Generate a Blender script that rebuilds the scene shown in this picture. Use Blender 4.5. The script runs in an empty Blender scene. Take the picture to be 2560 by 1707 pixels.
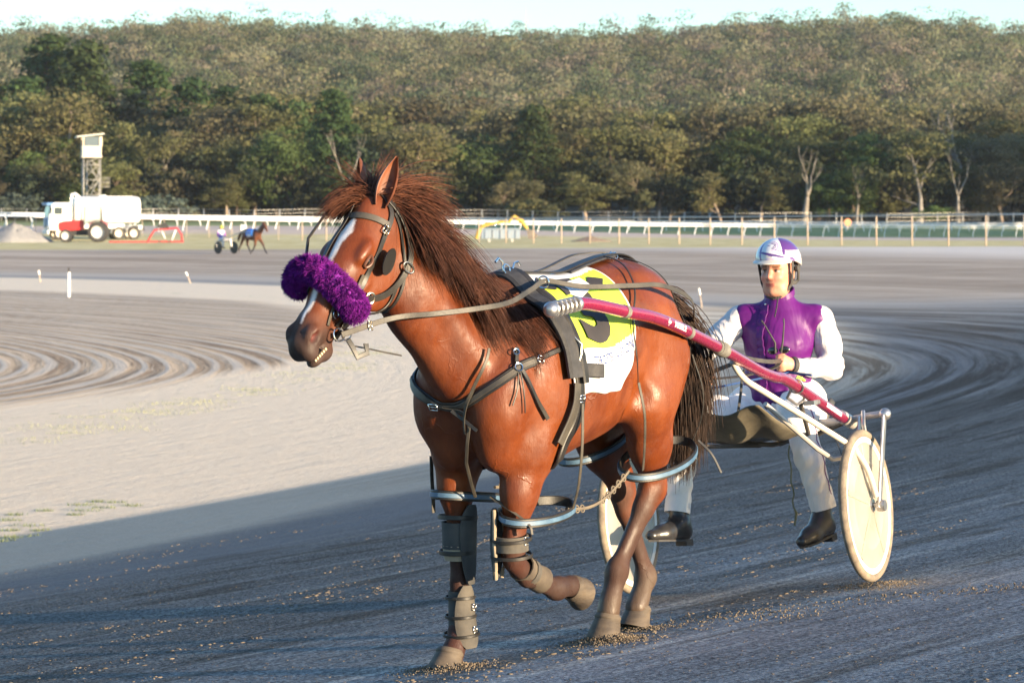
import bpy, bmesh, math, random
import numpy as np
from mathutils import Vector, Matrix, noise as mnoise

R = math.radians
C = bpy.context.scene.collection
SCN = bpy.context.scene
rng = np.random.default_rng(7)
random.seed(7)

# ------------------------------------------------------------------ camera
cd = bpy.data.cameras.new('camera')
cam = bpy.data.objects.new('camera', cd); C.objects.link(cam)
cam.location = (0, 0, 1.75); cam.rotation_euler = (R(90), 0, 0)
cd.sensor_width = 36.0; cd.lens = 36.0 * 7200 / 2560
cd.shift_y = -308.5 / 2560
cd.clip_end = 6000
cd.dof.use_dof = True; cd.dof.focus_distance = 11.4; cd.dof.aperture_fstop = 9.5
SCN.camera = cam

# ------------------------------------------------------------------ sky and sun
SUN_EL = R(7.3)
SUN_AZ = R(36.0)          # the sun stands to the right of and behind the camera
to_sun = Vector((math.cos(SUN_AZ) * math.cos(SUN_EL), -math.sin(SUN_AZ) * math.cos(SUN_EL), math.sin(SUN_EL)))
w = bpy.data.worlds.new('World'); SCN.world = w; w.use_nodes = True
nt = w.node_tree; bg = nt.nodes['Background']
sky = nt.nodes.new('ShaderNodeTexSky'); sky.sky_type = 'NISHITA'; sky.sun_disc = False
sky.sun_elevation = SUN_EL
sky.sun_rotation = math.atan2(to_sun.x, to_sun.y)
sky.air_density = 1.0; sky.dust_density = 0.4; sky.ozone_density = 1.5
tn = nt.nodes.new('ShaderNodeMix'); tn.data_type = 'RGBA'; tn.blend_type = 'MULTIPLY'; tn.inputs[0].default_value = 1.0
tn.inputs[7].default_value = (.74, 1.0, 1.30, 1); nt.links.new(sky.outputs[0], tn.inputs[6]); nt.links.new(tn.outputs[2], bg.inputs[0]); bg.inputs[1].default_value = 0.115
sl = bpy.data.lights.new('sun', 'SUN'); sl.energy = 5.0; sl.angle = R(0.55); sl.color = (1.0, 0.77, 0.50)
so = bpy.data.objects.new('sun', sl); C.objects.link(so)
so.rotation_euler = to_sun.to_track_quat('Z', 'Y').to_euler()
SCN.view_settings.view_transform = 'Standard'; SCN.view_settings.look = 'None'
SCN.view_settings.exposure = 1.70; SCN.view_settings.gamma = 1.0

# ------------------------------------------------------------------ helpers
def props(o, label=None, cat=None, group=None, kind=None):
    if label: o['label'] = label
    if cat: o['category'] = cat
    if group: o['group'] = group
    if kind: o['kind'] = kind
    return o

def empty(name, loc=(0, 0, 0), rot=None, label=None, cat=None, group=None):
    o = bpy.data.objects.new(name, None); C.objects.link(o)
    o.location = loc; o.empty_display_size = 0.2
    if rot is not None: o.rotation_euler = rot
    return props(o, label, cat, group)

def link(name, me, mat=None, parent=None, smooth=True):
    if mat is not None:
        for m in (mat if isinstance(mat, (list, tuple)) else [mat]): me.materials.append(m)
    if smooth and len(me.polygons):
        me.polygons.foreach_set('use_smooth', np.ones(len(me.polygons), dtype=bool))
    o = bpy.data.objects.new(name, me); C.objects.link(o)
    if parent is not None: o.parent = parent
    return o

def mesh_np(name, V, Q):
    """mesh from an (n,3) array and an (m,k) array of faces (k = 3 or 4)"""
    me = bpy.data.meshes.new(name)
    V = np.asarray(V, dtype=np.float32); Q = np.asarray(Q, dtype=np.int32)
    me.vertices.add(len(V)); me.vertices.foreach_set('co', V.ravel())
    k = Q.shape[1]
    me.loops.add(Q.size); me.loops.foreach_set('vertex_index', Q.ravel())
    me.polygons.add(len(Q)); me.polygons.foreach_set('loop_start', np.arange(0, Q.size, k, dtype=np.int32))
    me.update(calc_edges=True)
    return me

def set_col(me, name, col):
    a = me.color_attributes.new(name, 'FLOAT_COLOR', 'POINT')
    c = np.ones((len(me.vertices), 4), dtype=np.float32); c[:, :col.shape[1]] = col
    a.data.foreach_set('color', c.ravel())

class MB:
    """collects tubes, boxes, strips; build() links them as one mesh"""
    def __init__(s): s.v = []; s.f = []; s.mi = []; s.m = 0
    def add(s, vs, fs):
        b = len(s.v); s.v += [tuple(v) for v in vs]
        for f in fs: s.f.append([b + i for i in f]); s.mi.append(s.m)
    def box(s, c, size, M=None):
        x, y, z = [d / 2 for d in size]; vs = []
        for i in (-x, x):
            for j in (-y, y):
                for k in (-z, z):
                    p = Vector((i, j, k))
                    if M is not None: p = M @ p
                    vs.append(Vector(c) + p)
        s.add(vs, [(0,1,3,2),(4,6,7,5),(0,4,5,1),(2,3,7,6),(0,2,6,4),(1,5,7,3)])
    def tube(s, pts, r, n=10, cap=True, sq=1.0, up=None):
        """r: number or list; sq: flattening of the section; up: vector of the section's wide side"""
        pts = [Vector(p) for p in pts]; N = len(pts)
        rs = r if isinstance(r, (list, tuple)) else [r] * N
        vs = []; fs = []; prev = None
        for i, p in enumerate(pts):
            t = (pts[min(i + 1, N - 1)] - pts[max(i - 1, 0)])
            if t.length < 1e-9: t = Vector((0, 0, 1))
            t.normalize()
            if up is not None:
                a = Vector(up[i] if isinstance(up, list) else up)
            else:
                a = prev if prev is not None else (Vector((0, 0, 1)) if abs(t.z) < 0.9 else Vector((1, 0, 0)))
            a = a - t * a.dot(t)
            if a.length < 1e-6: a = t.orthogonal()
            a.normalize(); prev = a; b = t.cross(a)
            for k in range(n):
                th = 2 * math.pi * (k + 0.5) / n
                vs.append(p + a * math.cos(th) * rs[i] + b * math.sin(th) * rs[i] * sq)
        for i in range(N - 1):
            for k in range(n):
                k2 = (k + 1) % n
                fs.append((i * n + k, i * n + k2, (i + 1) * n + k2, (i + 1) * n + k))
        if cap:
            fs.append(tuple(range(n - 1, -1, -1))); fs.append(tuple((N - 1) * n + k for k in range(n)))
        s.add(vs, fs)
    def strap(s, pts, w, t, normal):
        """flat leather strap: section w wide and t thick; normal = outward vector(s) (its flat face)"""
        pts = [Vector(p) for p in pts]; N = len(pts); vs = []; fs = []
        for i, p in enumerate(pts):
            tg = pts[min(i + 1, N - 1)] - pts[max(i - 1, 0)]; tg.normalize()
            nn = Vector(normal[i] if isinstance(normal, list) else normal)
            nn = nn - tg * nn.dot(tg)
            if nn.length < 1e-6: nn = tg.orthogonal()
            nn.normalize(); b = tg.cross(nn)
            ww = (w[i] if isinstance(w, (list, tuple)) else w) / 2; h = t / 2; e = min(h, ww) * 0.7
            for (x, y) in ((-ww, -h + e), (-ww + e, -h), (ww - e, -h), (ww, -h + e), (ww, h - e), (ww - e, h), (-ww + e, h), (-ww, h - e)):
                vs.append(p + b * x + nn * y)
        for i in range(N - 1):
            for k in range(8):
                k2 = (k + 1) % 8
                fs.append((i * 8 + k, i * 8 + k2, i * 8 + 8 + k2, i * 8 + 8 + k))
        fs.append(tuple(range(7, -1, -1))); fs.append(tuple((N - 1) * 8 + k for k in range(8)))
        s.add(vs, fs)
    def ring(s, c, nrm, R0, r, n=20, m=6, sx=1.0, ax=None, arc=1.0, a0=0.0):
        c = Vector(c); nrm = Vector(nrm).normalized()
        a = Vector(ax) if ax is not None else nrm.orthogonal()
        a = (a - nrm * a.dot(nrm)).normalized(); b = nrm.cross(a)
        cnt = n + 1 if arc < 1 else n
        pts = [c + (a * math.cos(a0 + 2 * math.pi * arc * k / n) * sx + b * math.sin(a0 + 2 * math.pi * arc * k / n)) * R0 for k in range(cnt)]
        if arc < 1: s.tube(pts, r, m); return
        vs = []; fs = []
        for k, p in enumerate(pts):
            rad = (p - c).normalized()
            for j in range(m):
                th = 2 * math.pi * j / m
                vs.append(p + rad * math.cos(th) * r + nrm * math.sin(th) * r)
        for k in range(n):
            for j in range(m):
                k2 = (k + 1) % n; j2 = (j + 1) % m
                fs.append((k * m + j, k2 * m + j, k2 * m + j2, k * m + j2))
        s.add(vs, fs)
    def lathe(s, prof, c, axis, n=32, closed=False):
        """prof: list of (radius, height along axis)"""
        c = Vector(c); ax = Vector(axis).normalized(); a = ax.orthogonal().normalized(); b = ax.cross(a); vs = []; fs = []
        for (r, h) in prof:
            for k in range(n):
                th = 2 * math.pi * k / n
                vs.append(c + ax * h + (a * math.cos(th) + b * math.sin(th)) * r)
        m = len(prof)
        for i in range(m if closed else m - 1):
            i2 = (i + 1) % m
            for k in range(n):
                k2 = (k + 1) % n
                fs.append((i * n + k, i * n + k2, i2 * n + k2, i2 * n + k))
        s.add(vs, fs)
    def prism(s, poly, o, ux, uy, th):
        """poly: 2D outline; o origin; ux, uy axes; th: thickness vector"""
        o = Vector(o); ux = Vector(ux); uy = Vector(uy); th = Vector(th); n = len(poly)
        f = [o + ux * x + uy * y for x, y in poly]
        s.add(f + [p + th for p in f], [tuple(range(n - 1, -1, -1)), tuple(range(n, 2 * n))] + [(i, (i + 1) % n, n + (i + 1) % n, n + i) for i in range(n)])
    def sphere(s, c, r, n=10, m=7):
        c = Vector(c); rr = Vector(r if isinstance(r, (tuple, list)) else (r, r, r)); vs = []; fs = []
        for i in range(m + 1):
            ph = math.pi * i / m
            for k in range(n):
                th = 2 * math.pi * k / n
                vs.append(c + Vector((rr.x * math.sin(ph) * math.cos(th), rr.y * math.sin(ph) * math.sin(th), rr.z * math.cos(ph))))
        for i in range(m):
            for k in range(n):
                fs.append((i * n + k, (i + 1) * n + k, (i + 1) * n + (k + 1) % n, i * n + (k + 1) % n))
        s.add(vs, fs)
    def build(s, name, mat, parent=None, smooth=False, bevel=0, auto=True):
        me = bpy.data.meshes.new(name); me.from_pydata(s.v, [], s.f); me.update()
        bm = bmesh.new(); bm.from_mesh(me)
        bmesh.ops.recalc_face_normals(bm, faces=bm.faces[:])
        if smooth and auto:
            for e in bm.edges:
                if len(e.link_faces) == 2 and e.calc_face_angle(0) > R(42): e.smooth = False
        bm.to_mesh(me); bm.free()
        if isinstance(mat, (list, tuple)):
            me.polygons.foreach_set('material_index', s.mi)
        o = link(name, me, mat, parent, smooth)
        if bevel:
            b = o.modifiers.new('bevel', 'BEVEL'); b.width = bevel; b.segments = 2; b.limit_method = 'ANGLE'
        return o

def spline(P, n):
    """Catmull-Rom through the points P (any dimension), n samples"""
    P = np.asarray(P, dtype=float); m = len(P)
    if m < 3:
        t = np.linspace(0, 1, n)[:, None]; return P[0] * (1 - t) + P[-1] * t
    Q = np.vstack([2 * P[0] - P[1], P, 2 * P[-1] - P[-2]])
    u = np.linspace(0, m - 1, n); i = np.minimum(u.astype(int), m - 2); t = (u - i)[:, None]
    a, b, c, d = Q[i], Q[i + 1], Q[i + 2], Q[i + 3]
    return 0.5 * (2 * b + (c - a) * t + (2 * a - 5 * b + 4 * c - d) * t ** 2 + (3 * b - a - 3 * c + d) * t ** 3)

# ---- signed distance modelling: smooth unions of tapered limbs, turned into one continuous skin
class SDF:
    def __init__(s, xs, ys, zs):
        s.x, s.y, s.z = [np.asarray(a, dtype=np.float32) for a in (xs, ys, zs)]
        s.f = np.full((len(s.x), len(s.y), len(s.z)), 0.5, dtype=np.float32)
    def _win(s, lo, hi):
        sl = []
        for a, l, h in ((s.x, lo[0], hi[0]), (s.y, lo[1], hi[1]), (s.z, lo[2], hi[2])):
            i = max(int(np.searchsorted(a, l)) - 1, 0); j = min(int(np.searchsorted(a, h)) + 1, len(a))
            if j - i < 2: return None
            sl.append(slice(i, j))
        return tuple(sl)
    def _pts(s, sl):
        return np.meshgrid(s.x[sl[0]], s.y[sl[1]], s.z[sl[2]], indexing='ij')
    def _apply(s, sl, d, k, sub):
        f = s.f[sl]
        if sub:
            d = -d; h = np.maximum(k - np.abs(f - d), 0) / k
            s.f[sl] = np.maximum(f, d) + h * h * k / 4
        else:
            h = np.maximum(k - np.abs(f - d), 0) / k
            s.f[sl] = np.minimum(f, d) - h * h * k / 4
    def cone(s, a, b, ra, rb, k=0.04, flat=None, ratio=1.0, sub=False):
        a = np.array(a, float); b = np.array(b, float); m = max(ra, rb) * max(1, ratio) + k + 0.02
        lo = np.minimum(a, b) - m; hi = np.maximum(a, b) + m
        sl = s._win(lo, hi)
        if sl is None: return
        X, Y, Z = s._pts(sl)
        P = [X - a[0], Y - a[1], Z - a[2]]; B = b - a
        if flat is not None:
            w = np.array(flat, float); w /= np.linalg.norm(w); g = 1 / ratio - 1
            dt = P[0] * w[0] + P[1] * w[1] + P[2] * w[2]
            P = [P[i] + g * dt * w[i] for i in range(3)]; B = B + g * B.dot(w) * w
        L2 = B.dot(B) + 1e-12
        t = np.clip((P[0] * B[0] + P[1] * B[1] + P[2] * B[2]) / L2, 0, 1)
        d = np.sqrt((P[0] - t * B[0]) ** 2 + (P[1] - t * B[1]) ** 2 + (P[2] - t * B[2]) ** 2) - (ra + (rb - ra) * t)
        if flat is not None: d = d * min(1.0, (1 + ratio) / 2)
        s._apply(sl, d.astype(np.float32), k, sub)
    def chain(s, pts, rs, k=0.04, flat=None, ratio=1.0, sub=False):
        for i in range(len(pts) - 1): s.cone(pts[i], pts[i + 1], rs[i], rs[i + 1], k, flat, ratio, sub)
    def ell(s, c, r, k=0.04, M=None, sub=False):
        """M: 3x3 whose rows are the ellipsoid's axes"""
        c = np.array(c, float); r = np.array(r, float); m = r.max() + k + 0.02
        sl = s._win(c - m, c + m)
        if sl is None: return
        X, Y, Z = s._pts(sl); P = [X - c[0], Y - c[1], Z - c[2]]
        if M is not None:
            M = np.array(M, float); P = [P[0] * M[i, 0] + P[1] * M[i, 1] + P[2] * M[i, 2] for i in range(3)]
        k0 = np.sqrt(sum((P[i] / r[i]) ** 2 for i in range(3))); k1 = np.sqrt(sum((P[i] / r[i] ** 2) ** 2 for i in range(3))) + 1e-9
        s._apply(sl, (k0 * (k0 - 1) / k1).astype(np.float32), k, sub)
    def mesh(s, name, smooth=2, lam=0.5):
        f = s.f; nx, ny, nz = f.shape; ins = f < 0
        cells = np.zeros((nx - 1, ny - 1, nz - 1), dtype=np.int8)
        for i in (0, 1):
            for j in (0, 1):
                for k in (0, 1): cells += ins[i:nx - 1 + i, j:ny - 1 + j, k:nz - 1 + k]
        act = np.argwhere((cells > 0) & (cells < 8)); idx = -np.ones(cells.shape, dtype=np.int32)
        idx[tuple(act.T)] = np.arange(len(act))
        I, J, K = act.T; acc = np.zeros((len(act), 3)); cnt = np.zeros(len(act)); co = (s.x, s.y, s.z)
        for ax in range(3):
            o1, o2 = [a for a in range(3) if a != ax]
            for p in (0, 1):
                for q in (0, 1):
                    A = [I.copy(), J.copy(), K.copy()]; A[o1] = A[o1] + p; A[o2] = A[o2] + q
                    B = [a.copy() for a in A]; B[ax] = B[ax] + 1
                    fa = f[tuple(A)]; fb = f[tuple(B)]; m = (fa < 0) != (fb < 0)
                    t = np.where(m, fa / np.where(m, fa - fb, 1), 0)
                    for d in range(3):
                        ca = co[d][A[d]]; cb = co[d][B[d]]
                        acc[:, d] += np.where(m, ca + (cb - ca) * t, 0)
                    cnt += m
        V = acc / cnt[:, None]; Q = []
        for ax in range(3):
            sl0 = [slice(None)] * 3; sl1 = [slice(None)] * 3; sl0[ax] = slice(0, -1); sl1[ax] = slice(1, None)
            a = ins[tuple(sl0)]; b = ins[tuple(sl1)]
            e = np.argwhere(a != b); o1, o2 = (ax + 1) % 3, (ax + 2) % 3
            ok = (e[:, o1] > 0) & (e[:, o2] > 0) & (e[:, o1] < f.shape[o1] - 1) & (e[:, o2] < f.shape[o2] - 1); e = e[ok]
            def g(p, q):
                c = e.copy(); c[:, o1] -= p; c[:, o2] -= q; return idx[tuple(c.T)]
            q4 = np.stack([g(1, 1), g(0, 1), g(0, 0), g(1, 0)], 1)
            fl = b[tuple(e.T)]
            q4[fl] = q4[fl][:, ::-1]; Q.append(q4)
        Q = np.vstack(Q)
        E = np.vstack([Q[:, [0, 1]], Q[:, [1, 2]], Q[:, [2, 3]], Q[:, [3, 0]]]); deg = np.bincount(E[:, 0], minlength=len(V))[:, None]
        for it in range(smooth):
            S = np.zeros_like(V)
            for d in range(3): S[:, d] = np.bincount(E[:, 0], weights=V[E[:, 1], d], minlength=len(V))
            V = V + lam * (S / np.maximum(deg, 1) - V)
        return mesh_np(name, V, Q), V

def axis(*segs):
    """non-uniform grid axis: (start, stop, step) segments"""
    out = []
    for a, b, st in segs: out += list(np.arange(a, b - st * 0.3, st))
    out.append(segs[-1][1]); return np.array(out)

# ---- materials
def mat(name, col=(.5, .5, .5), rough=.6, metal=0.0, spec=0.5, coat=0.0, coat_r=0.2, sheen=0.0):
    m = bpy.data.materials.new(name); m.use_nodes = True; b = m.node_tree.nodes['Principled BSDF']
    b.inputs['Base Color'].default_value = (*col, 1); b.inputs['Roughness'].default_value = rough
    b.inputs['Metallic'].default_value = metal; b.inputs['Specular IOR Level'].default_value = spec
    b.inputs['Coat Weight'].default_value = coat; b.inputs['Coat Roughness'].default_value = coat_r
    b.inputs['Sheen Weight'].default_value = sheen
    return m
class NT:
    def __init__(s, m): s.t = m.node_tree; s.b = s.t.nodes['Principled BSDF']
    def n(s, typ, **kw):
        nd = s.t.nodes.new('ShaderNode' + typ)
        for k, v in kw.items():
            if k.startswith('i_'): nd.inputs[k[2:].replace('_', ' ')].default_value = v
            else: setattr(nd, k, v)
        return nd
    def l(s, a, b): s.t.links.new(a, b)
    def coord(s, which='Object', scale=(1, 1, 1), rot=(0, 0, 0)):
        tc = s.n('TexCoord'); mp = s.n('Mapping'); mp.inputs['Scale'].default_value = scale; mp.inputs['Rotation'].default_value = rot
        s.l(tc.outputs[which], mp.inputs[0]); return mp.outputs[0]
    def noise(s, vec, scale, detail=4, rough=.55, dist=0.0):
        nd = s.n('TexNoise'); nd.inputs['Scale'].default_value = scale; nd.inputs['Detail'].default_value = detail
        nd.inputs['Roughness'].default_value = rough; nd.inputs['Distortion'].default_value = dist
        if vec is not None: s.l(vec, nd.inputs['Vector'])
        return nd.outputs['Fac']
    def ramp(s, fac, stops, interp='LINEAR'):
        r = s.n('ValToRGB'); r.color_ramp.interpolation = interp; el = r.color_ramp.elements
        while len(el) < len(stops): el.new(0.5)
        for e, (p, c) in zip(el, stops):
            e.position = p; e.color = (*c, 1) if len(c) == 3 else c
        s.l(fac, r.inputs[0]); return r.outputs[0]
    def mix(s, fac, a, b, mode='MIX'):
        m = s.n('Mix', data_type='RGBA', blend_type=mode)
        for sock, v in ((m.inputs[0], fac), (m.inputs[6], a), (m.inputs[7], b)):
            if hasattr(v, 'node'): s.l(v, sock)
            elif isinstance(v, (int, float)): sock.default_value = v
            else: sock.default_value = (*v, 1) if len(v) == 3 else v
        return m.outputs[2]
    def math(s, op, a, b=None, c=None, clamp=False):
        m = s.n('Math', operation=op, use_clamp=clamp)
        for i, v in enumerate((a, b, c)):
            if v is None: continue
            if hasattr(v, 'node'): s.l(v, m.inputs[i])
            else: m.inputs[i].default_value = v
        return m.outputs[0]
    def map(s, v, a, b, c=0.0, d=1.0):
        m = s.n('MapRange', clamp=True); s.l(v, m.inputs[0])
        for i, x in enumerate((a, b, c, d)): m.inputs[i + 1].default_value = x
        return m.outputs[0]
    def bump(s, h, strength=.3, dist=.01, prev=None):
        b = s.n('Bump'); b.inputs['Strength'].default_value = strength; b.inputs['Distance'].default_value = dist
        s.l(h, b.inputs['Height'])
        if prev is not None: s.l(prev, b.inputs['Normal'])
        return b.outputs[0]
    def col(s, v): s.l(v, s.b.inputs['Base Color'])
    def rgh(s, v): s.l(v, s.b.inputs['Roughness'])
    def nrm(s, v): s.l(v, s.b.inputs['Normal'])
    def attr(s, name): return s.n('Attribute', attribute_name=name)
def noisy(name, c1, c2, scale=8, rough=.6, bump=.0, bscale=60, bdist=.005, coord='Object', metal=0.0, detail=5, stretch=(1, 1, 1), **kw):
    m = mat(name, c1, rough, metal, **kw); N = NT(m); v = N.coord(coord, stretch)
    N.col(N.mix(N.map(N.noise(v, scale, detail), .35, .65), c1, c2))
    if bump: N.nrm(N.bump(N.noise(v, bscale, 3), bump, bdist))
    return m
# ================================================================== ground: one sheet from the camera to beyond the hill
CX, CY, RT = -57.0, 52.0, 60.0        # the bend of the track: centre and radius of its inner edge
CR = -3.6                             # the crease between the banked track and the flat infield
def smooth(a, b, x):
    t = np.clip((x - a) / (b - a), 0, 1); return t * t * (3 - 2 * t)
def track_ou(x, y):
    """o: metres outward from the inner edge of the track; u: metres along it"""
    dx = x - CX; dy = y - CY; ky = 1 + .4 * smooth(-5, 45, dy)
    ph = np.arctan2(dy / ky, dx)
    r = np.hypot(dx, dy / ky)
    return r - RT - 5.5 * np.exp(-((ph - .22) / .38) ** 2), ph * 60
def zones(x, y, o):
    """e: metres outside the sand verge, r: metres outside the raked ring"""
    e = o - np.interp(y, [22, 30, 63, 96, 138], [.9, -.5, .1, 6.9, 11.0]); r = o - np.interp(y, [49, 58, 74, 108, 124], [-14.9, -14.1, -9.3, .9, 2.3]); return e, r
def ridge(x):       # angular height of the hill's skyline above the horizon, by direction x / y
    px = np.array([-.45, -.30, -.1778, -.150, -.118, -.0944, -.0694, -.0389, .0028, .031, .058, .086, .114, .142, .163, .178, .30, .45])
    py = np.array([350., 395, 450, 462, 480, 478, 470, 455, 447, 448, 456, 476, 484, 480, 462, 456, 400, 340])
    return np.interp(x, px, py) / 7200
def ground_z(x, y):
    x = np.asarray(x, float); y = np.asarray(y, float)
    o, u = track_ou(x, y)
    near = -.06 + .108 * (np.clip(o, CR, 15.5) - 9.45)
    farz = -1.43 + .022 * np.clip(o + 1, 0, 45)
    w_ = smooth(55, 105, y)
    z = near * (1 - w_) + farz * w_
    # beyond the track
    left = 1 - smooth(-30, 45, x)
    z2 = left * np.interp(y, [185, 215, 235, 262, 400, 430, 470], [-.25, -.15, -.05, .72, 1.1, 2.1, 3]) + (1 - left) * np.interp(y, [170, 190, 240, 340, 400, 430, 470], [.02, -.05, -.2, -.45, .6, 1.4, 2.2])
    z = z + (z2 - z) * smooth(150, 186, y)
    # the hill
    rg = ridge(x / np.maximum(y, 1)) * 1150
    hill = (rg - 17) * smooth(470, 1150, y) * 1.0 + 2.5
    hill = hill * (1 - .25 * smooth(1150, 1500, y))
    z = z + (hill - z) * smooth(440, 520, y)
    # low far ground to the sides and behind
    return z
def graxis(*segs):
    out = []
    for a, b, n, p in segs:
        t = np.linspace(0, 1, n, endpoint=False); out.append(a + (b - a) * (t ** p))
    out.append([segs[-1][1]]); return np.concatenate(out)
gx = np.concatenate([-graxis((9, 900, 150, 2.6))[::-1], np.linspace(-9, 9, 130)[1:-1], graxis((9, 900, 150, 2.6))])
gy = graxis((-300, 6, 60, .5), (6, 40, 230, 1.0), (40, 130, 260, 1.2), (130, 480, 200, 1.2), (480, 2600, 90, 1.4))
GX, GY = np.meshgrid(gx, gy, indexing='ij')
def micro(x, y, o, u):
    """ruts, harrow grooves and scuffs in the sand"""
    ring = 1 - smooth(-1.2, .3, zones(x, y, o)[1])
    q = o + .35 * np.sin(u * .13 + 1) + .2 * np.sin(u * .31 + o * .8) + .5 * np.sin(u * .05)
    a1 = .5 + .5 * np.sin(q * 1.9 + 1.1); a2 = .5 + .5 * np.sin(q * 1.17 + .06 * u)
    g = np.sin(q * 2 * np.pi / 1.35) * .5 * a1 + np.sin(q * 2 * np.pi / .52 + .9 * np.sin(u * .11 + 2)) * .3 * a2 + np.sin(q * 2 * np.pi / .83 + 1.2 * np.sin(u * .2)) * .35 * (1 - a1)
    return ring * .009 * g
GZ = ground_z(GX, GY)
GO, GU = track_ou(GX, GY)
GZ = GZ + micro(GX, GY, GO, GU)
nx_, ny_ = GX.shape
gi = np.arange(nx_ * ny_).reshape(nx_, ny_)
GQ = np.stack([gi[:-1, :-1].ravel(), gi[1:, :-1].ravel(), gi[1:, 1:].ravel(), gi[:-1, 1:].ravel()], 1)
gm = mat('ground_surface', (.3, .28, .25), .95, spec=.15)
me = mesh_np('ground', np.stack([GX.ravel(), GY.ravel(), GZ.ravel()], 1), GQ)
set_col(me, 'ou', np.stack([GO.ravel(), GU.ravel(), GY.ravel()], 1)); GE, GR = zones(GX, GY, GO); set_col(me, 'zn', np.stack([GE.ravel(), GR.ravel(), GR.ravel() * 0], 1))
N = NT(gm)
at = N.attr('ou'); sp = N.n('SeparateXYZ'); N.l(at.outputs['Vector'], sp.inputs[0]); O_, U_, Y_ = sp.outputs
cb = N.n('CombineXYZ'); N.l(O_, cb.inputs[0]); N.l(N.math('MULTIPLY', U_, .16), cb.inputs[1]); OU = cb.outputs[0]
cb2 = N.n('CombineXYZ'); N.l(O_, cb2.inputs[0]); N.l(N.math('MULTIPLY', U_, .035), cb2.inputs[1]); OUL = cb2.outputs[0]
P_ = N.coord('Object')
wob = N.math('MULTIPLY', N.math('SUBTRACT', N.noise(OU, .9, 4), .5), 2.2)
ow = N.math('ADD', O_, wob)
at2 = N.attr('zn'); sp2 = N.n('SeparateXYZ'); N.l(at2.outputs['Vector'], sp2.inputs[0]); ew = N.math('ADD', sp2.outputs[0], N.math('MULTIPLY', wob, .55)); rw = N.math('ADD', sp2.outputs[1], N.math('MULTIPLY', wob, .5))
big = N.noise(OU, 1.4, 6, .62); fine = N.noise(P_, 55, 3, .7); grit = N.noise(P_, 48, 5, .85); mid = N.noise(P_, 9, 5, .6); streak = N.noise(OUL, 3.2, 5, .6)
# the track: grey crushed granite, browner and damper in patches
tr = N.mix(N.map(big, .42, .62), (.46, .445, .42), (.70, .68, .65))
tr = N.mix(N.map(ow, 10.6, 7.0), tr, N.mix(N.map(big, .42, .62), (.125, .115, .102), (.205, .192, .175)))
bl = N.noise(OU, .55, 5, .6, .6); scf = N.noise(N.coord('Object', (.8, .8, 1)), 2.2, 6, .68)
bigst = N.noise(OUL, .42, 5, .62, .8)
tr = N.mix(N.math('MULTIPLY', N.map(bl, .50, .62), .8), tr, (.075, .062, .050))
tr = N.mix(N.math('MULTIPLY', N.map(ow, 1.2, 3.0), N.map(ow, 7.5, 4.0, 0, .75)), tr, (.080, .066, .052))
tr = N.mix(N.math('MULTIPLY', N.map(scf, .56, .66), .75), tr, (.05, .038, .028))
tr = N.mix(N.map(streak, .58, .70), tr, (.38, .345, .30))
tr = N.mix(N.math('MULTIPLY', N.map(streak, .44, .34), .75), tr, (.060, .052, .042))
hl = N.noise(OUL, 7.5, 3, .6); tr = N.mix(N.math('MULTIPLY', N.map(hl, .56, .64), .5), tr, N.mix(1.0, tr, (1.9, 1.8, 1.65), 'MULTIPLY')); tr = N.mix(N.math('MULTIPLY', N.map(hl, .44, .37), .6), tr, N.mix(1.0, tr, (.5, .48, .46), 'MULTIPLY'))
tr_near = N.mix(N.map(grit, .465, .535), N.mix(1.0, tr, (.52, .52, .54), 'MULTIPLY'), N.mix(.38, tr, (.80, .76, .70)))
pf = N.noise(N.coord('Object', (.12, .5, 1)), 1.1, 6, .7)
tr_far = N.mix(N.map(N.mix(.5, streak, pf), .42, .58), (.36, .285, .22), (.56, .46, .365))
tr_far = N.mix(N.map(bigst, .36, .60), N.mix(1, tr_far, (.72, .70, .68), 'MULTIPLY'), tr_far)
tr_far = N.mix(N.map(ow, 44, 58), tr_far, (.66, .59, .52))
tr_far = N.mix(N.map(ew, 6.5, 4.2), tr_far, (.46, .40, .34))
farw = N.map(Y_, 45, 110)
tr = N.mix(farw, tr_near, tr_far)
# the pale sand verge inside it
sand = N.mix(N.map(mid, .35, .65), (.84, .67, .48), (.90, .75, .56))
sand = N.mix(N.map(grit, .45, .7), sand, (.60, .52, .42))
weeds = N.math('MULTIPLY', N.map(N.noise(P_, 1.1, 6, .75), .60, .68), N.map(N.math('ABSOLUTE', N.math('SUBTRACT', rw, 2.0)), 1.8, .5))
sand = N.mix(weeds, sand, (.33, .34, .17))
edge = N.map(ew, -.5, .9)
c = N.mix(edge, sand, tr)
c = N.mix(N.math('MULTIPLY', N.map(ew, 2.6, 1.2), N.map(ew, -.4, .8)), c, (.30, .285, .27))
# the inner ring of raked sand
rake = N.n('TexWave', wave_type='BANDS', bands_direction='X'); N.l(OUL, rake.inputs['Vector'])
rake.inputs['Scale'].default_value = .62; rake.inputs['Distortion'].default_value = 5; rake.inputs['Detail'].default_value = 4; rake.inputs['Detail Scale'].default_value = 1.6
cb3 = N.n('CombineXYZ'); N.l(N.math('ADD', O_, N.math('MULTIPLY', wob, .25)), cb3.inputs[0]); N.l(N.math('MULTIPLY', U_, .02), cb3.inputs[1]); OV = cb3.outputs[0]
rn1 = N.noise(OV, 1.5, 6, .75); rn2 = N.noise(OV, 5.5, 4, .7)
ringc = N.mix(N.map(rn1, .40, .60), (.30, .205, .13), (.68, .52, .36))
ringc = N.mix(N.map(rn2, .56, .66), ringc, (.20, .145, .10))
ringc = N.mix(N.math('MULTIPLY', N.map(rn2, .44, .36), .7), ringc, (.74, .61, .47))
ringc = N.mix(N.map(rake.outputs['Fac'], .55, .95), ringc, (.58, .50, .41))
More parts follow.
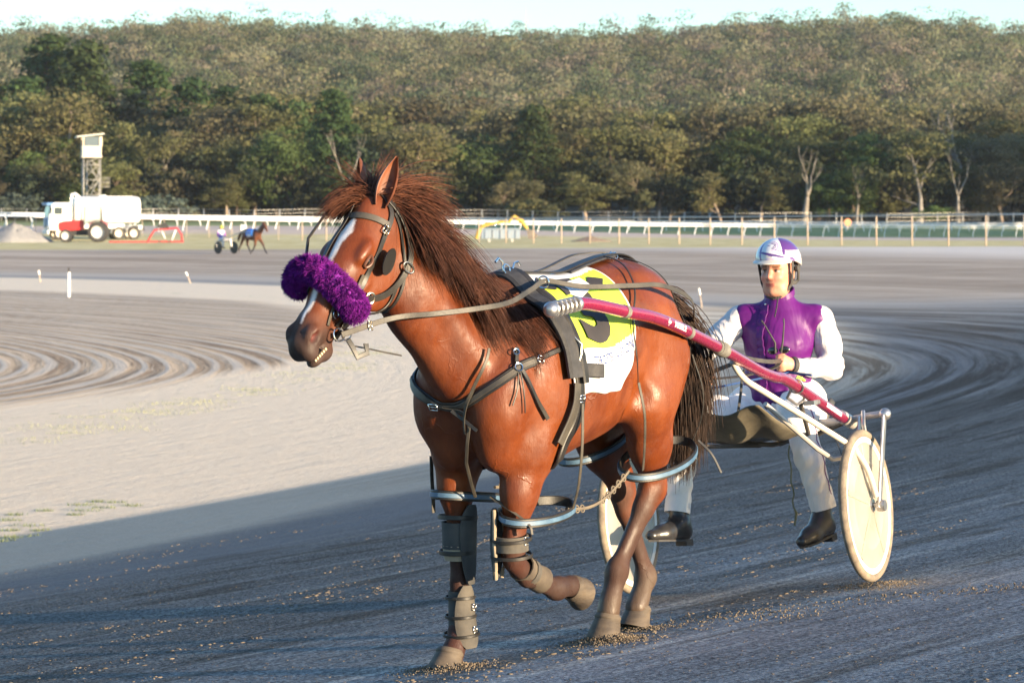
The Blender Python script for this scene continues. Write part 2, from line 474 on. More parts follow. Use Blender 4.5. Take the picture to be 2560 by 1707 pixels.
ringm = N.map(rw, .5, -.6)
rl = N.noise(OUL, 1.9, 6, .7, .3); midz = N.math('MULTIPLY', N.math('MULTIPLY', N.map(Y_, 30, 42), N.map(Y_, 105, 80)), N.math('MULTIPLY', N.map(O_, -3.5, -2.0), N.map(O_, 11, 5)))
c = N.mix(N.math('MULTIPLY', midz, N.map(rl, .46, .58)), c, N.mix(1.0, c, (.42, .36, .31), 'MULTIPLY'))
c = N.mix(N.math('MULTIPLY', midz, N.map(rl, .44, .36, 0, .6)), c, (.50, .46, .41))
c = N.mix(N.math('MULTIPLY', N.map(O_, -3.9, -3.3), N.map(Y_, 75, 55)), c, N.mix(1.0, c, (.66, .66, .68), 'MULTIPLY'))  # bank past the crease darkened, deepening its shade in the colour
c = N.mix(ringm, c, ringc)
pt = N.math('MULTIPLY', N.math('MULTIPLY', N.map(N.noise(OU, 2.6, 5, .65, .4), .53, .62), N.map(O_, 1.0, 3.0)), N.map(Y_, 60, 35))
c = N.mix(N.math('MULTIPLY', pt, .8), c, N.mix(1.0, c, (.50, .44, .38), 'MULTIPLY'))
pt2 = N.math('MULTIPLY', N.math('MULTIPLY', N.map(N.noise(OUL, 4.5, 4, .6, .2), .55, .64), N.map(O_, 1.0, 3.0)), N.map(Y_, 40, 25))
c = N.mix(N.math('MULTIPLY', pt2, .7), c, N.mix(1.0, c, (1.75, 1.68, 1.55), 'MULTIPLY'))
c = N.mix(N.map(Y_, 60, 25), c, N.mix(1.0, c, N.mix(N.map(grit, .45, .55), (.70, .70, .72), (1.16, 1.14, 1.10)), 'MULTIPLY'))
# beyond: dry grass, pink sand, green grass, forest floor
gw = N.math('ADD', Y_, N.math('MULTIPLY', N.math('SUBTRACT', N.noise(P_, .12, 4), .5), 22))
gp = N.noise(N.coord('Object', (1, .25, 1)), .5, 5, .6)
dry = N.mix(N.map(gp, .35, .65), (.54, .44, .20), (.66, .56, .30))
green = N.mix(N.map(gp, .35, .65), (.26, .28, .09), (.36, .36, .15))
c = N.mix(N.map(Y_, 181, 184), c, dry)
c = N.mix(N.map(gw, 246, 256), c, (.58, .46, .37))
c = N.mix(N.map(gw, 312, 322), c, green)
c = N.mix(N.map(gw, 395, 415), c, (.06, .055, .035))
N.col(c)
h1 = N.bump(fine, 1.0, .02)
h2 = N.bump(N.noise(OU, 3.5, 5, .65), .8, .08, N.bump(scf, .6, .06, h1))
hr = N.bump(N.math('MULTIPLY', rake.outputs['Fac'], ringm), .6, .04, h2)
hn = N.bump(N.noise(OUL, 14, 3, .6), .35, .02, hr)
hn = N.bump(N.math('MULTIPLY', rn1, ringm), 1.0, .12, hn)
N.nrm(hn)
ground = link('ground', me, gm); props(ground, 'bank of grey crushed granite track curving round pale raked sand, dry grass beyond', None, None, 'structure')

# clods and scuffed sand kicked up along the track: too many to count
def icos():
    t = (1 + 5 ** .5) / 2
    v = np.array([(-1, t, 0), (1, t, 0), (-1, -t, 0), (1, -t, 0), (0, -1, t), (0, 1, t), (0, -1, -t), (0, 1, -t), (t, 0, -1), (t, 0, 1), (-t, 0, -1), (-t, 0, 1)]) / 1.9
    f = np.array([(0, 11, 5), (0, 5, 1), (0, 1, 7), (0, 7, 10), (0, 10, 11), (1, 5, 9), (5, 11, 4), (11, 10, 2), (10, 7, 6), (7, 1, 8), (3, 9, 4), (3, 4, 2), (3, 2, 6), (3, 6, 8), (3, 8, 9), (4, 9, 5), (2, 4, 11), (6, 2, 10), (8, 6, 7), (9, 8, 1)])
    return v, f
def scatter(n, seed, smin, smax, ymax, omin, omax, rows=True):
    g = np.random.default_rng(seed)
    iv, jf = icos(); P = []
    while sum(len(p) for p in P) < n:
        y = 6.5 + (ymax - 6.5) * g.random(n) ** 1.5; x = (g.random(n) * 2 - 1) * .21 * y
        if rows:      # gather them into broken rows along the track
            o, u = track_ou(x, y)
            k = np.sin(o * 3.1 + 2 * np.sin(u * .3)) + .8 * np.sin(o * 7.7 + u * .5) + .9 * np.sin(u * .9 + o * 2.2)
            keep = (k > 1.05 - .3 * g.random(n)) & (o > omin) & (o < omax)
        else:
            o, u = track_ou(x, y); keep = (o > omin) & (o < omax)
        P.append(np.stack([x[keep], y[keep]], 1))
    P = np.vstack(P)[:n]
    if rows:      # crumbs lie in small heaps
        c = P[g.integers(0, max(1, n // 7), n)]; a = np.arctan2(c[:, 0] - CX, c[:, 1] - CY); l_ = g.normal(size=n) * .075; k_ = g.normal(size=n) * .022
        P = c + np.stack([np.cos(a) * l_ * .8 + np.sin(a) * k_, -np.sin(a) * l_ * .8 + np.cos(a) * k_], 1)
    s = smin + (smax - smin) * g.random(n) ** 3.5
    z = ground_z(P[:, 0], P[:, 1]) + s * .12
    sc = s[:, None] * (.6 + .8 * g.random((n, 3))) * np.array([1.5, .9, .42]); a = g.random(n) * np.pi
    v = iv[None] * (1 + .35 * (g.random((n, 12, 1)) - .5)) * sc[:, None, :]
    ca, sa = np.cos(a)[:, None], np.sin(a)[:, None]
    X = v[..., 0] * ca - v[..., 1] * sa + P[:, 0, None]; Y = v[..., 0] * sa + v[..., 1] * ca + P[:, 1, None]; Z = v[..., 2] + z[:, None]
    V = np.stack([X, Y, Z], -1).reshape(-1, 3); Fc = (jf[None] + (np.arange(n) * 12)[:, None, None]).reshape(-1, 3)
    return V, Fc
def crumbs_at(spots, seed):
    g = np.random.default_rng(seed); iv, jf = icos(); V = []; k = 0; Fc = []
    for (x, y, z0, sx, sy, hh, n, smax) in spots:
        px, py = x + g.normal(size=n) * sx, y + g.normal(size=n) * sy; s = .0015 + smax * g.random(n) ** 3; r2 = ((px - x) / sx) ** 2 + ((py - y) / sy) ** 2
        pz = ground_z(px, py) + hh * np.exp(-r2 * .7) * g.random(n) + s * .2
        v = iv[None] * (1 + .4 * (g.random((n, 12, 1)) - .5)) * (s[:, None] * (.6 + .8 * g.random((n, 3))))[:, None, :]
        V.append((v + np.stack([px, py, pz], 1)[:, None, :]).reshape(-1, 3)); Fc.append((jf[None] + (np.arange(n) * 12 + k)[:, None, None]).reshape(-1, 3)); k += 12 * n
    return np.vstack(V), np.vstack(Fc)
V3, F3 = crumbs_at([(-.26, 11.36, 0, .085, .09, .035, 2200, .0032), (.39, 11.98, 0, .09, .10, .045, 2400, .0036), (.53, 12.42, 0, .08, .09, .02, 1000, .0032), (1.74, 13.68, 0, .10, .14, .015, 900, .003), (.95, 12.6, 0, .25, .2, .01, 700, .004), (1.9, 12.9, 0, .5, .15, .01, 800, .004)], 8)
V1, F1 = scatter(8500, 3, .0015, .011, 28, .5, 15)
V2, F2 = scatter(12000, 4, .0015, .0048, 20, .3, 15, False)
me = mesh_np('clods', np.vstack([V1, V2, V3]), np.vstack([F1, F2 + len(V1), F3 + len(V1) + len(V2)]))
clm = noisy('clod_sand', (.10, .078, .055), (.22, .17, .115), 9, .95, .3, 90, .004)
props(link('track_clods', me, clm), 'loose clods and grit scuffed up along the grey track surface', None, None, 'stuff')
# weeds on the verge
def tufts(n, spots, mt, name, label, seed):
    g = np.random.default_rng(seed); V = []; Q = []
    for (x, y, r) in spots:
        for k in range(n):
            a = g.random() * 6.28; d = r * math.sqrt(g.random()); px, py = x + d * math.cos(a) * 1.6, y + d * math.sin(a)
            z = float(ground_z(px, py)); h = .015 + .03 * g.random(); b = g.random() * 6.28; w_ = .004; lx, ly = (g.random() - .5) * .05, (g.random() - .5) * .05
            i = len(V); V += [(px - w_ * math.cos(b), py - w_ * math.sin(b), z - .005), (px + w_ * math.cos(b), py + w_ * math.sin(b), z - .005), (px + lx, py + ly, z + h)]; Q.append((i, i + 1, i + 2))
    return props(link(name, mesh_np(name, V, Q), mt, smooth=False), label, None, None, 'stuff')
gspots = []
g = np.random.default_rng(12)
def on_ground(px, py, zg=-1.36):
    d = (1.75 - zg) * 7200 / (py - 545); return (px - 1280) / 7200 * d, d
for (u_, v_) in [(40, 1262), (70, 1288), (25, 1300), (110, 1252), (10, 1318), (100, 1300), (205, 1238), (240, 1230), (215, 1252), (60, 1325), (190, 1262), (285, 1232), (15, 1340), (330, 1240), (260, 1245), (25, 1275)]:
    x, y = on_ground(u_, v_); gspots.append((x, y, .06 + .07 * g.random()))
tufts(70, gspots, mat('weed_green', (.13, .16, .06), .8), 'verge_weeds', 'green weed tufts in the pale sand verge at the shade edge', 5)
gs2 = []
for k in range(70):
    t = g.random(); u_ = 60 + 900 * t; v_ = 1075 - 200 * t ** 1.15 + (g.random() - .5) * 42
    x, y = on_ground(u_, v_); gs2.append((x, y, .25 + .3 * g.random()))
tufts(60, gs2, mat('weed_pale', (.30, .30, .14), .85), 'dry_weeds', 'thin line of yellowish weeds along the edge of the raked sand ring', 6)
# ================================================================== trees
def leafy(N, c):
    tl = N.n('BsdfTranslucent'); N.l(c, tl.inputs[0]); mx = N.n('MixShader'); mx.inputs[0].default_value = .42; N.l(N.b.outputs[0], mx.inputs[1]); N.l(tl.outputs[0], mx.inputs[2])
    N.l(mx.outputs[0], [q for q in N.t.nodes if q.type == 'OUTPUT_MATERIAL'][0].inputs[0])
def leaf_mat(name, c1, c2, c3, rnd=.30):
    m = mat(name, c1, .75, spec=.2); N = NT(m)
    oi = N.n('ObjectInfo'); v = N.coord('Object')
    a = N.mix(N.map(N.noise(v, .35, 3), .38, .62), c1, c2)
    a = N.mix(N.map(N.noise(v, 1.6, 3, .7), .5, .72), a, c3)
    hs = N.n('HueSaturation'); N.l(a, hs.inputs['Color'])
    N.l(N.map(oi.outputs['Random'], 0, 1, .48, .52), hs.inputs['Hue']); N.l(N.map(N.math('FRACT', N.math('MULTIPLY', oi.outputs['Random'], 7.3)), 0, 1, 1 - rnd, 1 + rnd), hs.inputs['Value'])
    N.col(hs.outputs[0]); leafy(N, hs.outputs[0])
    return m
LM = {'gum': leaf_mat('gum_leaves', (.115, .12, .045), (.15, .145, .06), (.20, .17, .085)),
      'brown': leaf_mat('dry_gum_leaves', (.16, .14, .075), (.12, .12, .06), (.19, .165, .095)),
      'pine': leaf_mat('pine_needles', (.035, .065, .025), (.055, .09, .03), (.08, .115, .04)),
      'green': leaf_mat('green_leaves', (.06, .10, .03), (.09, .13, .04), (.13, .16, .055)),
      'yellow': leaf_mat('wattle_leaves', (.14, .15, .055), (.11, .125, .045), (.19, .18, .08)),
      'blue': leaf_mat('blue_shrub_leaves', (.09, .12, .10), (.12, .15, .12), (.07, .10, .08))}
bark = noisy('gum_bark', (.34, .27, .21), (.20, .14, .10), 1.2, .85, detail=6, stretch=(1, 1, .3))
bark_pale = noisy('pale_bark', (.25, .225, .195), (.16, .14, .115), 1.0, .8, detail=6, stretch=(1, 1, .3))
bark_dark = noisy('dark_bark', (.13, .09, .065), (.08, .06, .045), 1.5, .9)

def leaves(g, cents, rads, per, size, flat=1.0):
    """leaf-sized faces on and in the clumps (ellipsoids) given"""
    n = len(cents); m = n * per
    c = np.repeat(cents, per, 0); r = np.repeat(rads, per, 0)
    d = g.normal(size=(m, 3)); d /= np.linalg.norm(d, axis=1)[:, None]
    d[:, 2] = np.abs(d[:, 2]) * np.where(g.random(m) < .78, 1, -1)
    rad = (.55 + .5 * g.random(m) ** .6)[:, None]
    p = c + d * r * rad
    nrm = d + .32 * g.normal(size=(m, 3)); nrm /= np.linalg.norm(nrm, axis=1)[:, None]
    t = np.cross(nrm, g.normal(size=(m, 3))); t /= np.linalg.norm(t, axis=1)[:, None]; b = np.cross(nrm, t)
    s = (size * (.55 + .9 * g.random(m)))[:, None]
    V = np.stack([p - t * s, p + b * s * .55 * flat, p + t * s, p - b * s * .55 * flat], 1).reshape(-1, 3)
    return V, np.arange(m * 4).reshape(-1, 4)

def branchy(mb, g, p, d, L, r, depth, tips, spread=.55, up=.25, nseg=5, wob=.10):
    pts = [p]; rs = [r]; q = Vector(p); dd = Vector(d).normalized()
    for i in range(nseg):
        dd = (dd + Vector(g.normal(size=3)) * wob + Vector((0, 0, up * .18))).normalized()
        q = q + dd * L / nseg; pts.append(q.copy()); rs.append(r * (1 - .55 * (i + 1) / nseg))
    mb.tube(pts, rs, 6 if depth > 1 else 4)
    tips.append((q.copy(), depth))
    if depth <= 0: return
    k = 2 if g.random() < .6 else 3
    for j in range(k):
        nd = (dd + Vector(g.normal(size=3)) * spread + Vector((0, 0, up))).normalized()
        branchy(mb, g, q, nd, L * (.62 + .2 * g.random()), rs[-1] * .85, depth - 1, tips, spread, up, nseg, wob)
    if g.random() < .7:
        i = len(pts) // 2
        nd = (dd + Vector(g.normal(size=3)) * spread * 1.6 + Vector((0, 0, up * .5))).normalized()
        branchy(mb, g, pts[i], nd, L * .55, rs[i] * .6, depth - 1, tips, spread, up, nseg, wob)

def tree_proto(kind, h, seed):
    """returns trunk mesh, crown mesh (at the origin)"""
    g = np.random.default_rng(seed); mb = MB(); tips = []
    if kind in ('gum', 'brown', 'yellow', 'dead', 'sparse'):
        fork = h * (.20 if kind != 'yellow' else .13)
        lean = Vector((g.normal() * .10, g.normal() * .10, 1))
        branchy(mb, g, Vector((0, 0, -.3)), lean, fork, h * (.019 if kind != 'dead' else .026), 3, tips, .50 if kind != 'dead' else .55, .35, 5, .08)
        sc = h * .90 / max(t[0].z for t in tips)
        for i, v in enumerate(mb.v): mb.v[i] = (v[0] * sc, v[1] * sc, v[2] * sc if v[2] > 0 else v[2])
        tips = [(t[0] * sc, t[1]) for t in tips]
        if kind == 'dead': cents = None
        else:
            ts = [t[0] for t in tips if t[1] <= 1 and t[0].z > h * .22]
            cents = np.array([list(t) for t in ts]) + g.normal(size=(len(ts), 3)) * h * .02
            k = 2 if kind != 'sparse' else 1
            extra = cents[g.integers(0, len(cents), int(len(cents) * .8 * k))] + g.normal(size=(int(len(cents) * .8 * k), 3)) * h * np.array([.09, .09, .06])
            cents = np.vstack([cents, extra]); low = cents[g.integers(0, len(cents), len(cents) // 3)] * np.array([1.05, 1.05, .55]); cents = np.vstack([cents, low]); cents = cents[cents[:, 2] > h * (.14 if kind != 'sparse' else .4)]
            rads = (h * (.050 + .045 * g.random(len(cents))))[:, None] * np.array([1.25, 1.25, .72])
            per = int((4600 if kind != 'sparse' else 2200) / len(cents)) + 6
    elif kind in ('pine',):
        mb.tube([(0, 0, -.3), (0, 0, h * .5), (.1, 0, h * .97)], [h * .018, h * .012, h * .003], 7)
        C_ = []
        for i in range(34):
            t = .16 + .80 * (i / 33); rr = h * .26 * (1 - t) ** .75 * (1 - .25 * (t < .25)) + h * .02
            for j in range(5 + int(7 * (1 - t))):
                a = g.random() * 6.28; q = rr * (.45 + .6 * g.random()); C_.append((q * math.cos(a), q * math.sin(a), h * t + g.normal() * h * .012))
                if j < 2: mb.tube([(0, 0, h * (t - .03)), C_[-1]], [h * .004, h * .0015], 4)
        cents = np.array(C_); rads = (h * (.035 + .025 * g.random(len(cents))))[:, None] * np.array([1.3, 1.3, .75]); per = int(6000 / len(cents)) + 4
    elif kind in ('green',):
        mb.tube([(0, 0, -.3), (0, 0, h * .3), (.2, 0, h * .7)], [h * .03, h * .025, h * .01], 7)
        n = 85; d = g.normal(size=(n, 3)); d /= np.linalg.norm(d, axis=1)[:, None]; rr = (.55 + .45 * g.random(n))[:, None]
        cents = d * rr * np.array([h * .33, h * .33, h * .42]) + np.array([0, 0, h * .50])
        rads = (h * (.07 + .05 * g.random(n)))[:, None] * np.array([1.1, 1.1, .85]); per = 80
    else:   # shrub
        for k in range(5):
            mb.tube([(0, 0, -.1), (g.normal() * h * .15, g.normal() * h * .15, h * .5)], [h * .02, h * .01], 4)
        n = 45; d = g.normal(size=(n, 3)); d /= np.linalg.norm(d, axis=1)[:, None]; d[:, 2] = np.abs(d[:, 2])
        cents = d * (.4 + .5 * g.random(n))[:, None] * np.array([h * .75, h * .75, h * .62]) + np.array([0, 0, h * .16])
        rads = (h * (.14 + .08 * g.random(n)))[:, None] * np.array([1.1, 1.1, .8]); per = 60
    tr = mb.build('trunk', None); tm = tr.data; bpy.data.objects.remove(tr)
    tm.polygons.foreach_set('use_smooth', np.ones(len(tm.polygons), dtype=bool))
    if cents is None: return tm, None
    V, Q = leaves(g, cents, rads, per, h * (.012 if kind not in ('shrub',) else .03) + .05)
    return tm, mesh_np('crown', V, Q)
PRO = {}
for kind, hs in (('gum', (17, 4)), ('brown', (15, 2)), ('yellow', (12, 2)), ('pine', (20, 2)), ('green', (12, 2)), ('dead', (15, 3)), ('sparse', (17, 2)), ('shrub', (3.5, 2))):
    PRO[kind] = []
    for i in range(hs[1]):
        tm, cm = tree_proto(kind, hs[0], 100 + 17 * i + len(kind) * 7)
        PRO[kind].append((hs[0], tm, cm))
TK = {'gum': ('gum', bark, 'gum_tree', 'tree', 'olive gum tree with forked brown trunk'), 'brown': ('brown', bark, 'gum_tree', 'tree', 'brownish dry-leaved gum tree'),
      'yellow': ('yellow', bark_dark, 'wattle_tree', 'tree', 'yellow green wattle tree with a low crown'), 'pine': ('pine', bark_dark, 'pine_tree', 'tree', 'dark green conical pine tree'),
      'green': ('green', bark_dark, 'broadleaf_tree', 'tree', 'dense round deep green tree'), 'dead': (None, bark_pale, 'dead_tree', 'tree', 'bare pale dead tree'),
      'sparse': ('gum', bark_pale, 'gum_tree', 'tree', 'sparse gum tree with bare pale branches'), 'shrub': ('yellow', bark_dark, 'shrub', 'shrub', 'low bush')}
_mk = {}
def put_tree(kind, x, y, h, rot, label, group='trees along the edge of the forest', leafk=None, sx=1.0, var=None):
    lk, bk, nm, cat, _ = TK[kind]; lk = leafk or lk
    v = var if var is not None else int(abs(x * 7.3 + y * 3.1)) % len(PRO[kind]); v %= len(PRO[kind])
    ph, tm, cm = PRO[kind][v]; s = h / ph
    key = (kind, v, lk)
    if key not in _mk:
        t2 = tm.copy(); t2.materials.append(bk); c2 = None
        if cm is not None: c2 = cm.copy(); c2.materials.append(LM[lk])
        _mk[key] = (t2, c2)
    t2, c2 = _mk[key]
    e = empty(nm, (x, y, float(ground_z(x, y))), (0, 0, rot), label, cat, group); e.scale = (s * sx, s * sx, s)
    o = bpy.data.objects.new('trunk', t2); C.objects.link(o); o.parent = e
    if c2 is not None: o = bpy.data.objects.new('crown', c2); C.objects.link(o); o.parent = e
    return e
def at_px(u, D): return (u - 1280) / 7200 * D, D
def top_h(v, x, y): return 1.75 + (545 - v) * y / 7200 - float(ground_z(x, y))
# the trees that stand out: kind, picture column, distance, top row, rotation, label
NAMED = [
 ('pine', 835, 424, 222, 0, 'tall dark pine directly behind the horse\'s ears', 1.25), ('pine', 1335, 426, 262, 1, 'broad dark pine right of the horse\'s mane, above the yellow digger', 1.35),
 ('green', 690, 420, 312, 0, 'round deep green tree left of the tall pine behind the horse\'s ears', 1.1), ('gum', 1020, 418, 312, 2, 'big domed pale green gum tree just right of the horse\'s ears', 1.5),
 ('dead', 865, 414, 300, 0, 'bare pale dead tree in front of the tall dark pine', .8), ('dead', 2010, 411, 345, 1, 'leafless forked grey tree above the driver\'s helmet', 1.05),
 ('sparse', 2300, 412, 305, 2, 'tall sparse gum with white straight trunk at right', 1.2), ('dead', 2440, 424, 235, 2, 'bare branched pale tree high at the right edge of the forest', 1.1),
 ('gum', 110, 436, 215, 0, 'large gum left of the timing tower with bare limbs in its crown', 1.2), ('gum', 330, 428, 300, 3, 'gum tree with reddish trunk right of the timing tower', 1.1),
 ('sparse', 420, 426, 320, 4, 'pale limbed gum leaning over the white tanker', 1.0), ('brown', 585, 440, 262, 1, 'brown domed gum crown left of the round green tree', 1.35),
 ('yellow', 560, 424, 350, 1, 'yellowish layered wattle above the far trotting horse', 1.2), ('pine', 215, 470, 100, 1, 'dark pine high on the left slope', 1.3), ('pine', 60, 462, 190, 2, 'dark pine group member at the far left edge', 1.5),
 ('pine', 370, 475, 150, 0, 'dark pine above the timing tower to its right', 1.4), ('pine', 480, 460, 195, 1, 'bushy dark pine between brown crowns on the left slope', 1.4), ('pine', 120, 480, 85, 2, 'highest dark pine near the left skyline', 1.3),
 ('pine', 560, 468, 215, 2, 'dark pine above the brown domed crown', 1.5), ('pine', 660, 462, 235, 0, 'dark green pine crown behind the round green tree', 1.5), ('pine', 740, 458, 250, 1, 'dark pine just left of the tall pine', 1.3),
 ('yellow', 1280, 420, 420, 0, 'small bright young tree under the broad dark pine', .8), ('yellow', 590, 418, 458, 0, 'small yellowish bush tree above the far sulky driver', .8),
 ('pine', 1990, 470, 262, 1, 'small dark pine high above the helmet', .9), ('green', 2190, 434, 355, 2, 'green leafy tree left of the white trunked gum', 1.0), ('brown', 1760, 438, 330, 1, 'golden crowned gum left of the forked grey tree', 1.5),
 ('dead', 2395, 413, 350, 0, 'thin bare pale tree right of the white trunked gum', .7), ('dead', 2140, 412, 400, 1, 'short leafless pale tree between the forked grey tree and the white trunked gum', .8), 
 ('brown', 2500, 426, 330, 0, 'brown tinged gum tree at the right edge', 1.2)]
for i, (k, u, D, v, r, lb, sx) in enumerate(NAMED):
    x, y = at_px(u, D); put_tree(k, x, y, top_h(v, x, y), r * 1.3 + .4, lb, None, sx=sx, var=r)
for (u, D, v, lk, lb) in [(25, 415, 462, 'blue', 'grey green bush at the left end behind the rail'), (400, 412, 468, 'blue', 'bluish shrub behind the tanker'), (845, 412, 500, 'yellow', 'small yellow bush just left of the horse\'s head'), (2330, 414, 500, 'green', 'low green bush under the white trunked gum'), (1330, 412, 480, 'gum', 'olive bush above the yellow digger'), (450, 414, 500, 'gum', 'small olive bush right of the bluish shrub')]:
    x, y = at_px(u, D); put_tree('shrub', x, y, top_h(v, x, y), u, lb, None, lk, 1.6)
g = np.random.default_rng(77)
rowsF = [(418, 28, (395, 455), ['yellow', 'gum', 'green', 'brown']), (432, 29, (300, 385), ['gum', 'gum', 'brown', 'yellow', 'green', 'gum']), (450, 31, (245, 330), ['gum', 'brown', 'gum', 'sparse', 'gum', 'yellow']), (472, 31, (215, 300), ['gum', 'brown', 'brown', 'gum'])]
for D0, n, (va, vb), ks in rowsF:
    for i in range(n):
        u = -330 + 3240 * (i + .5 + .5 * (g.random() - .5)) / n; D = D0 + 8 * (g.random() - .5); k = ks[g.integers(0, len(ks))]
        x, y = at_px(u, D); v = va + (vb - va) * g.random()
        if D0 > 440: v -= 20 * (u < 700)
        nm = {'gum': 'olive gum tree standing among others in the forest edge', 'brown': 'brown leaved gum tree standing among others in the forest edge', 'yellow': 'yellow green wattle tree standing among others in the forest edge', 'green': 'deep green leafy tree standing among others in the forest edge', 'sparse': 'thin crowned gum with pale limbs among others in the forest edge'}[k]
        put_tree(k, x, y, top_h(v, x, y), g.random() * 6.28, nm, {'gum': 'olive gums of the forest edge', 'brown': 'brown gums of the forest edge', 'yellow': 'wattles of the forest edge', 'green': 'deep green trees of the forest edge', 'sparse': 'pale limbed gums of the forest edge'}[k], sx=1.15 + .35 * g.random())
# undergrowth filling the shade between the trunks, and the wood that covers the hill: single masses
def wood(name, n, yr, seed, hr, per, size, mt, label, xr=.2, clumps=6, pw=1.0, rowxy=None):
    g = np.random.default_rng(seed)
    if rowxy is None:
        y = yr[0] + (yr[1] - yr[0]) * g.random(n) ** pw; x = (g.random(n) * 2 - 1) * xr * y
    else: x, y = rowxy; n = len(x)
    z = ground_z(x, y); h = hr[0] + (hr[1] - hr[0]) * g.random(n)
    w_ = h * (.30 + .22 * g.random(n))
    off = g.normal(size=(n, clumps, 3)) * np.array([.55, .55, .22]); off[..., 2] += .80
    off[:, 0] = (0, 0, .95)
    c = np.stack([x[:, None] + off[..., 0] * w_[:, None], y[:, None] + off[..., 1] * w_[:, None], z[:, None] + off[..., 2] * h[:, None]], -1).reshape(-1, 3)
    r = np.repeat(w_, clumps)[:, None] * (.42 + .3 * g.random(n * clumps))[:, None] * np.array([1.15, 1.15, .62])
    V, Q = leaves(g, c, r, per, size)
    me = mesh_np(name, V, Q)
    tint = np.repeat(g.random((n, 3)), clumps * per * 4, 0); set_col(me, 'tint', tint)
    o = link(name, me, mt, smooth=False); return props(o, label, None, None, 'stuff')
def wood_mat(name, cols, lo=.62, hi=1.38):
    m = mat(name, cols[0], .8, spec=.15); N = NT(m); a = N.attr('tint'); s = N.n('SeparateXYZ'); N.l(a.outputs['Vector'], s.inputs[0])
    c = N.ramp(s.outputs[0], [(i / len(cols), k) for i, k in enumerate(cols)], 'CONSTANT')
    v = N.n('VectorMath', operation='SCALE'); N.l(c, v.inputs[0]); N.l(N.map(s.outputs[1], 0, 1, lo, hi), v.inputs['Scale'])
    N.col(v.outputs[0]); leafy(N, v.outputs[0]); return m
hm = wood_mat('hill_foliage', [(.165, .158, .080), (.180, .160, .095), (.130, .145, .075), (.195, .160, .118), (.150, .156, .092), (.085, .110, .055), (.172, .166, .105), (.060, .085, .045)])
wood('hill_forest', 6900, (480, 1330), 21, (8, 15), 40, .42, hm, 'dense brown green gum forest covering the whole hill', xr=.27, pw=.80)
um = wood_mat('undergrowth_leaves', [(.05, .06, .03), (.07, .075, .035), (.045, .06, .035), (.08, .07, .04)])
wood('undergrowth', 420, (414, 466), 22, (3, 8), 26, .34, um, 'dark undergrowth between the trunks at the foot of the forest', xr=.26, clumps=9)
# tall trees added out of view, to shade the right forest edge and rails
gb = np.random.default_rng(5)
bx = 100 + 40 * gb.random(46) + np.linspace(0, 150, 46); by = 372 + 25 * gb.random(46) + np.linspace(0, -10, 46)
bx = np.concatenate([bx, 106 + 56 * np.linspace(0, 1, 22) + 3 * gb.random(22)]); by = np.concatenate([by, 252 + 50 * np.linspace(0, 1, 22) + 4 * gb.random(22)])
wood('shade_tree_belt', 68, None, 23, (19, 25), 34, .8, hm, 'unseen belt of tall gums added east of the course to shade it', clumps=12, rowxy=(bx, by))
# trees that break the skyline
for k in range(26):
    u = 20 + 2540 * (k + g.random()) / 26; D = 1120 + 60 * g.random(); x, y = at_px(u, D)
    put_tree('gum', x, y, 13 + 5 * g.random(), g.random() * 6, 'taller gum whose crown breaks the skyline of the hill', 'skyline gums on the hill', sx=1.0)
# ================================================================== the course beyond the track
white = mat('white_plastic', (.80, .80, .80), .45); white_paint = mat('white_paint', (.78, .76, .72), .5)
galv = mat('galvanised_steel', (.50, .49, .47), .5, .3); wood_post = noisy('weathered_post', (.50, .40, .31), (.38, .29, .22), 6, .9)
black_rub = noisy('black_rubber', (.025, .025, .027), (.045, .042, .04), 20, .7)
def gz(x, y): return float(ground_z(x, y))

# post and wire fence along the outside of the track
fa, fb = Vector((at_px(-260, 262)[0], 262, 0)), Vector((at_px(2760, 178)[0], 178, 0))
f = empty('post_and_rail_fence', fa, None, 'long post and wire fence with a pale top rail between track and dry grass', 'fence')
f.location = (0, 0, 0)
n = 46; pts = []
for i in range(n):
    t = i / (n - 1); p = fa.lerp(fb, t); p.y += 6 * math.sin(t * math.pi); h = 2.05 - .45 * (1 - t)
    z = gz(p.x, p.y); pts.append(Vector((p.x, p.y, z + h)))
    m = MB(); m.tube([(p.x, p.y, z - .3), (p.x, p.y, z + h + .03)], .052 if t > .42 else .028, 8); o = m.build('post', wood_post, f, True)
m = MB(); m.tube([p + Vector((0, -.07, 0)) for p in pts], .05, 6); m.build('top_rail', galv, f, True)
m = MB()
for q in (.55, .2):
    m.tube([p + Vector((0, -.06, -h * (1 - q))) for p in pts], .008, 4)
m.build('wire', galv, f, True)
# round orange sign on the fence
x, y = at_px(2118, 188.5); s_ = empty('round_sign', (x, y - .3, gz(x, y) + 1.55), None, 'round faded orange marker disc fixed to the top of the fence', 'sign')
m = MB(); m.lathe([(0, 0), (.24, 0), (.24, .03), (0, .03)], (0, 0, 0), (0, -1, 0), 24); m.build('disc', mat('orange', (.70, .30, .16), .5), s_)
m = MB(); m.box((0, .03, -.2), (.05, .02, .5)); m.build('bracket', galv, s_)

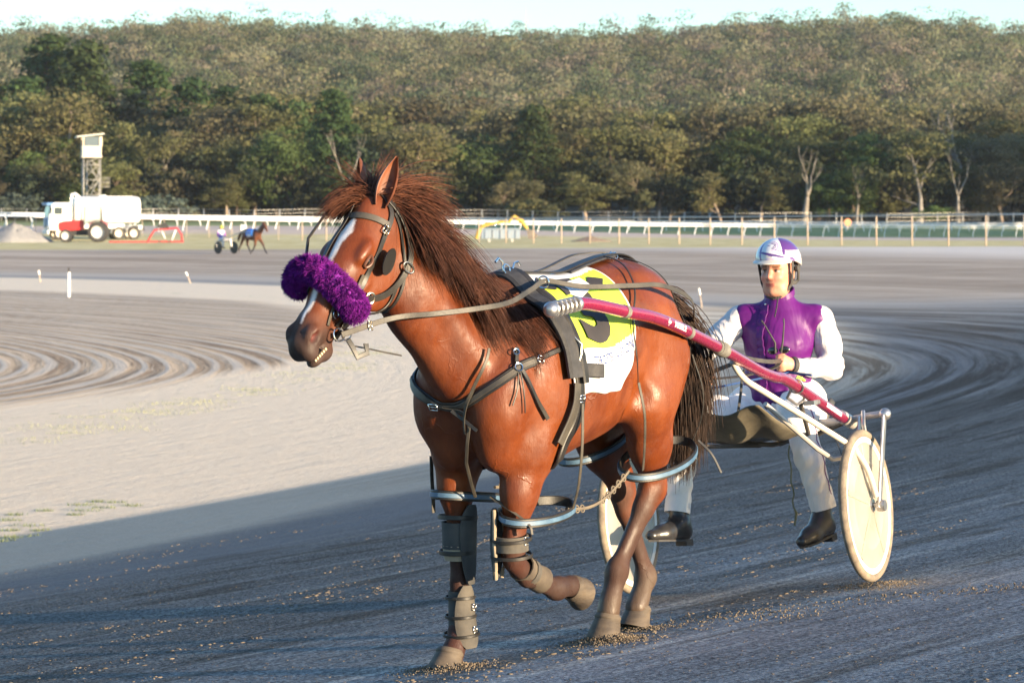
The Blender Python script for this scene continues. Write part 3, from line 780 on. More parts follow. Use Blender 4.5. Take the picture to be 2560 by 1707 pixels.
def running_rail(A, B, hA, hB, zA, zB, n, label, bend=0, slant=-.28, zf=None):
    """white plastic running rail: round top rails carried on curved slanting posts"""
    e = empty('running_rail', (0, 0, 0), None, label, 'rail', 'white running rails of the inner course'); P = []
    for i in range(n):
        t = i / (n - 1); x = A[0] + (B[0] - A[0]) * t; y = A[1] + (B[1] - A[1]) * t + bend * math.sin(math.pi * t)
        h = hA + (hB - hA) * t; z = zA + (zB - zA) * t - .26 * math.sin(math.pi * t)
        P.append(Vector((x, y, z + h)))
        m = MB(); m.tube([(x + slant, y + .05, z - .25), (x + slant * .85, y + .05, z + h * .35), (x + slant * .25, y, z + h * .8), (x, y, z + h - .03)], .045, 7); m.build('post', white, e, True)
    m = MB(); m.tube(P, .072, 8); m.build('top_rail', white, e, True)
    m = MB(); m.tube([p + Vector((0, -.05, -.24)) for p in P], .052, 8); m.build('lower_rail', white, e, True)
    return e
def zpx(v, D): return 1.75 - (v - 545) * D / 7200
xA, yA = at_px(-120, 238); xB, yB = at_px(2720, 345)
running_rail((xA, yA), (xB, yB), 1.62, 1.25, zpx(580, 238), zpx(592, 345), 62, 'nearer white running rail curving across the whole course', 10)
xA, yA = at_px(-120, 300); xB, yB = at_px(2720, 375)
running_rail((xA, yA), (xB, yB), 1.3, 1.2, zpx(562, 300), zpx(582, 375), 58, 'farther white running rail behind the green strip', 14, .3)
# wire boundary fence at the foot of the forest
e = empty('boundary_fence', (0, 0, 0), None, 'thin grey wire boundary fence in front of the forest', 'fence'); W = []
for i in range(44):
    u = -60 + 2720 * i / 43; x, y = at_px(u, 404 + 3 * math.sin(i)); z = gz(x, y); W.append(Vector((x, y, z + 1.7)))
    m = MB(); m.tube([(x, y, z - .2), (x, y, z + 1.75)], .06, 6); m.build('post', galv, e, True)
m = MB()
for q in (0, .5, 1.0): m.tube([p - Vector((0, 0, q)) for p in W], .02, 4)
m.build('wire', galv, e, True)

# inner marker posts leaning on the bend
def marker(u, vb, vt, zg, du, label):
    x, y = at_px(u, (1.75 - zg) * 7200 / (vb - 545)); zg = gz(x, y); D = y; h = (vb - vt) * D / 7200
    e = empty('marker_peg', (x, y, zg), None, label, 'marker', 'white capped marker pegs on the inner edge')
    lx = du * D / 7200
    m = MB(); m.tube([(0, 0, -.1), (lx * .68, 0, h * .68)], .020 * D / 90, 8); m.build('stake', wood_post, e, True)
    m = MB(); m.tube([(lx * .66, 0, h * .66), (lx, 0, h)], [.032 * D / 90] * 2, 10); m.build('cap', white_paint, e, True)
marker(102, 688, 658, -.9, -6, 'small leaning white capped peg at the far left edge of the track')
marker(478, 692, 664, -.9, -14, 'leaning white capped peg left of the purple nose roll')
marker(1756, 757, 708, -1.0, -9, 'white capped peg between the horse\'s tail and the driver')
x, y = at_px(172, 2.9 * 7200 / (726 - 545)); zz = gz(x, y)
e = empty('distance_post', (x, y, zz), None, 'upright white distance post with a small dark top, on the pale verge', 'post')
hp = (726 - 664) * y / 7200
m = MB(); m.tube([(0, 0, -.1), (0, 0, hp)], .062, 12); m.build('pole', white, e, True)
m = MB(); m.box((0, 0, hp + .09), (.05, .05, .2)); m.build('dark_top', black_rub, e)

# ------------------------------------------------------------------ timing tower
x, y = at_px(228, 330); tz = gz(x, y); sc = y / 7200
tw = empty('timing_tower', (x, y, tz), (0, 0, R(14)), 'cream judges\' cabin on a tall grey steel lattice tower behind the truck', 'tower')
def hz(v): return 1.75 + (545 - v) * sc - tz
steel = mat('grey_steel', (.34, .33, .31), .6, .4); cream = noisy('cream_panel', (.66, .56, .45), (.60, .51, .42), 1, .6)
W2 = .95; zc = hz(392); zr = hz(342)
m = MB()
for sx in (-1, 1):
    for sy in (-1, 1): m.tube([(sx * W2, sy * W2, 0), (sx * W2, sy * W2, zc)], .07, 6)
lv = [0, .22, .44, .66, .88, 1.0]
for i in range(5):
    z0, z1 = zc * lv[i], zc * lv[i + 1]
    for sx, sy, ex, ey in ((-1, -1, 1, -1), (1, -1, 1, 1), (1, 1, -1, 1), (-1, 1, -1, -1)):
        m.tube([(sx * W2, sy * W2, z1), (ex * W2, ey * W2, z1)], .05, 5)
        if i % 2: sx, ex, sy, ey = ex, sx, ey, sy
        if i != 1: m.tube([(sx * W2, sy * W2, z0), (ex * W2, ey * W2, z1)], .04, 5)
m.tube([(-.5, .3, 0), (-.45, .3, zc)], .09, 6)
m.build('lattice', steel, tw, True)
m = MB()
for i in range(3):
    a = (-.5 if i % 2 else .7, -.7, zc * (.05 + .3 * i)); b = (.7 if i % 2 else -.5, -.7, zc * (.35 + .3 * i)); m.strap([a, b], .5, .06, (0, 0, 1))
    m.tube([(a[0], -1.0, a[2] + .9), (b[0], -1.0, b[2] + .9)], .03, 5)
m.build('stair', steel, tw, True)
m = MB(); pz = zc * .56
m.box((W2 + .55, 0, pz), (1.1, 1.5, .07))
for i in range(5): m.tube([(W2 + .05 + i * .25, -.75, pz), (W2 + .05 + i * .25, -.75, pz + 1.05)], .025, 5)
for q in (.5, 1.05): m.tube([(W2, -.75, pz + q), (W2 + 1.1, -.75, pz + q)], .03, 5)
m.tube([(W2 + 1.1, -.75, pz + 1.05), (W2 + 1.1, .75, pz + 1.05)], .03, 5)
m.build('landing', steel, tw, True)
ch = hz(366) - zc
m = MB(); m.box((0, 0, zc + ch / 2), (2.15, 2.15, ch)); m.box((0, 0, zc - .05), (2.3, 2.3, .12)); m.build('cabin_wall', cream, tw)
m = MB()
for sx, sy in ((-1, -1), (1, -1), (-1, 1), (1, 1)): m.box((sx * 1.0, sy * 1.0, zc + ch + (zr - zc - ch) / 2), (.14 if sx < 0 else .32, .14, zr - zc - ch))
m.box((0, 1.03, zc + ch + (zr - zc - ch) / 2), (1.9, .06, zr - zc - ch))
m.build('window_frame', cream, tw)
m = MB(); m.box((0, -.97, zc + ch + (zr - zc - ch) / 2), (1.72, .03, zr - zc - ch)); m.box((1.03, 0, zc + ch + (zr - zc - ch) / 2), (.03, 1.8, zr - zc - ch)); m.build('pane', mat('tower_glass', (.10, .13, .16), .08), tw)
m = MB(); m.prism([(-1.75, 0), (1.35, .35), (1.35, .47), (-1.75, .12)], (0, -1.55, zr - .1), (1, 0, 0), (0, 0, 1), (0, 3.1, 0)); m.build('roof', mat('roof_sheet', (.66, .64, .58), .5, .2), tw)

# ------------------------------------------------------------------ water truck
tx, ty = at_px(238, 236); 
tr_ = empty('water_truck', (tx, ty, gz(tx, ty)), (0, 0, R(180 + 19)), 'white water truck with a big rounded white tank parked behind the tractor', 'truck')
twh = mat('truck_white', (.80, .79, .76), .3, coat=.4); tblue = mat('truck_blue_trim', (.10, .22, .45), .35); glass = mat('dark_glass', (.03, .05, .07), .05); chrome = mat('chrome', (.7, .7, .72), .2, 1.0)
# local x forward (picture left), y to the camera side is +y after the half turn
m = MB(); m.prism([(2.30, .75), (3.95, .75), (4.0, 1.9), (3.78, 2.85), (3.55, 3.02), (2.30, 3.02)], (0, -1.2, 0), (1, 0, 0), (0, 0, 1), (0, 2.4, 0)); m.build('cab', twh, tr_, bevel=.06)
m = MB(); m.box((3.93, 0, 2.9), (.5, 2.3, .22)); m.box((4.02, 0, 1.75), (.06, 2.2, .12)); m.build('sun_visor', tblue, tr_, bevel=.03)
m = MB(); m.box((4.0, 0, 1.42), (.05, 2.3, .62)); m.build('front_panel', mat('shade_blue_panel', (.30, .45, .70), .4), tr_)  # cab front is white; the blue of its shade is put into the colour
m = MB(); m.box((3.93, 0, 2.33), (.06, 2.05, .72), Matrix.Rotation(R(-12), 3, 'Y')); m.build('windscreen', glass, tr_)
for sy in (-1, 1):
    m = MB(); m.box((3.25, sy * 1.205, 2.35), (.66, .03, .58)); m.build('side_window', glass, tr_)
    m = MB(); m.box((4.05, sy * .85, 1.05), (.05, .35, .22)); m.build('headlight', mat('lamp_glass', (.7, .72, .75), .1), tr_)
    m = MB(); m.box((3.85, sy * 1.38, 2.35), (.10, .14, .5)); m.tube([(3.8, sy * 1.2, 2.6), (3.86, sy * 1.38, 2.6)], .02, 5); m.build('mirror', black_rub, tr_)
m = MB()
for k in range(6): m.box((4.03, 0, 1.05 + k * .11), (.05, 1.2, .05))
m.build('grille', black_rub, tr_)
m = MB(); m.box((4.05, 0, .62), (.16, 2.35, .32)); m.build('bumper', twh, tr_, bevel=.03)
m = MB(); m.box((-.7, .42, .85), (6.6, .12, .26)); m.box((-.7, -.42, .85), (6.6, .12, .26)); m.build('chassis', black_rub, tr_)
m = MB(); m.tube([(2.15, .75, .8), (2.15, .75, 3.5)], .09, 10); m.tube([(2.15, .35, 1.2), (2.15, .35, 3.2)], .07, 10); m.build('exhaust_stack', chrome, tr_, True)
# tank: rounded box swept along the truck
prof = []
for k in range(28):
    a = 2 * math.pi * k / 28; ca, sa = math.cos(a), math.sin(a); p = 2 / 3.2
    prof.append((1.22 * math.copysign(abs(ca) ** p, ca), 1.10 * math.copysign(abs(sa) ** p, sa)))
m = MB(); st = [(-3.55, .86), (-3.52, .95), (-3.35, 1.0), (0, 1.0), (1.55, 1.0), (1.78, .95), (1.86, .82)]; vs = []; fs = []
for (xx, q) in st:
    for (a, b) in prof: vs.append((xx, a * q, 2.42 + b * q))
for i in range(len(st) - 1):
    for k in range(28): fs.append((i * 28 + k, i * 28 + (k + 1) % 28, (i + 1) * 28 + (k + 1) % 28, (i + 1) * 28 + k))
fs += [tuple(range(27, -1, -1)), tuple((len(st) - 1) * 28 + k for k in range(28))]
m.add(vs, fs); m.build('tank', twh, tr_, True)
m = MB(); m.lathe([(0, .14), (.28, .14), (.32, .0)], (-.6, 0, 3.5), (0, 0, 1), 16); m.box((-1.8, 0, 3.52), (2.6, .5, .06)); m.build('hatch', twh, tr_, True)
m = MB(); m.tube([(1.3, .1, 3.45), (1.75, .3, 3.75), (2.0, .3, 3.72), (2.02, .3, 3.1)], .12, 10); m.build('filler_pipe', twh, tr_, True)
def wheel(parent, c, r, w_, rimc, name='wheel', tyre=None, n=28, ax=(0, 1, 0), rimr=.62):
    e_ = MB(); hw = w_ / 2
    e_.lathe([(r * rimr, -hw), (r * .93, -hw), (r, -hw * .6), (r, hw * .6), (r * .93, hw), (r * rimr, hw)], c, ax, n, True)
    t_ = e_.build(name, tyre or black_rub, parent, True)
    q = MB(); q.lathe([(0, hw * .55), (r * rimr * .35, hw * .6), (r * rimr * .5, hw * .35), (r * rimr * .95, hw * .5), (r * rimr, hw * .85), (r * rimr, -hw * .85), (r * rimr * .95, -hw * .5), (r * rimr * .5, -hw * .35), (0, -hw * .5)], c, ax, n)
    q.build('rim', rimc, t_, True); return t_
rimw = mat('painted_rim', (.62, .56, .46), .5)
for xx in (3.1, -1.75, -3.0):
    for sy in (-1, 1): wheel(tr_, (xx, sy * 1.0, .52), .52, .34, rimw)
for xx in (-1.75, -3.0):
    for sy in (-1, 1):
        m = MB(); m.tube([(xx + .66 * math.cos(t), sy * 1.02, .52 + .66 * math.sin(t)) for t in np.linspace(0, math.pi, 13)], .05, 6, sq=4.0, up=[(math.cos(t), 0, math.sin(t)) for t in np.linspace(0, math.pi, 13)]); m.build('mudguard', twh, tr_, True)
m = MB(); m.box((-3.5, 0, 1.0), (.3, 2.3, .35)); m.box((-.2, .9, 1.1), (4.0, .3, .4)); m.build('side_box', twh, tr_, bevel=.03)

# ------------------------------------------------------------------ tractor in front of the truck
tx, ty = at_px(222, 222)
tc = empty('tractor', (tx, ty, gz(tx, ty)), (0, 0, R(180 + 4)), 'red farm tractor with a glazed cab in front of the white tank', 'tractor')
red = mat('tractor_red', (.55, .03, .03), .35, coat=.4); rimg = mat('grey_rim', (.55, .53, .50), .5)
m = MB(); m.prism([(.35, .95), (2.15, .85), (2.3, 1.0), (2.28, 1.5), (1.9, 1.62), (.35, 1.72)], (0, -.42, 0), (1, 0, 0), (0, 0, 1), (0, .84, 0)); m.build('bonnet', red, tc, bevel=.05)
m = MB(); m.box((2.3, 0, 1.22), (.05, .6, .45)); m.box((1.1, 0, .72), (2.0, .5, .4)); m.build('grille', black_rub, tc)
m = MB()
for sx in (-1.0, .32):
    for sy in (-.7, .7): m.tube([(sx, sy, 1.3), (sx * .95, sy * .93, 2.68)], .045, 6)
m.build('cab_frame', mat('dark_frame', (.06, .06, .065), .5), tc, True)
m = MB(); m.box((-.34, 0, 2.02), (1.24, 1.34, 1.2)); gl = mat('cab_glass', (.55, .68, .66), .05); gl.node_tree.nodes['Principled BSDF'].inputs['Transmission Weight'].default_value = .75; m.build('cab_glass', gl, tc)
m = MB(); m.box((-.35, 0, 2.72), (1.75, 1.6, .14)); m.build('cab_roof', mat('tractor_roof', (.55, .50, .44), .5), tc, bevel=.04)
m = MB(); m.tube([(.55, .35, 1.6), (.55, .35, 2.6)], .05, 8); m.build('exhaust_stack', black_rub, tc, True)
for sy in (-1, 1):
    wheel(tc, (-.75, sy * .85, .78), .78, .42, rimg); wheel(tc, (1.7, sy * .78, .5), .5, .30, rimg)
    m = MB(); m.tube([(-.75 + .9 * math.cos(t), sy * .85, .80 + .88 * math.sin(t)) for t in np.linspace(.5, 2.6, 9)], .035, 6, sq=6, up=[(math.cos(t), 0, math.sin(t)) for t in np.linspace(.5, 2.6, 9)]); m.build('mudguard', red, tc, True)
# red harrow frame behind it
tx, ty = at_px(416, 221)
hf = empty('harrow_frame', (tx, ty, gz(tx, ty)), (0, 0, R(184)), 'red arched steel harrow frame standing right of the truck', 'implement')
m = MB(); m.tube([(1.45, 0, 0), (1.3, 0, .35), (.9, 0, .95), (-.8, 0, 1.1), (-1.15, 0, .6), (-1.2, 0, 0)], .07, 8); m.tube([(1.35, -.9, .05), (-1.3, -.9, .05)], .06, 6); m.tube([(1.35, .9, .05), (4.3, .9, .05)], .05, 6)
m.tube([(1.35, -.9, .05), (1.45, 0, 0), (1.35, .9, .05)], .06, 6); m.build('frame', red, hf, True)
m = MB(); m.prism([(-.2, 1.1), (.75, 1.1), (.6, 1.35), (.2, 1.5), (-.05, 1.42)], (0, -.4, 0), (1, 0, 0), (0, 0, 1), (0, .8, 0)); m.build('dark_cover', black_rub, hf)
m = MB(); m.tube([(-.7, 0, .95), (-.4, 0, .15)], .07, 7); m.tube([(.4, 0, .95), (.1, 0, .3)], .05, 7); m.build('strut', white_paint, hf, True)

# ------------------------------------------------------------------ gravel heap, sand mound, digger
def heap(name, u, D, hw, h, mt, label, cat, seed, sy=.8):
    x, y = at_px(u, D); g = np.random.default_rng(seed); n = 40; V = []; F_ = []
    for i in range(14):
        r = i / 13
        for k in range(n):
            a = 2 * math.pi * k / n; rr = r * hw * (1 + .07 * math.sin(3 * a + seed) + .04 * math.sin(7 * a))
            V.append((rr * math.cos(a), rr * math.sin(a) * sy, h * (1 - r) ** .92 * (1 + .05 * g.normal()) - (.1 if i == 13 else 0)))
    for i in range(13):
        for k in range(n): F_.append((i * n + k, i * n + (k + 1) % n, (i + 1) * n + (k + 1) % n, (i + 1) * n + k))
    me = bpy.data.meshes.new(name); me.from_pydata(V, [], F_); o = link(name, me, mt); o.location = (x, y, gz(x, y)); return props(o, label, cat)
heap('gravel_heap', 34, 222, 2.9, 1.52, noisy('heap_gravel', (.22, .22, .22), (.29, .28, .27), 2, .95, .5, 20, .05), 'conical heap of grey gravel left of the white truck cab', 'heap', 1)
heap('soil_mound', 1476, 228, 1.75, .42, noisy('mound_soil', (.20, .13, .09), (.28, .21, .14), 2, .95, .5, 20, .05), 'low brown soil mound behind the fence, right of the yellow digger', 'mound', 2)
tx, ty = at_px(1252, 232)
dg = empty('digger', (tx, ty, gz(tx, ty) + .05), (0, 0, R(0)), 'yellow digger arm folded behind a blue grey bin beyond the fence', 'excavator'); dg.scale = (1, 1, .88)
yel = mat('digger_yellow', (.52, .33, .05), .45)
m = MB(); m.tube([(-1.95, 0, .15), (-1.75, 0, .9), (-1.35, 0, 1.35), (.25, 0, 1.72)], [.17, .2, .2, .13], 8, sq=.8); m.build('boom', yel, dg, True)
m = MB(); m.tube([(.25, 0, 1.72), (.62, 0, 1.62), (.9, 0, 2.1)], [.10, .13, .15], 8); m.tube([(.75, 0, 1.9), (1.05, 0, 2.15), (1.7, 0, 1.75), (2.15, 0, 1.0)], [.14, .2, .2, .12], 8, sq=.8); m.build('dipper_arm', yel, dg, True)
m = MB(); m.prism([(2.05, 1.05), (2.6, .9), (3.0, .45), (2.75, .1), (2.2, .15), (2.15, .6)], (0, -.35, 0), (1, 0, 0), (0, 0, 1), (0, .7, 0)); m.build('bucket', noisy('worn_steel', (.20, .17, .14), (.12, .10, .09), 3, .7), dg)
m = MB(); m.tube([(-1.3, -.15, 1.2), (-.2, -.15, 1.5)], .05, 6); m.build('ram', chrome, dg, True)
tx, ty = at_px(1252, 226)
bn = empty('skip_bin', (tx, ty, gz(tx, ty)), None, 'long low blue grey steel bin in front of the yellow digger arm', 'bin')
m = MB(); m.box((0, 0, .62), (3.0, 1.3, .75)); m.box((0, -.0, 1.02), (3.1, 1.4, .08))
m.build('body', noisy('bin_paint', (.20, .27, .36), (.26, .30, .34), 2, .6), bn, bevel=.02)
m = MB()
for i in range(5): m.box((-1.2 + i * .6, -.68, .6), (.08, .06, .7))
m.build('rib', noisy('bin_rib', (.22, .28, .36), (.3, .32, .33), 2, .6), bn)
m = MB(); m.box((-.9, 0, .12), (.2, 1.1, .24)); m.box((.9, 0, .12), (.2, 1.1, .24)); m.build('skid', galv, bn)
# white course marker box beside the far horse
x, y = at_px(609, 215); e = empty('marker_box', (x, y, gz(x, y)), None, 'small white square board on a thin post behind the far horse', 'sign')
m = MB(); m.box((0, 0, 1.15), (.42, .06, .48)); m.build('board', white_paint, e); m = MB(); m.tube([(0, .05, 0), (0, .05, 1.2)], .03, 6); m.build('post', galv, e, True)
# radio mast on the skyline
x, y = at_px(1314, 1160); z = gz(x, y)
e = empty('radio_mast', (x, y, z), None, 'thin lattice radio mast on the skyline of the hill', 'mast'); hm_ = top_h(22, x, y)
m = MB()
for a in (0, 2.1, 4.2): m.tube([(.5 * math.cos(a), .5 * math.sin(a), 0), (.15 * math.cos(a), .15 * math.sin(a), hm_ * .85)], .09, 4)
m.tube([(0, 0, hm_ * .5), (0, 0, hm_)], .11, 5); m.build('lattice', galv, e, True)
m = MB()
for q in (.70, .82): m.box((.35, 0, hm_ * q), (.9, .5, 1.3))
m.build('antenna', galv, e)
# ================================================================== the horse
HY = R(34)
H_LOC = Vector((0.20, 11.8, 0.0))
H_ROT = math.atan2(-math.cos(HY), -math.sin(HY))      # local +X points where the horse walks
def l2w(p): return H_LOC + Matrix.Rotation(H_ROT, 3, 'Z') @ Vector(p)

# head frame: t along the face from the poll, d out of the forehead, s to the horse's left
POLL = np.array((1.170, -.09, 1.818)); HP, HT = R(47.5), R(4.5)
HA = np.array((math.cos(HP) * math.cos(HT), -math.cos(HP) * math.sin(HT), -math.sin(HP)))
HD = np.array((math.sin(HP) * math.cos(HT), -math.sin(HP) * math.sin(HT), math.cos(HP)))
HS = np.array((math.sin(HT), math.cos(HT), 0.0))
HM = np.array([HA, HD, HS])
HK = 1.10
def hd(t, d, s): return POLL + HA * t * HK + HD * d * 1.07 + HS * s * 1.05

def horse_sdf():
    S = SDF(axis((-0.95, 0.95, .0115), (0.95, 1.75, .0070)), axis((-.40, .40, .0100)), axis((-.04, 1.15, .0115), (1.15, 1.98, .0075)))
    Y = (0, 1, 0)
    # trunk
    S.chain([(0.451, 0, 1.112), (0.225, 0, 1.110), (-0.048, 0, 1.155), (-0.273, 0, 1.250)], [.325, .322, .308, .265], .10, Y, .89)
    S.chain([(-0.225, 0, 1.270), (-0.43, 0, 1.272), (-0.54, 0, 1.225)], [.26, .27, .20], .12, Y, .88)
    S.ell((0.27, 0, 1.395), (.25, .07, .105), .10)
    S.ell((-0.06, 0, 1.40), (.34, .12, .06), .1)
    for q in (-1, 1):
        # hindquarters
        S.ell((-0.385, q * .125, 1.330), (.21, .125, .20), .05)
        S.ell((-0.535, q * .11, 1.144), (.145, .12, .27), .05)
        S.ell((-0.245, q * .185, 1.370), (.07, .05, .06), .08)
        # shoulder, chest
        S.cone((0.250, q * .12, 1.355), (0.602, q * .165, 1.088), .10, .125, .04, Y, .8)
        S.ell((0.42, q * .17, 1.19), (.12, .10, .20), .035)
        S.ell((0.653, q * .115, 1.016), (.12, .132, .185), .03)
        S.ell((0.602, q * .105, 0.884), (.12, .092, .13), .03)
        S.ell((0.36, q * .185, 1.00), (.15, .10, .13), .03)
    # hind left
    S.chain([(-0.503, .16, 1.163), (-0.367, .185, 1.00)], [.17, .15], .07, Y, .75)
    S.chain([(-0.376, .18, 0.992), (-0.454, .15, 0.803), (-0.508, .125, 0.665)], [.15, .105, .062], .05, Y, .72)
    S.chain([(-0.545, .13, 1.025), (-0.530, .13, 0.806), (-0.552, .12, 0.646)], [.11, .058, .030], .06, Y, .8)
    S.chain([(-0.559, .12, 0.667), (-0.536, .12, 0.607), (-0.482, .11, 0.535)], [.042, .060, .047], .03, Y, .8)
    S.chain([(-0.499, .115, 0.591), (-0.470, .105, 0.525), (-0.341, .07, 0.312)], [.052, .042, .037], .03, Y, .8)
    S.chain([(-0.502, .105, 0.526), (-0.365, .07, 0.303)], [.024, .024], .02)
    S.ell((-0.329, .065, 0.276), (.054, .047, .058), .03)
    S.chain([(-0.329, .065, 0.271), (-0.295, .055, 0.160), (-0.287, .05, 0.110)], [.044, .041, .050], .025)
    # hind right
    S.chain([(-0.497, -.16, 1.163), (-0.405, -.19, 0.983)], [.20, .15], .09, Y, .75)
    S.chain([(-0.405, -.18, 0.982), (-0.539, -.15, 0.776), (-0.622, -.12, 0.629)], [.145, .10, .060], .05, Y, .72)
    S.chain([(-0.605, -.14, 1.025), (-0.621, -.13, 0.788), (-0.668, -.11, 0.619)], [.12, .055, .030], .06, Y, .8)
    S.chain([(-0.676, -.11, 0.640), (-0.652, -.105, 0.570), (-0.653, -.10, 0.511)], [.042, .059, .046], .03, Y, .8)
    S.chain([(-0.644, -.10, 0.560), (-0.672, -.10, 0.481), (-0.786, -.08, 0.222)], [.050, .041, .036], .03, Y, .8)
    S.chain([(-0.696, -.10, 0.452), (-0.810, -.08, 0.217)], [.024, .024], .02)
    S.ell((-0.798, -.08, 0.193), (.053, .046, .056), .03)
    S.chain([(-0.798, -.08, 0.188), (-0.746, -.08, 0.106), (-0.722, -.08, 0.071)], [.043, .041, .050], .025)
    # fore right: carries the weight
    S.chain([(0.473, -.17, 1.029), (0.506, -.165, 0.846), (0.525, -.155, 0.683), (0.524, -.145, 0.541)], [.15, .105, .072, .050], .06, Y, .82)
    S.ell((0.453, -.15, 0.827), (.085, .06, .13), .05)
    S.ell((0.528, -.143, 0.484), (.053, .049, .060), .03)
    S.chain([(0.524, -.143, 0.439), (0.519, -.142, 0.297), (0.520, -.14, 0.134)], [.045, .038, .038], .03, Y, .85)
    S.chain([(0.498, -.143, 0.419), (0.494, -.14, 0.135)], [.024, .024], .02)
    S.ell((0.515, -.14, 0.103), (.052, .046, .052), .03)
    S.chain([(0.524, -.14, 0.098), (0.566, -.14, 0.036), (0.588, -.14, 0.005)], [.043, .042, .052], .02)
    # fore left: lifted, cannon folded back
    S.chain([(0.412, .17, 1.029), (0.459, .165, 0.865), (0.512, .14, 0.681), (0.522, .125, 0.529)], [.15, .110, .076, .052], .06, Y, .82)
    S.ell((0.415, .15, 0.846), (.085, .06, .12), .05)
    S.ell((0.532, .122, 0.459), (.054, .049, .062), .03)
    S.chain([(0.525, .12, 0.405), (0.42, .115, 0.335), (0.235, .105, 0.270)], [.046, .040, .038], .03, Y, .85)
    S.chain([(0.515, .12, 0.39), (0.27, .105, 0.300)], [.022, .022], .02)
    S.ell((0.185, .10, 0.262), (.058, .046, .052), .03)
    S.chain([(0.180, .10, 0.262), (0.10, .10, 0.262), (0.055, .10, 0.255)], [.042, .040, .047], .02)
    # creases
    for q in (-1, 1):
        S.chain([(.52, q * .31, 1.30), (.60, q * .30, 1.12), (.54, q * .31, .95)], [.022, .028, .022], .05, sub=True)
        S.chain([(.30, q * .33, 1.22), (.27, q * .325, 1.05), (.20, q * .31, .93)], [.020, .028, .020], .06, sub=True)
        S.chain([(-.14, q * .29, 1.15), (-.20, q * .28, 1.02), (-.16, q * .25, .95)], [.022, .034, .022], .06, sub=True)
        S.chain([(-.60, q * .24, 1.22), (-.57, q * .25, 1.02), (-.52, q * .22, .86)], [.018, .028, .018], .05, sub=True)
    S.chain([(.80, 0, 1.12), (.785, 0, .98), (.72, 0, .84)], [.026, .040, .032], .05, sub=True)
    # neck
    S.chain([(0.42, 0.000, 1.165), (0.68, -0.010, 1.250), (0.925, -0.045, 1.445), (1.150, -0.085, 1.690)], [.265, .212, .166, .118], .06, Y, .64)
    S.chain([(0.34, 0.000, 1.41), (0.58, -0.005, 1.395), (0.79, -0.02, 1.475), (0.94, -.04, 1.590), (1.08, -.065, 1.70), (1.175, -0.085, 1.785)], [.06, .05, .045, .045, .045, .05], .08, Y, .7)
    S.chain([(0.70, 0.095, 1.15), (0.90, 0.035, 1.39), (1.085, -0.020, 1.586)], [.060, .048, .036], .035)
    S.chain([(0.704, -0.120, 1.189), (0.980, -0.100, 1.453), (1.158, -0.150, 1.606)], [.055, .045, .035], .05)
    S.cone((0.775, -.01, 1.150), (1.185, -0.09, 1.555), .055, .035, .06)
    # head
    S.ell(hd(.085, -.080, 0), (0.1445, 0.1070, 0.0966), .04, HM)
    S.ell(hd(.20, -.050, 0), (0.1391, 0.0835, 0.1029), .04, HM)
    S.ell(hd(.33, -.040, 0), (0.1391, 0.0621, 0.0693), .05, HM)
    for q in (-1, 1):
        S.ell(hd(.205, -.165, q * .045), (0.1445, 0.1263, 0.0420), .03, HM)
        S.ell(hd(.222, -.020, q * .088), (0.0556, 0.0257, 0.0231), .018, HM)
        S.cone(hd(.28, -.112, q * .082), hd(.44, -.104, q * .056), .013, .009, .02)
        S.ell(hd(.240, -.048, q * .108), (0.0257, 0.0161, 0.0168), .008, HM, sub=True)
        S.cone(hd(.27, -.19, q * .052), hd(.47, -.128, q * .045), .014, .006, .02, sub=True)
    S.cone(hd(.20, -.072, 0), hd(.50, -.056, 0), .084, .053, .04, HS, .95)
    S.cone(hd(.26, -.165, 0), hd(.52, -.128, 0), .064, .036, .035, HS, .85)
    S.ell(hd(.535, -.066, 0), (.080, .062, .058), .03, HM)
    S.ell(hd(.595, -.078, 0), (.048, .060, .054), .02, HM)
    for q in (-1, 1):
        S.ell(hd(.610, -.092, q * .026), (.034, .044, .030), .014, HM)      # upper lip lobes
        S.ell(hd(.585, -.128, q * .036), (.062, .0085, .042), .005, HM, sub=True)     # the parted lips
    S.ell(hd(.582, -.152, 0), (.050, .024, .036), .006, HM)      # lower lip
    S.ell(hd(.545, -.172, 0), (.042, .030, .034), .02, HM)       # chin
    S.cone(hd(.46, -.132, 0), hd(.57, -.150, 0), .030, .022, .012, HS, 1.2)
    for q in (-1, 1):
        S.ell(hd(.565, -.050, q * .044), (.046, .038, .024), .014, HM)
        S.ell(hd(.560, -.036, q * .062), (.020, .010, .012), .010, HM)      # flared rim
        S.ell(hd(.574, -.056, q * .070), (.030, .019, .034), .005, HM, sub=True)
        S.cone(hd(.47, -.122, q * .056), hd(.535, -.124, q * .050), .006, .008, .008, sub=True)
    return S
S = horse_sdf()
hme, HV = S.mesh('horse_body', 3)
from mathutils.bvhtree import BVHTree
horse = empty('horse', H_LOC, (0, 0, H_ROT), 'bright bay trotting horse with a white blaze, walking toward the camera with one foreleg lifted', 'horse')
def sst(a, b, x):
    t = np.clip((x - a) / (b - a), 0, 1); return t * t * (3 - 2 * t)
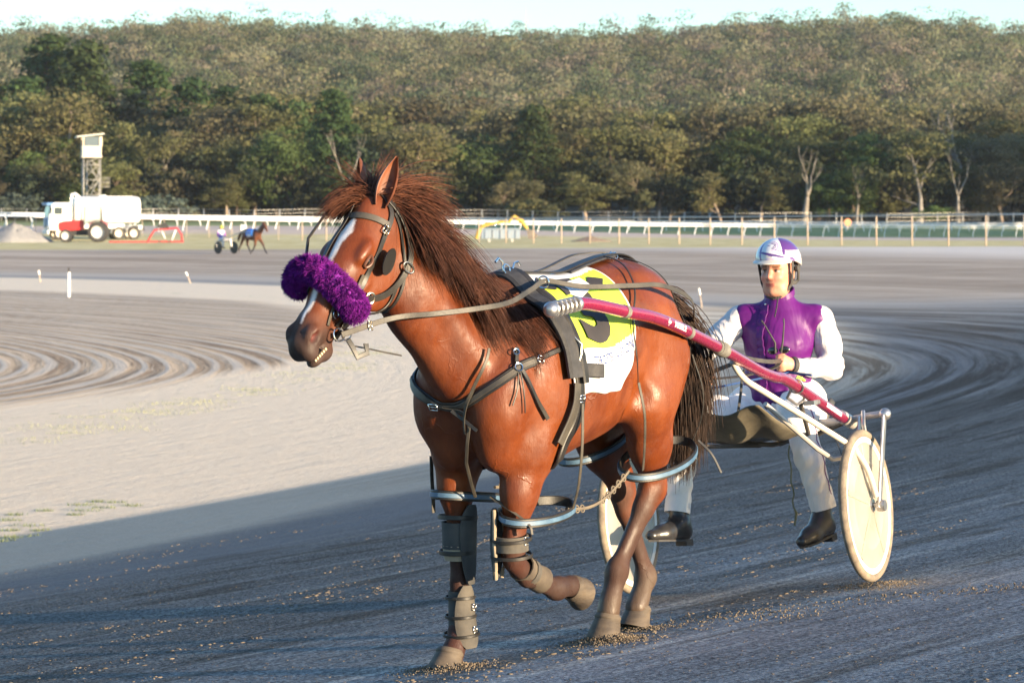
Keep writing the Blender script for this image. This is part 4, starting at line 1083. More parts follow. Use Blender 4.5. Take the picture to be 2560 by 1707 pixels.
def coat_colour(V):
    g = np.random.default_rng(1)
    x, y, z = V.T; h = (V - POLL) @ HM.T; t, d, s_ = h[:, 0] / HK, h[:, 1], h[:, 2]
    col = np.tile(np.array([.175, .043, .0095]), (len(V), 1))
    def mixc(m, c):
        nonlocal col
        col = col * (1 - m[:, None]) + np.array(c) * m[:, None]
    wob = .03 * np.sin(x * 23 + y * 17) + .02 * np.sin(z * 31 + x * 41)
    mixc(sst(.98, 1.35, z + wob) * (x < .6) * .35, (.105, .025, .007))         # darker along the back
    mixc(sst(.62, .44, z + wob) * (x > 0) * .9, (.030, .020, .016))        # black points on the forelegs
    mixc(sst(.70, .40, z + wob * 2) * (x < 0) * .86, (.052, .034, .026))      # dusty brown hind cannons
    mixc(sst(.30, .16, z + wob) * (x < 0) * .6, (.11, .085, .06))
    mixc(sst(.30, .70, x + wob * 2) * .42, (.095, .021, .006))         # redder and darker over the neck and chest
    ishead = (x > 1.02) & (z > 1.15)
    mixc(ishead * sst(.42, .60, t - .25 * np.clip(d + .05, -.1, .1) + wob * .6) * .93, (.040, .026, .022))
    mixc(ishead * sst(.60, .665, t) * .5, (.02, .015, .014))
    mixc(ishead * sst(.035, .0, np.hypot(t - .235, d + .045)) * .5, (.05, .02, .012))
    mixc(ishead * sst(.028, .010, np.hypot(t - .572, (d + .054) * 1.2)) * (np.abs(s_) < .066) * 1.0, (.10, .022, .02))
    # white star and strip down the face
    cw = np.interp(t, [.10, .13, .17, .22, .30, .42, .50, .56], [0, .016, .027, .016, .012, .012, .009, 0])
    off = np.interp(t, [.10, .22, .5], [.004, .0, .004])
    mixc(ishead * (sst(cw + .004, cw - .004, np.abs(s_ - off)) * (cw > .001)) * (d > -.06), (.78, .76, .74))
    return col
hm2 = mat('bay_coat', (.24, .07, .02), .42, spec=.36, coat=.02, coat_r=.4)
N = NT(hm2); a = N.attr('coat'); v = N.coord('Object'); v2 = N.coord('Object', (1, 1, .35))
c = N.mix(N.map(N.noise(v, 6, 5), .35, .68), a.outputs['Color'], N.mix(1.0, a.outputs['Color'], (.78, .70, .66), 'MULTIPLY'))
c = N.mix(N.map(N.noise(v, 2.3, 3), .52, .7), c, N.mix(1.0, c, (1.25, 1.32, 1.45), 'MULTIPLY'))
c = N.mix(N.math('MULTIPLY', N.map(N.noise(N.coord('Object', (1, 1, .35)), 4.2, 5, .65, .5), .44, .64), .62), c, N.mix(1.0, c, (.46, .36, .34), 'MULTIPLY'))
N.col(c); lum = N.n('RGBToBW'); N.l(a.outputs['Color'], lum.inputs[0]); N.rgh(N.math('ADD', N.map(N.noise(v, 7, 6, .7), .42, .60, .34, .70), N.map(lum.outputs[0], .060, .03, 0, .22)))
vo = N.n('TexVoronoi', feature='DISTANCE_TO_EDGE'); vo.inputs['Scale'].default_value = 7.5
wv = N.n('VectorMath', operation='ADD'); N.l(N.coord('Object', (1, 1, .8)), wv.inputs[0])
nc = N.n('TexNoise'); nc.inputs['Scale'].default_value = 9; nc.inputs['Detail'].default_value = 3; N.l(v, nc.inputs['Vector'])
sc_ = N.n('VectorMath', operation='SCALE'); N.l(nc.outputs['Color'], sc_.inputs[0]); sc_.inputs['Scale'].default_value = .16; N.l(sc_.outputs[0], wv.inputs[1]); N.l(wv.outputs[0], vo.inputs['Vector'])
vein = N.math('MULTIPLY', N.map(vo.outputs['Distance'], .035, .0), N.map(N.noise(v, 3.1, 2), .52, .70))
b1 = N.bump(vein, .42, .005)
b2 = N.bump(N.noise(N.coord('Object', (1, 1, .2)), 190, 3, .75), .42, .003, b1)
b3 = N.bump(N.noise(N.coord('Object', (1, 1, .45)), 9, 4, .5, .6), .25, .014, b2)
b3 = N.bump(N.noise(N.coord('Object', (1, 1, .22)), 30, 4, .6, .4), .38, .005, b3)
N.nrm(b3)
set_col(hme, 'coat', coat_colour(HV))
body = link('body', hme, hm2, horse)
HB = BVHTree.FromPolygons([tuple(q) for q in HV], [tuple(p.vertices) for p in hme.polygons])
def snap(p, off=.004):
    h = HB.find_nearest(Vector(p)); n = h[1].copy()
    return h[0] + n * off, n
def wrap(P, n=24, off=.004, fwd=True):
    """a path laid on the horse's skin through the points P; returns points and normals"""
    Q = spline(np.array([list(p) for p in P]), n); pts = []; nr = []
    for q in Q:
        p, nn = snap(q, off); pts.append(p); nr.append(nn)
    for it in range(2):
        pts = [pts[0]] + [(pts[i - 1] + pts[i] * 2 + pts[i + 1]) / 4 for i in range(1, len(pts) - 1)] + [pts[-1]]
        nr = [nr[0]] + [(nr[i - 1] + nr[i] * 2 + nr[i + 1]).normalized() for i in range(1, len(nr) - 1)] + [nr[-1]]
    return pts, nr
# eyes
eyem = mat('horse_eye', (.012, .008, .006), .06, coat=1.0, coat_r=.03)
for q in (-1, 1):
    m = MB(); c_ = hd(.238, -.050, q * .0875); m.sphere(c_, .0195, 16, 10); m.build('eye', eyem, horse, True)
    lid = MB()
    for sgn, dz in ((1, .0), (-1, 0)):
        pts = [Vector(hd(.238 + .026 * math.cos(t), -.050 + (.0125 if sgn > 0 else .0120) * math.sin(t) * sgn, q * (.1040 - .008 * abs(math.cos(t)) ** 2))) for t in np.linspace(0, math.pi, 11)]
        lid.tube(pts, [.003] + [.0062] * 9 + [.003], 8)
    lid.build('eyelid', mat('eyelid_skin', (.085, .030, .014), .5), horse, True)
# ears
def ear(base, tip, open_dir, name='ear'):
    base = Vector(base); tip = Vector(tip); ax = (tip - base); L = ax.length; ax.normalize()
    o = Vector(open_dir); o = (o - ax * o.dot(ax)).normalized(); sd = ax.cross(o); vs = []; fs = []; K = 17; M_ = 15
    for i in range(M_):
        t = i / (M_ - 1); w_ = .036 * (math.sin(math.pi * min(.985, .17 + .83 * t)) ** .8) * 1.05 + (.002 if i == M_ - 1 else .0)
        dp = .034 * (1 - t) ** .5 + .004
        cen = base + ax * L * t - o * (.012 * math.sin(math.pi * t)) + sd * 0
        for lay in (0, 1):
            for k in range(K):
                a = (k / (K - 1) - .5) * math.pi * 1.28
                r_ = 1 - .14 * lay
                vs.append(cen + sd * math.sin(a) * w_ * r_ * (1.0 if abs(a) < 1.57 else 1.0) - o * (math.cos(a) * dp * r_ - .010 * lay * 0))
    for i in range(M_ - 1):
        for lay in (0, 1):
            for k in range(K - 1):
                A = i * 2 * K + lay * K + k; B = A + 1; D_ = A + 2 * K; C_ = D_ + 1
                fs.append((A, B, C_, D_) if lay == 0 else (D_, C_, B, A))
        for k in (0, K - 1):
            A = i * 2 * K + k; B = A + K; D_ = A + 2 * K; C_ = B + 2 * K; fs.append((A, B, C_, D_))
    m = MB(); m.add(vs, fs); return m.build(name, earm, horse, True)
earm = noisy('ear_coat', (.20, .058, .018), (.10, .030, .012), 14, .6, .3, 150, .002)
ear(hd(.035, .005, .062), Vector(hd(-.135, .075, .085)), HD * .55 + HS * .75 + HA * .1)
ear(hd(.035, .005, -.062), Vector(hd(-.125, .080, -.085)), HD * .8 - HS * .5)

# hooves: tapered wall with a coronet, sole down
hoofm = noisy('hoof_horn', (.105, .080, .055), (.045, .034, .026), 9, .75, .5, 60, .003, stretch=(1, 1, 3))
def hoof(cor, sole, toe, r0=.047, r1=.062):
    cor = Vector(cor); sole = Vector(sole); ax = (sole - cor).normalized(); t = Vector(toe); t = (t - ax * t.dot(ax)).normalized(); s_ = ax.cross(t); m = MB(); vs = []; fs = []; K = 20
    L = (sole - cor).length
    rows = [(-.018, r0 * .86, 0), (-.006, r0 * 1.03, 0), (0, r0 * 1.05, 0), (.006, r0 * 1.0, 0), (L * .5, (r0 + r1) / 2, .006), (L * .93, r1, .014), (L, r1 * .985, .015), (L, r1 * .80, .012), (L - .012, r1 * .72, .010), (L - .014, 0.001, .010)]
    for h, r_, sh in rows:
        for k in range(K):
            a = 2 * math.pi * k / K; ca = math.cos(a); fl = 1.12 if ca > 0 else (.86 + .0)
            vs.append(cor + ax * h + t * (ca * r_ * fl + sh) + s_ * math.sin(a) * r_)
    for i in range(len(rows) - 1):
        for k in range(K): fs.append((i * K + k, i * K + (k + 1) % K, (i + 1) * K + (k + 1) % K, (i + 1) * K + k))
    m.add(vs, fs); return m.build('hoof', hoofm, horse, True)
hoof((.588, -.14, .030), (.615, -.14, -.045), (1, 0, 0), .054, .070)
hoof((.065, .10, .256), (-.005, .10, .240), (.15, 0, -1), .053, .068)
hoof((-.287, .050, .085), (-.270, .047, -.004), (1, -.1, .1), .054, .071)
hoof((-.745, -.08, .060), (-.715, -.08, -.022), (1, 0, 0), .053, .069)

# hair: many tapering strands
def strands(roots, dirs, lens, r, seg=9, grav=(0, 0, -1), gk=.6, wave=.02, seed=0, push=0.0):
    g = np.random.default_rng(seed); n = len(roots)
    P = np.array(roots, float); D_ = np.array(dirs, float); D_ /= np.linalg.norm(D_, axis=1)[:, None]; L = np.array(lens, float)[:, None]
    gr = np.broadcast_to(np.array(grav, float), (n, 3)); pts = [P.copy()]; ph = g.random((n, 3)) * 6.28
    for i in range(seg):
        t = (i + 1) / seg
        D_ = D_ + gr * gk / seg * 1.6 + wave * np.cos(ph + t * 9) * 3 / seg
        D_ /= np.linalg.norm(D_, axis=1)[:, None]; P = P + D_ * L / seg; pts.append(P.copy())
    pts = np.stack(pts, 1)                        # n, seg+1, 3
    if push:        # keep the hair outside the skin
        for i in range(n):
            lay = push * (.3 + g.random())
            for j in range(2, seg + 1):
                h = HB.find_nearest(Vector(pts[i, j]), .2)
                if h[0] is None: continue
                d = (Vector(pts[i, j]) - h[0]).dot(h[1])
                if d < lay: q = h[0] + h[1] * (lay); pts[i, j] = (q.x, q.y, q.z)
        for it in range(2): pts[:, 1:-1] = (pts[:, :-2] + 2 * pts[:, 1:-1] + pts[:, 2:]) / 4
    tan = np.gradient(pts, axis=1); tan /= np.linalg.norm(tan, axis=2, keepdims=True) + 1e-9
    ref = g.normal(size=(n, 1, 3)); a = np.cross(tan, ref); a /= np.linalg.norm(a, axis=2, keepdims=True) + 1e-9; b = np.cross(tan, a)
    rr = (r * (1 - .8 * np.linspace(0, 1, seg + 1) ** 2))[None, :, None] * (.6 + .8 * g.random((n, 1, 1)))
    V = np.stack([pts + (a * math.cos(th) + b * math.sin(th)) * rr for th in (0, 2.094, 4.189)], 2)   # n, seg+1, 3, 3
    V = V.reshape(-1, 3); base = (np.arange(n) * (seg + 1) * 3)[:, None, None] + (np.arange(seg) * 3)[None, :, None]; k = np.arange(3); k2 = (k + 1) % 3
    Q = np.stack([base + k, base + k2, base + 3 + k2, base + 3 + k], -1).reshape(-1, 4)
    return V, Q
def hair_obj(name, parts, mt, parent, root_tint=None):
    VV = []; QQ = []; o = 0
    for V, Q in parts: VV.append(V); QQ.append(Q + o); o += len(V)
    me = mesh_np(name, np.vstack(VV), np.vstack(QQ)); return link(name, me, mt, parent)
def hair_mat(name, c1, c2, rough=.60):
    m = mat(name, c1, rough, spec=.22); N = NT(m); N.col(N.mix(N.map(N.noise(N.coord('Object'), 26, 3, .6), .38, .62), c1, c2)); return m
manem = hair_mat('mane_hair', (.042, .015, .009), (.082, .027, .014))
g = np.random.default_rng(3)
crest = np.array([hd(-.01, .0, 0), (1.10, -.07, 1.76), (1.0, -.05, 1.68), (.90, -.035, 1.60), (.80, -.02, 1.53), (.70, -.01, 1.475), (.58, 0, 1.455), (.46, 0, 1.465)])
def crest_roots(n, a, b, wid=.016):
    t = a + (b - a) * g.random(n); S_ = spline(crest, 200); r = S_[(t * 199).astype(int)] + g.normal(size=(n, 3)) * np.array([.01, wid, .004])
    out = []
    for p in r: q, nn = snap(p, -.003); out.append(list(q))
    return np.array(out), t
def tufted(n, k, t):    # bundle neighbouring strands into locks
    c = g.normal(size=(k, 3)); idx = np.clip((t * k).astype(int), 0, k - 1); return c[idx]
n = 9500; rt, t = crest_roots(n, .02, .95); ck = tufted(n, 26, (t - .02) / .92); ck2 = tufted(n, 80, (t - .02) / .92)
d = np.array([-.55, .62, -.42]) + ck * .16 + ck2 * .12 + g.normal(size=(n, 3)) * .05
d[:, 2] += .45 * (t < .14) + .10 * np.maximum(ck[:, 1], 0); d[:, 0] -= .45 * t
L = (.25 + .18 * np.sin(np.clip(t * 1.15, 0, 1) * math.pi)) * (1 - .35 * sst(.72, .98, t)) * (.62 + .5 * g.random(n)) * (1 + .15 * ck[:, 0] * .6)
A = strands(rt, d, L, .0013, 13, (-.25, .0, -1.0), 1.0, .045, 11, push=.020)
n = 2100; rt, t = crest_roots(n, .30, .97); ck = tufted(n, 22, (t - .35) / .62)
d = np.array([-.45, .80, -.15]) + ck * .16 + g.normal(size=(n, 3)) * .08
B = strands(rt, d, .18 + .20 * g.random(n), .0015, 10, (-.40, .05, -1), 1.0, .02, 12, push=.014)
n = 260; rt, t = crest_roots(n, .02, .40); d = np.array([-.75, .10, .75]) + tufted(n, 14, t * 2) * .35 + g.normal(size=(n, 3)) * .16
Cc = strands(rt, d, .10 + .16 * g.random(n), .0013, 9, (-.9, .2, -.5), .9, .05, 13)
hair_obj('mane', [A, B, Cc], manem, horse)
# forelock blown forward and up between the ears
n = 1000; k = 13; ck = g.normal(size=(k, 3)); ix = g.integers(0, k, n)
rt = np.array([hd(.012, .012, 0)] * n) + g.normal(size=(n, 3)) * .017
d = HD * .50 - HS * .85 - HA * .28 + ck[ix] * .30 + g.normal(size=(n, 3)) * .05
A = strands(rt, d, (.12 + .10 * g.random(k)[ix]) * (.75 + .35 * g.random(n)), .0013, 10, (.2, 0, -1), 1.15, .06, 14)
n = 420; rt = np.array([hd(-.01, .0, 0)] * n) + g.normal(size=(n, 3)) * .016
d = -HA * .8 + HD * .15 + g.normal(size=(k, 3))[g.integers(0, k, n)] * .32 + g.normal(size=(n, 3)) * .05 - HS * .45
B = strands(rt, d, .10 + .14 * g.random(n), .0014, 9, (0, 0, -1), .3, .04, 15)
n = 700; rt = np.array([hd(-.02, -.02, .01)] * n) + g.normal(size=(n, 3)) * .02
d = np.array([-.80, .40, .35]) + g.normal(size=(k, 3))[g.integers(0, k, n)] * .26 + g.normal(size=(n, 3)) * .05
Cc = strands(rt, d, .15 + .17 * g.random(n), .0016, 9, (-.2, 0, -1), .6, .05, 16)
hair_obj('forelock', [A, B, Cc], hair_mat('forelock_hair', (.075, .026, .014), (.145, .052, .026)), horse)
# tail
n = 8500; ax_ = spline(np.array([(-.70, 0, 1.42), (-.76, .0, 1.36), (-.80, .01, 1.26), (-.815, .01, 1.14)]), 40)
t = g.random(n) ** 1.2; rt = ax_[(t * 39).astype(int)] + g.normal(size=(n, 3)) * .020
d = np.array([-.66, .12, -.12]) + g.normal(size=(n, 3)) * .11 + g.normal(size=(30, 3))[g.integers(0, 30, n)] * .10
d[:, 2] -= t * .6
A = strands(rt, d, (.42 + .26 * g.random(n)) * (1 - .15 * t), .0026, 11, (.16, 0, -1), 1.55, .02, 17)
m = MB(); m.tube([tuple(p) for p in spline(np.array([(-.62, 0, 1.42), (-.70, 0, 1.40), (-.77, 0, 1.32), (-.80, 0, 1.18), (-.80, 0, 1.08)]), 12)], [.04] * 4 + [.034] * 4 + [.028, .022, .016, .010], 10)
tail = hair_obj('tail', [A], hair_mat('tail_hair', (.022, .014, .011), (.050, .027, .018)), horse)
m.build('dock', mat('dock_skin', (.08, .03, .018), .6), tail, True)
# teeth and the inside of the lips
m = MB()
for i in range(6): m.box(hd(.612 - .010 * i, -.131, .030 + .003 * i), (.008, .010, .008), Matrix(((HA[0], HD[0], HS[0]), (HA[1], HD[1], HS[1]), (HA[2], HD[2], HS[2]))))
m.build('teeth', mat('tooth_enamel', (.55, .42, .26), .4), horse)
# ================================================================== bridle, harness, cloth, hopples, boots
leather = noisy('black_leather', (.008, .0075, .007), (.022, .019, .016), 14, .48, .25, 120, .002, spec=.5)
leather_w = noisy('worn_leather', (.032, .028, .022), (.068, .058, .044), 10, .5, .3, 90, .002)
nylon = noisy('black_webbing', (.018, .018, .020), (.035, .034, .036), 30, .62, .4, 300, .002)
steelm = mat('polished_steel', (.72, .70, .66), .18, 1.0)
brass = mat('buckle_metal', (.68, .60, .46), .25, 1.0)
def thing(name, label, cat, group=None): return empty(name, H_LOC, (0, 0, H_ROT), label, cat, group)
def buckle(m, c, n, ax, w_=.016, h=.013, r=.0026):
    c = Vector(c); n = Vector(n).normalized(); a = Vector(ax); a = (a - n * a.dot(n)).normalized(); b = n.cross(a)
    P = [c + a * x * w_ + b * y * h for x, y in ((-1, -1), (1, -1), (1, 1), (-1, 1), (-1, -1))]
    for i in range(4): m.tube([P[i], P[i + 1]], r, 6)
    m.tube([c - a * w_, c + a * w_ * 1.1], r * .8, 5)
def sstrap(P, w_=.02, t=.004, n=26, off=.004, mt=None, name='strap', parent=None, m=None):
    pts, nr = wrap(P, n, off)
    q = m or MB(); q.strap(pts, w_, t, nr)
    if m is None: return q.build(name, mt or leather, parent, True)
    return pts, nr
def H(t, d, s_): return hd(t, d, s_)

bridle = thing('bridle', 'black leather bridle with blinkers and steel bit rings on the bay horse\'s head', 'bridle')
L_ = [H(.335, -.095, .085), H(.22, -.075, .11), H(.12, -.055, .10), H(.03, -.04, .095), H(-.02, .0, .05), H(-.03, .02, 0), H(-.02, .0, -.05), H(.03, -.04, -.095), H(.12, -.055, -.10), H(.22, -.075, -.11), H(.335, -.095, -.085)]
sstrap(L_, .022, .005, 60, .006, name='headpiece', parent=bridle)
sstrap([H(.075, -.045, .10), H(.085, .00, .085), H(.10, .04, .04), H(.105, .05, 0), H(.10, .04, -.04), H(.085, 0, -.085), H(.075, -.045, -.10)], .026, .005, 34, .006, leather_w, 'browband', bridle)
for q in (1, -1):
    sstrap([H(.335, -.095, q * .085), H(.40, -.11, q * .075), H(.47, -.125, q * .06)], .017, .004, 12, .006, name='cheekpiece', parent=bridle)
    sstrap([H(.285, -.07, q * .10), H(.335, -.085, q * .09), H(.385, -.09, q * .08)], .017, .004, 12, .009, leather_w, 'blinker_stay', bridle)
    # blinker: a curved leather half cup standing off behind the eye
    m = MB(); vs = []; fs = []; K = 13; RR = 8; bl_m = mat('blinker_leather', (.006, .006, .006), .6)
    cen = Vector(H(.200, -.090, q * .100))
    for lay in (0, 1):
        for i in range(RR):
            r_ = i / (RR - 1)
            for k in range(K * 2):
                a = 2 * math.pi * k / (K * 2); du = .054 * r_ * math.cos(a) - .012; dv = .046 * r_ * math.sin(a) - .020
                out = .008 + max(0, dv + .06) * .42 + .10 * (du * du)
                vs.append(cen + Vector(HA) * du + Vector(HD) * dv + Vector(HS) * q * (out + lay * .005))
    for lay in (0, 1):
        for i in range(RR - 1):
            for k in range(K * 2): A = lay * RR * K * 2 + i * K * 2; fs.append((A + k, A + (k + 1) % (K * 2), A + K * 2 + (k + 1) % (K * 2), A + K * 2 + k))
    A = (RR - 1) * K * 2; B = A + RR * K * 2
    for k in range(K * 2): fs.append((A + k, A + (k + 1) % (K * 2), B + (k + 1) % (K * 2), B + k))
    m.add(vs, fs); m.build('blinker', bl_m, bridle, True)
    # bit rings
    m = MB(); c_ = Vector(H(.500, -.128, q * .072)); m.ring(c_, HS + HD * .3 * q, .024, .0036, 24, 8); c2 = Vector(H(.455, -.075, q * .066)); m.ring(c2, HS, .014, .0026, 18, 6); c3 = Vector(H(.47, -.165, q * .064)); m.ring(c3, HS + HA * .3, .021, .003, 18, 6); m.build('bit_ring', steelm, bridle, True)
    sstrap([H(.505, -.075, q * .06), H(.455, -.060, q * .064), H(.42, -.04, q * .07)], .014, .004, 10, .006, leather_w, 'bit_strap', bridle)
# noseband under the roll, jaw straps, throatlatch, face strap
sstrap([H(.345, -.135, .085), H(.42, -.155, .068), H(.50, -.170, .050)], .028, .006, 16, .008, name='jaw_strap', parent=bridle)
sstrap([H(.405, -.13, .07), H(.40, -.06, .075), H(.395, .01, .045), H(.39, .03, 0), H(.395, .01, -.045), H(.40, -.06, -.075), H(.405, -.13, -.07), H(.42, -.21, -.04), H(.42, -.22, 0), H(.42, -.21, .04), H(.405, -.13, .07)], .030, .006, 50, .006, name='noseband', parent=bridle)
sstrap([H(.015, -.05, .09), H(.07, -.14, .10), H(.16, -.24, .09), H(.245, -.285, .055), H(.275, -.30, 0), H(.245, -.285, -.055), H(.16, -.24, -.09), H(.07, -.14, -.10), H(.015, -.05, -.09)], .013, .005, 44, .007, name='throatlatch', parent=bridle)
sstrap([H(-.02, -.01, .085), H(.035, -.15, .10), H(.10, -.205, .105), H(.19, -.225, .095), H(.275, -.195, .088), H(.345, -.135, .085)], .027, .006, 34, .012, name='crown_strap', parent=bridle)
sstrap([H(.19, -.225, .095), H(.26, -.255, .07), H(.34, -.235, .05), H(.40, -.21, .03)], .016, .005, 16, .008, name='curb_strap', parent=bridle)
m = MB()
P = snap(H(.125, -.212, .105), .018); m.ring(P[0], P[1], .026, .0045, 22, 8, .62, HA); m.build('buckle', brass, bridle, True)
m = MB(); P = snap(H(.315, -.158, .088), .014); m.ring(P[0], P[1], .021, .004, 20, 8); m.build('cheek_ring', brass, bridle, True)
for hp_, ax_, w_, h_ in ((H(.10, -.045, .10), HA, .016, .013), (H(.20, -.13, .10), HA, .008, .010), (H(.385, -.088, .08), HD, .010, .010)):
    m = MB(); P = snap(hp_, .012); buckle(m, P[0], P[1], ax_, w_, h_); m.build('buckle', brass, bridle, True)
for q, z0 in ((-.045, 0), (-.030, .003)):
    sstrap([H(.06, .05, q), H(.16, .05, q * 1.1), H(.28, .04, q), H(.385, .03, q * .8)], .016, .004, 18, .006 + z0, name='face_strap', parent=bridle)
m = MB(); m.tube([Vector(H(-.01, .0, -.085)), Vector(H(.09, .045, -.125)), Vector(H(.21, .035, -.15)), Vector(H(.31, .0, -.125))], .006, 7); m.build('blinker_wire', leather, bridle, True)
# loose strap ends under the jaw
m = MB(); a = Vector(H(.47, -.185, .055)); b = a + Vector((-.02, .03, -.07)); m.strap([a, (a + b) / 2 + Vector((.004, .006, 0)), b, b + Vector((-.035, .02, .015)), b + Vector((-.04, .01, .05))], .022, .006, (.4, .9, .2)); m.build('strap_loop', leather, bridle, True)
m = MB(); a = Vector(H(.50, -.205, .03)); m.strap([a + Vector((-.03, .02, .012)), a + Vector((-.09, .05, .0)), a + Vector((-.16, .09, -.018)), a + Vector((-.215, .12, -.03))], .012, .004, (.1, .3, 1)); m.build('strap_end', leather_w, bridle, True)

# ---- shadow roll: a purple sheepskin bolster over the nose
roll = thing('shadow_roll', 'fluffy purple sheepskin nose roll across the bay horse\'s face', 'nose roll')
rp = spline(np.array([H(.405, -.110, .100), H(.403, -.070, .112), H(.395, -.01, .085), H(.375, .040, .030), H(.365, .052, -.045), H(.375, .025, -.10), H(.385, -.01, -.115)]), 40)
m = MB(); m.tube([tuple(p) for p in rp], [.032] + [.045] * 38 + [.032], 14); pur = noisy('purple_fleece', (.125, .008, .20), (.20, .015, .29), 30, .85)
core = m.build('core', pur, roll, True)
g = np.random.default_rng(9); n = 30000; ti = g.integers(0, 40, n); cen = rp[ti] + g.normal(size=(n, 3)) * .003
tg = np.gradient(rp, axis=0)[ti]; tg /= np.linalg.norm(tg, axis=1)[:, None]; dr = g.normal(size=(n, 3)); endm = ((ti < 1) | (ti > 38))[:, None]
dr = dr - tg * (dr * tg).sum(1)[:, None] * np.where(endm, 0, 1.0); dr /= np.linalg.norm(dr, axis=1)[:, None]
dr = np.where(endm, dr * np.sign((dr * tg).sum(1) * np.where(ti < 20, -1, 1))[:, None], dr)
cl = np.random.default_rng(4).normal(size=(900, 3)); cid = (ti * 22 + ((np.arctan2(dr[:, 2], dr[:, 0]) + 3.15) * 3.4).astype(int)) % 900
kk = hair_mat('purple_wool', (.085, .005, .135), (.19, .012, .25), .9)
hair_obj('fleece', [strands(cen + dr * .039, dr + cl[cid] * .55 + g.normal(size=(n, 3)) * .35, .014 + .012 * g.random(n), .0016, 4, (0, 0, -1), .25, .10, 19)], kk, roll)

# ---- number cloth laid over the back: a grid on the skin in (fore-aft, down-the-side) coordinates
AX = np.linspace(-.16, .44, 61); AA = np.radians(np.linspace(-118, 118, 189)); TBL = np.zeros((61, 189, 3)); ARC = np.zeros((61, 189))
for i, X_ in enumerate(AX):
    for j, a in enumerate(AA):
        d_ = Vector((0, math.sin(a), math.cos(a))); o_ = Vector((X_, 0, 1.16)); h = HB.ray_cast(o_ + d_ * .9, -d_); TBL[i, j] = h[0] if h[0] else o_ + d_ * .3
    sg = np.concatenate([[0], np.cumsum(np.linalg.norm(np.diff(TBL[i], axis=0), axis=1))]); ARC[i] = sg - sg[94]
for k in range(3): TBL[1:-1] = (TBL[:-2] + 2 * TBL[1:-1] + TBL[2:]) / 4
def cloth(u, v, off=.010):
    """u: local X, v: arc length down the left side"""
    fi = np.clip((u - AX[0]) / (AX[1] - AX[0]), 0, 59.999); i = int(fi); f = fi - i; out = []
    for q in (i, i + 1):
        out.append([np.interp(v, ARC[q], TBL[q][:, c]) for c in range(3)])
    p = np.array(out[0]) * (1 - f) + np.array(out[1]) * f
    c = Vector((u, 0, 1.14)); n_ = (Vector(p) - c); n_.x = 0; n_.normalize()
    return Vector(p) + n_ * off, n_
fluo = noisy('fluoro_cloth', (.46, .60, .05), (.40, .54, .045), 5, .7, .35, 14, .01); clw = noisy('white_cloth', (.60, .60, .60), (.55, .56, .58), 5, .7, .35, 14, .01); clb = noisy('black_print', (.022, .02, .022), (.035, .03, .03), 8, .65)
VM = .60       # arc length of the lower hem
def hem(u):      # rounded rear corner, straight front
    t = (u + .135) / .52
    return VM * (.55 + .45 * min(1, max(0, t * 3.2)) ** .5) if t < .3125 else VM
nu, nv = 66, 120; vs = []; fs = []; mi = []
for i in range(nu + 1):
    u = -.135 + .525 * i / nu; hv = hem(u)
    for j in range(nv + 1):
        v = -.45 + (hv + .45) * j / nv; w_ = .004 * math.sin(u * 55 + v * 9) * (v / VM if v > 0 else 0)
        p, nn = cloth(u, v, .010 + w_); vs.append(p)
for i in range(nu):
    for j in range(nv):
        fs.append((i * (nv + 1) + j, (i + 1) * (nv + 1) + j, (i + 1) * (nv + 1) + j + 1, i * (nv + 1) + j + 1))
        u = -.135 + .525 * (i + .5) / nu; v = -.45 + (hem(u) + .45) * (j + .5) / nv; e = hem(u) - v
        blk = 0
        if v > VM - .185 + .012 * math.sin(u * 9): blk = 1
        elif abs(v) < .075: blk = 1
        if e < .010 or u < -.127: blk = 1
        mi.append(blk)
me = bpy.data.meshes.new('cloth'); me.from_pydata(vs, [], fs); me.update()
sc_cloth = thing('saddle_cloth', 'fluoro yellow and white number cloth with a big black 3 on the bay horse\'s back', 'saddle cloth')
cl = link('cloth', me, [fluo, clw], sc_cloth); cl.data.polygons.foreach_set('material_index', mi)
so_ = cl.modifiers.new('thick', 'SOLIDIFY'); so_.thickness = .004; so_.offset = 0
def print_text(txt, size, u0, v0, mt, name, parent, bold=.0, rot=0.0, sx=1.0, off=.0145, spacing=1.0, mapf=None, cuts=2):
    cu = bpy.data.curves.new('t', 'FONT'); cu.body = txt; cu.size = size; cu.offset = bold; cu.space_character = spacing; cu.align_x = 'CENTER'; cu.align_y = 'CENTER'; cu.resolution_u = 4
    ob = bpy.data.objects.new('t', cu); C.objects.link(ob); dg_ = bpy.context.evaluated_depsgraph_get(); m_ = bpy.data.meshes.new_from_object(ob.evaluated_get(dg_)); bpy.data.objects.remove(ob)
    bm = bmesh.new(); bm.from_mesh(m_); bmesh.ops.triangulate(bm, faces=bm.faces[:])
    for k in range(cuts): bmesh.ops.subdivide_edges(bm, edges=[e for e in bm.edges if e.calc_length() > size * .08], cuts=1); bmesh.ops.triangulate(bm, faces=bm.faces[:])
    ca, sa = math.cos(rot), math.sin(rot)
    for v in bm.verts:
        x, y = v.co.x * sx, v.co.y; x, y = x * ca - y * sa, x * sa + y * ca
        v.co = mapf(x, y) if mapf else cloth(u0 - x, v0 - y, off)[0]
    bm.to_mesh(m_); bm.free(); return link(name, m_, mt, parent)
print_text('3', .37, .150, .275, clb, 'number', sc_cloth, .018, .0, 1.15, off=.019, cuts=4)
navy = mat('navy_print', (.03, .06, .22), .6)
print_text('TROTS VISION', .050, .080, .462, navy, 'lettering', sc_cloth, .0, .12, .88, off=.0195, spacing=1.12)
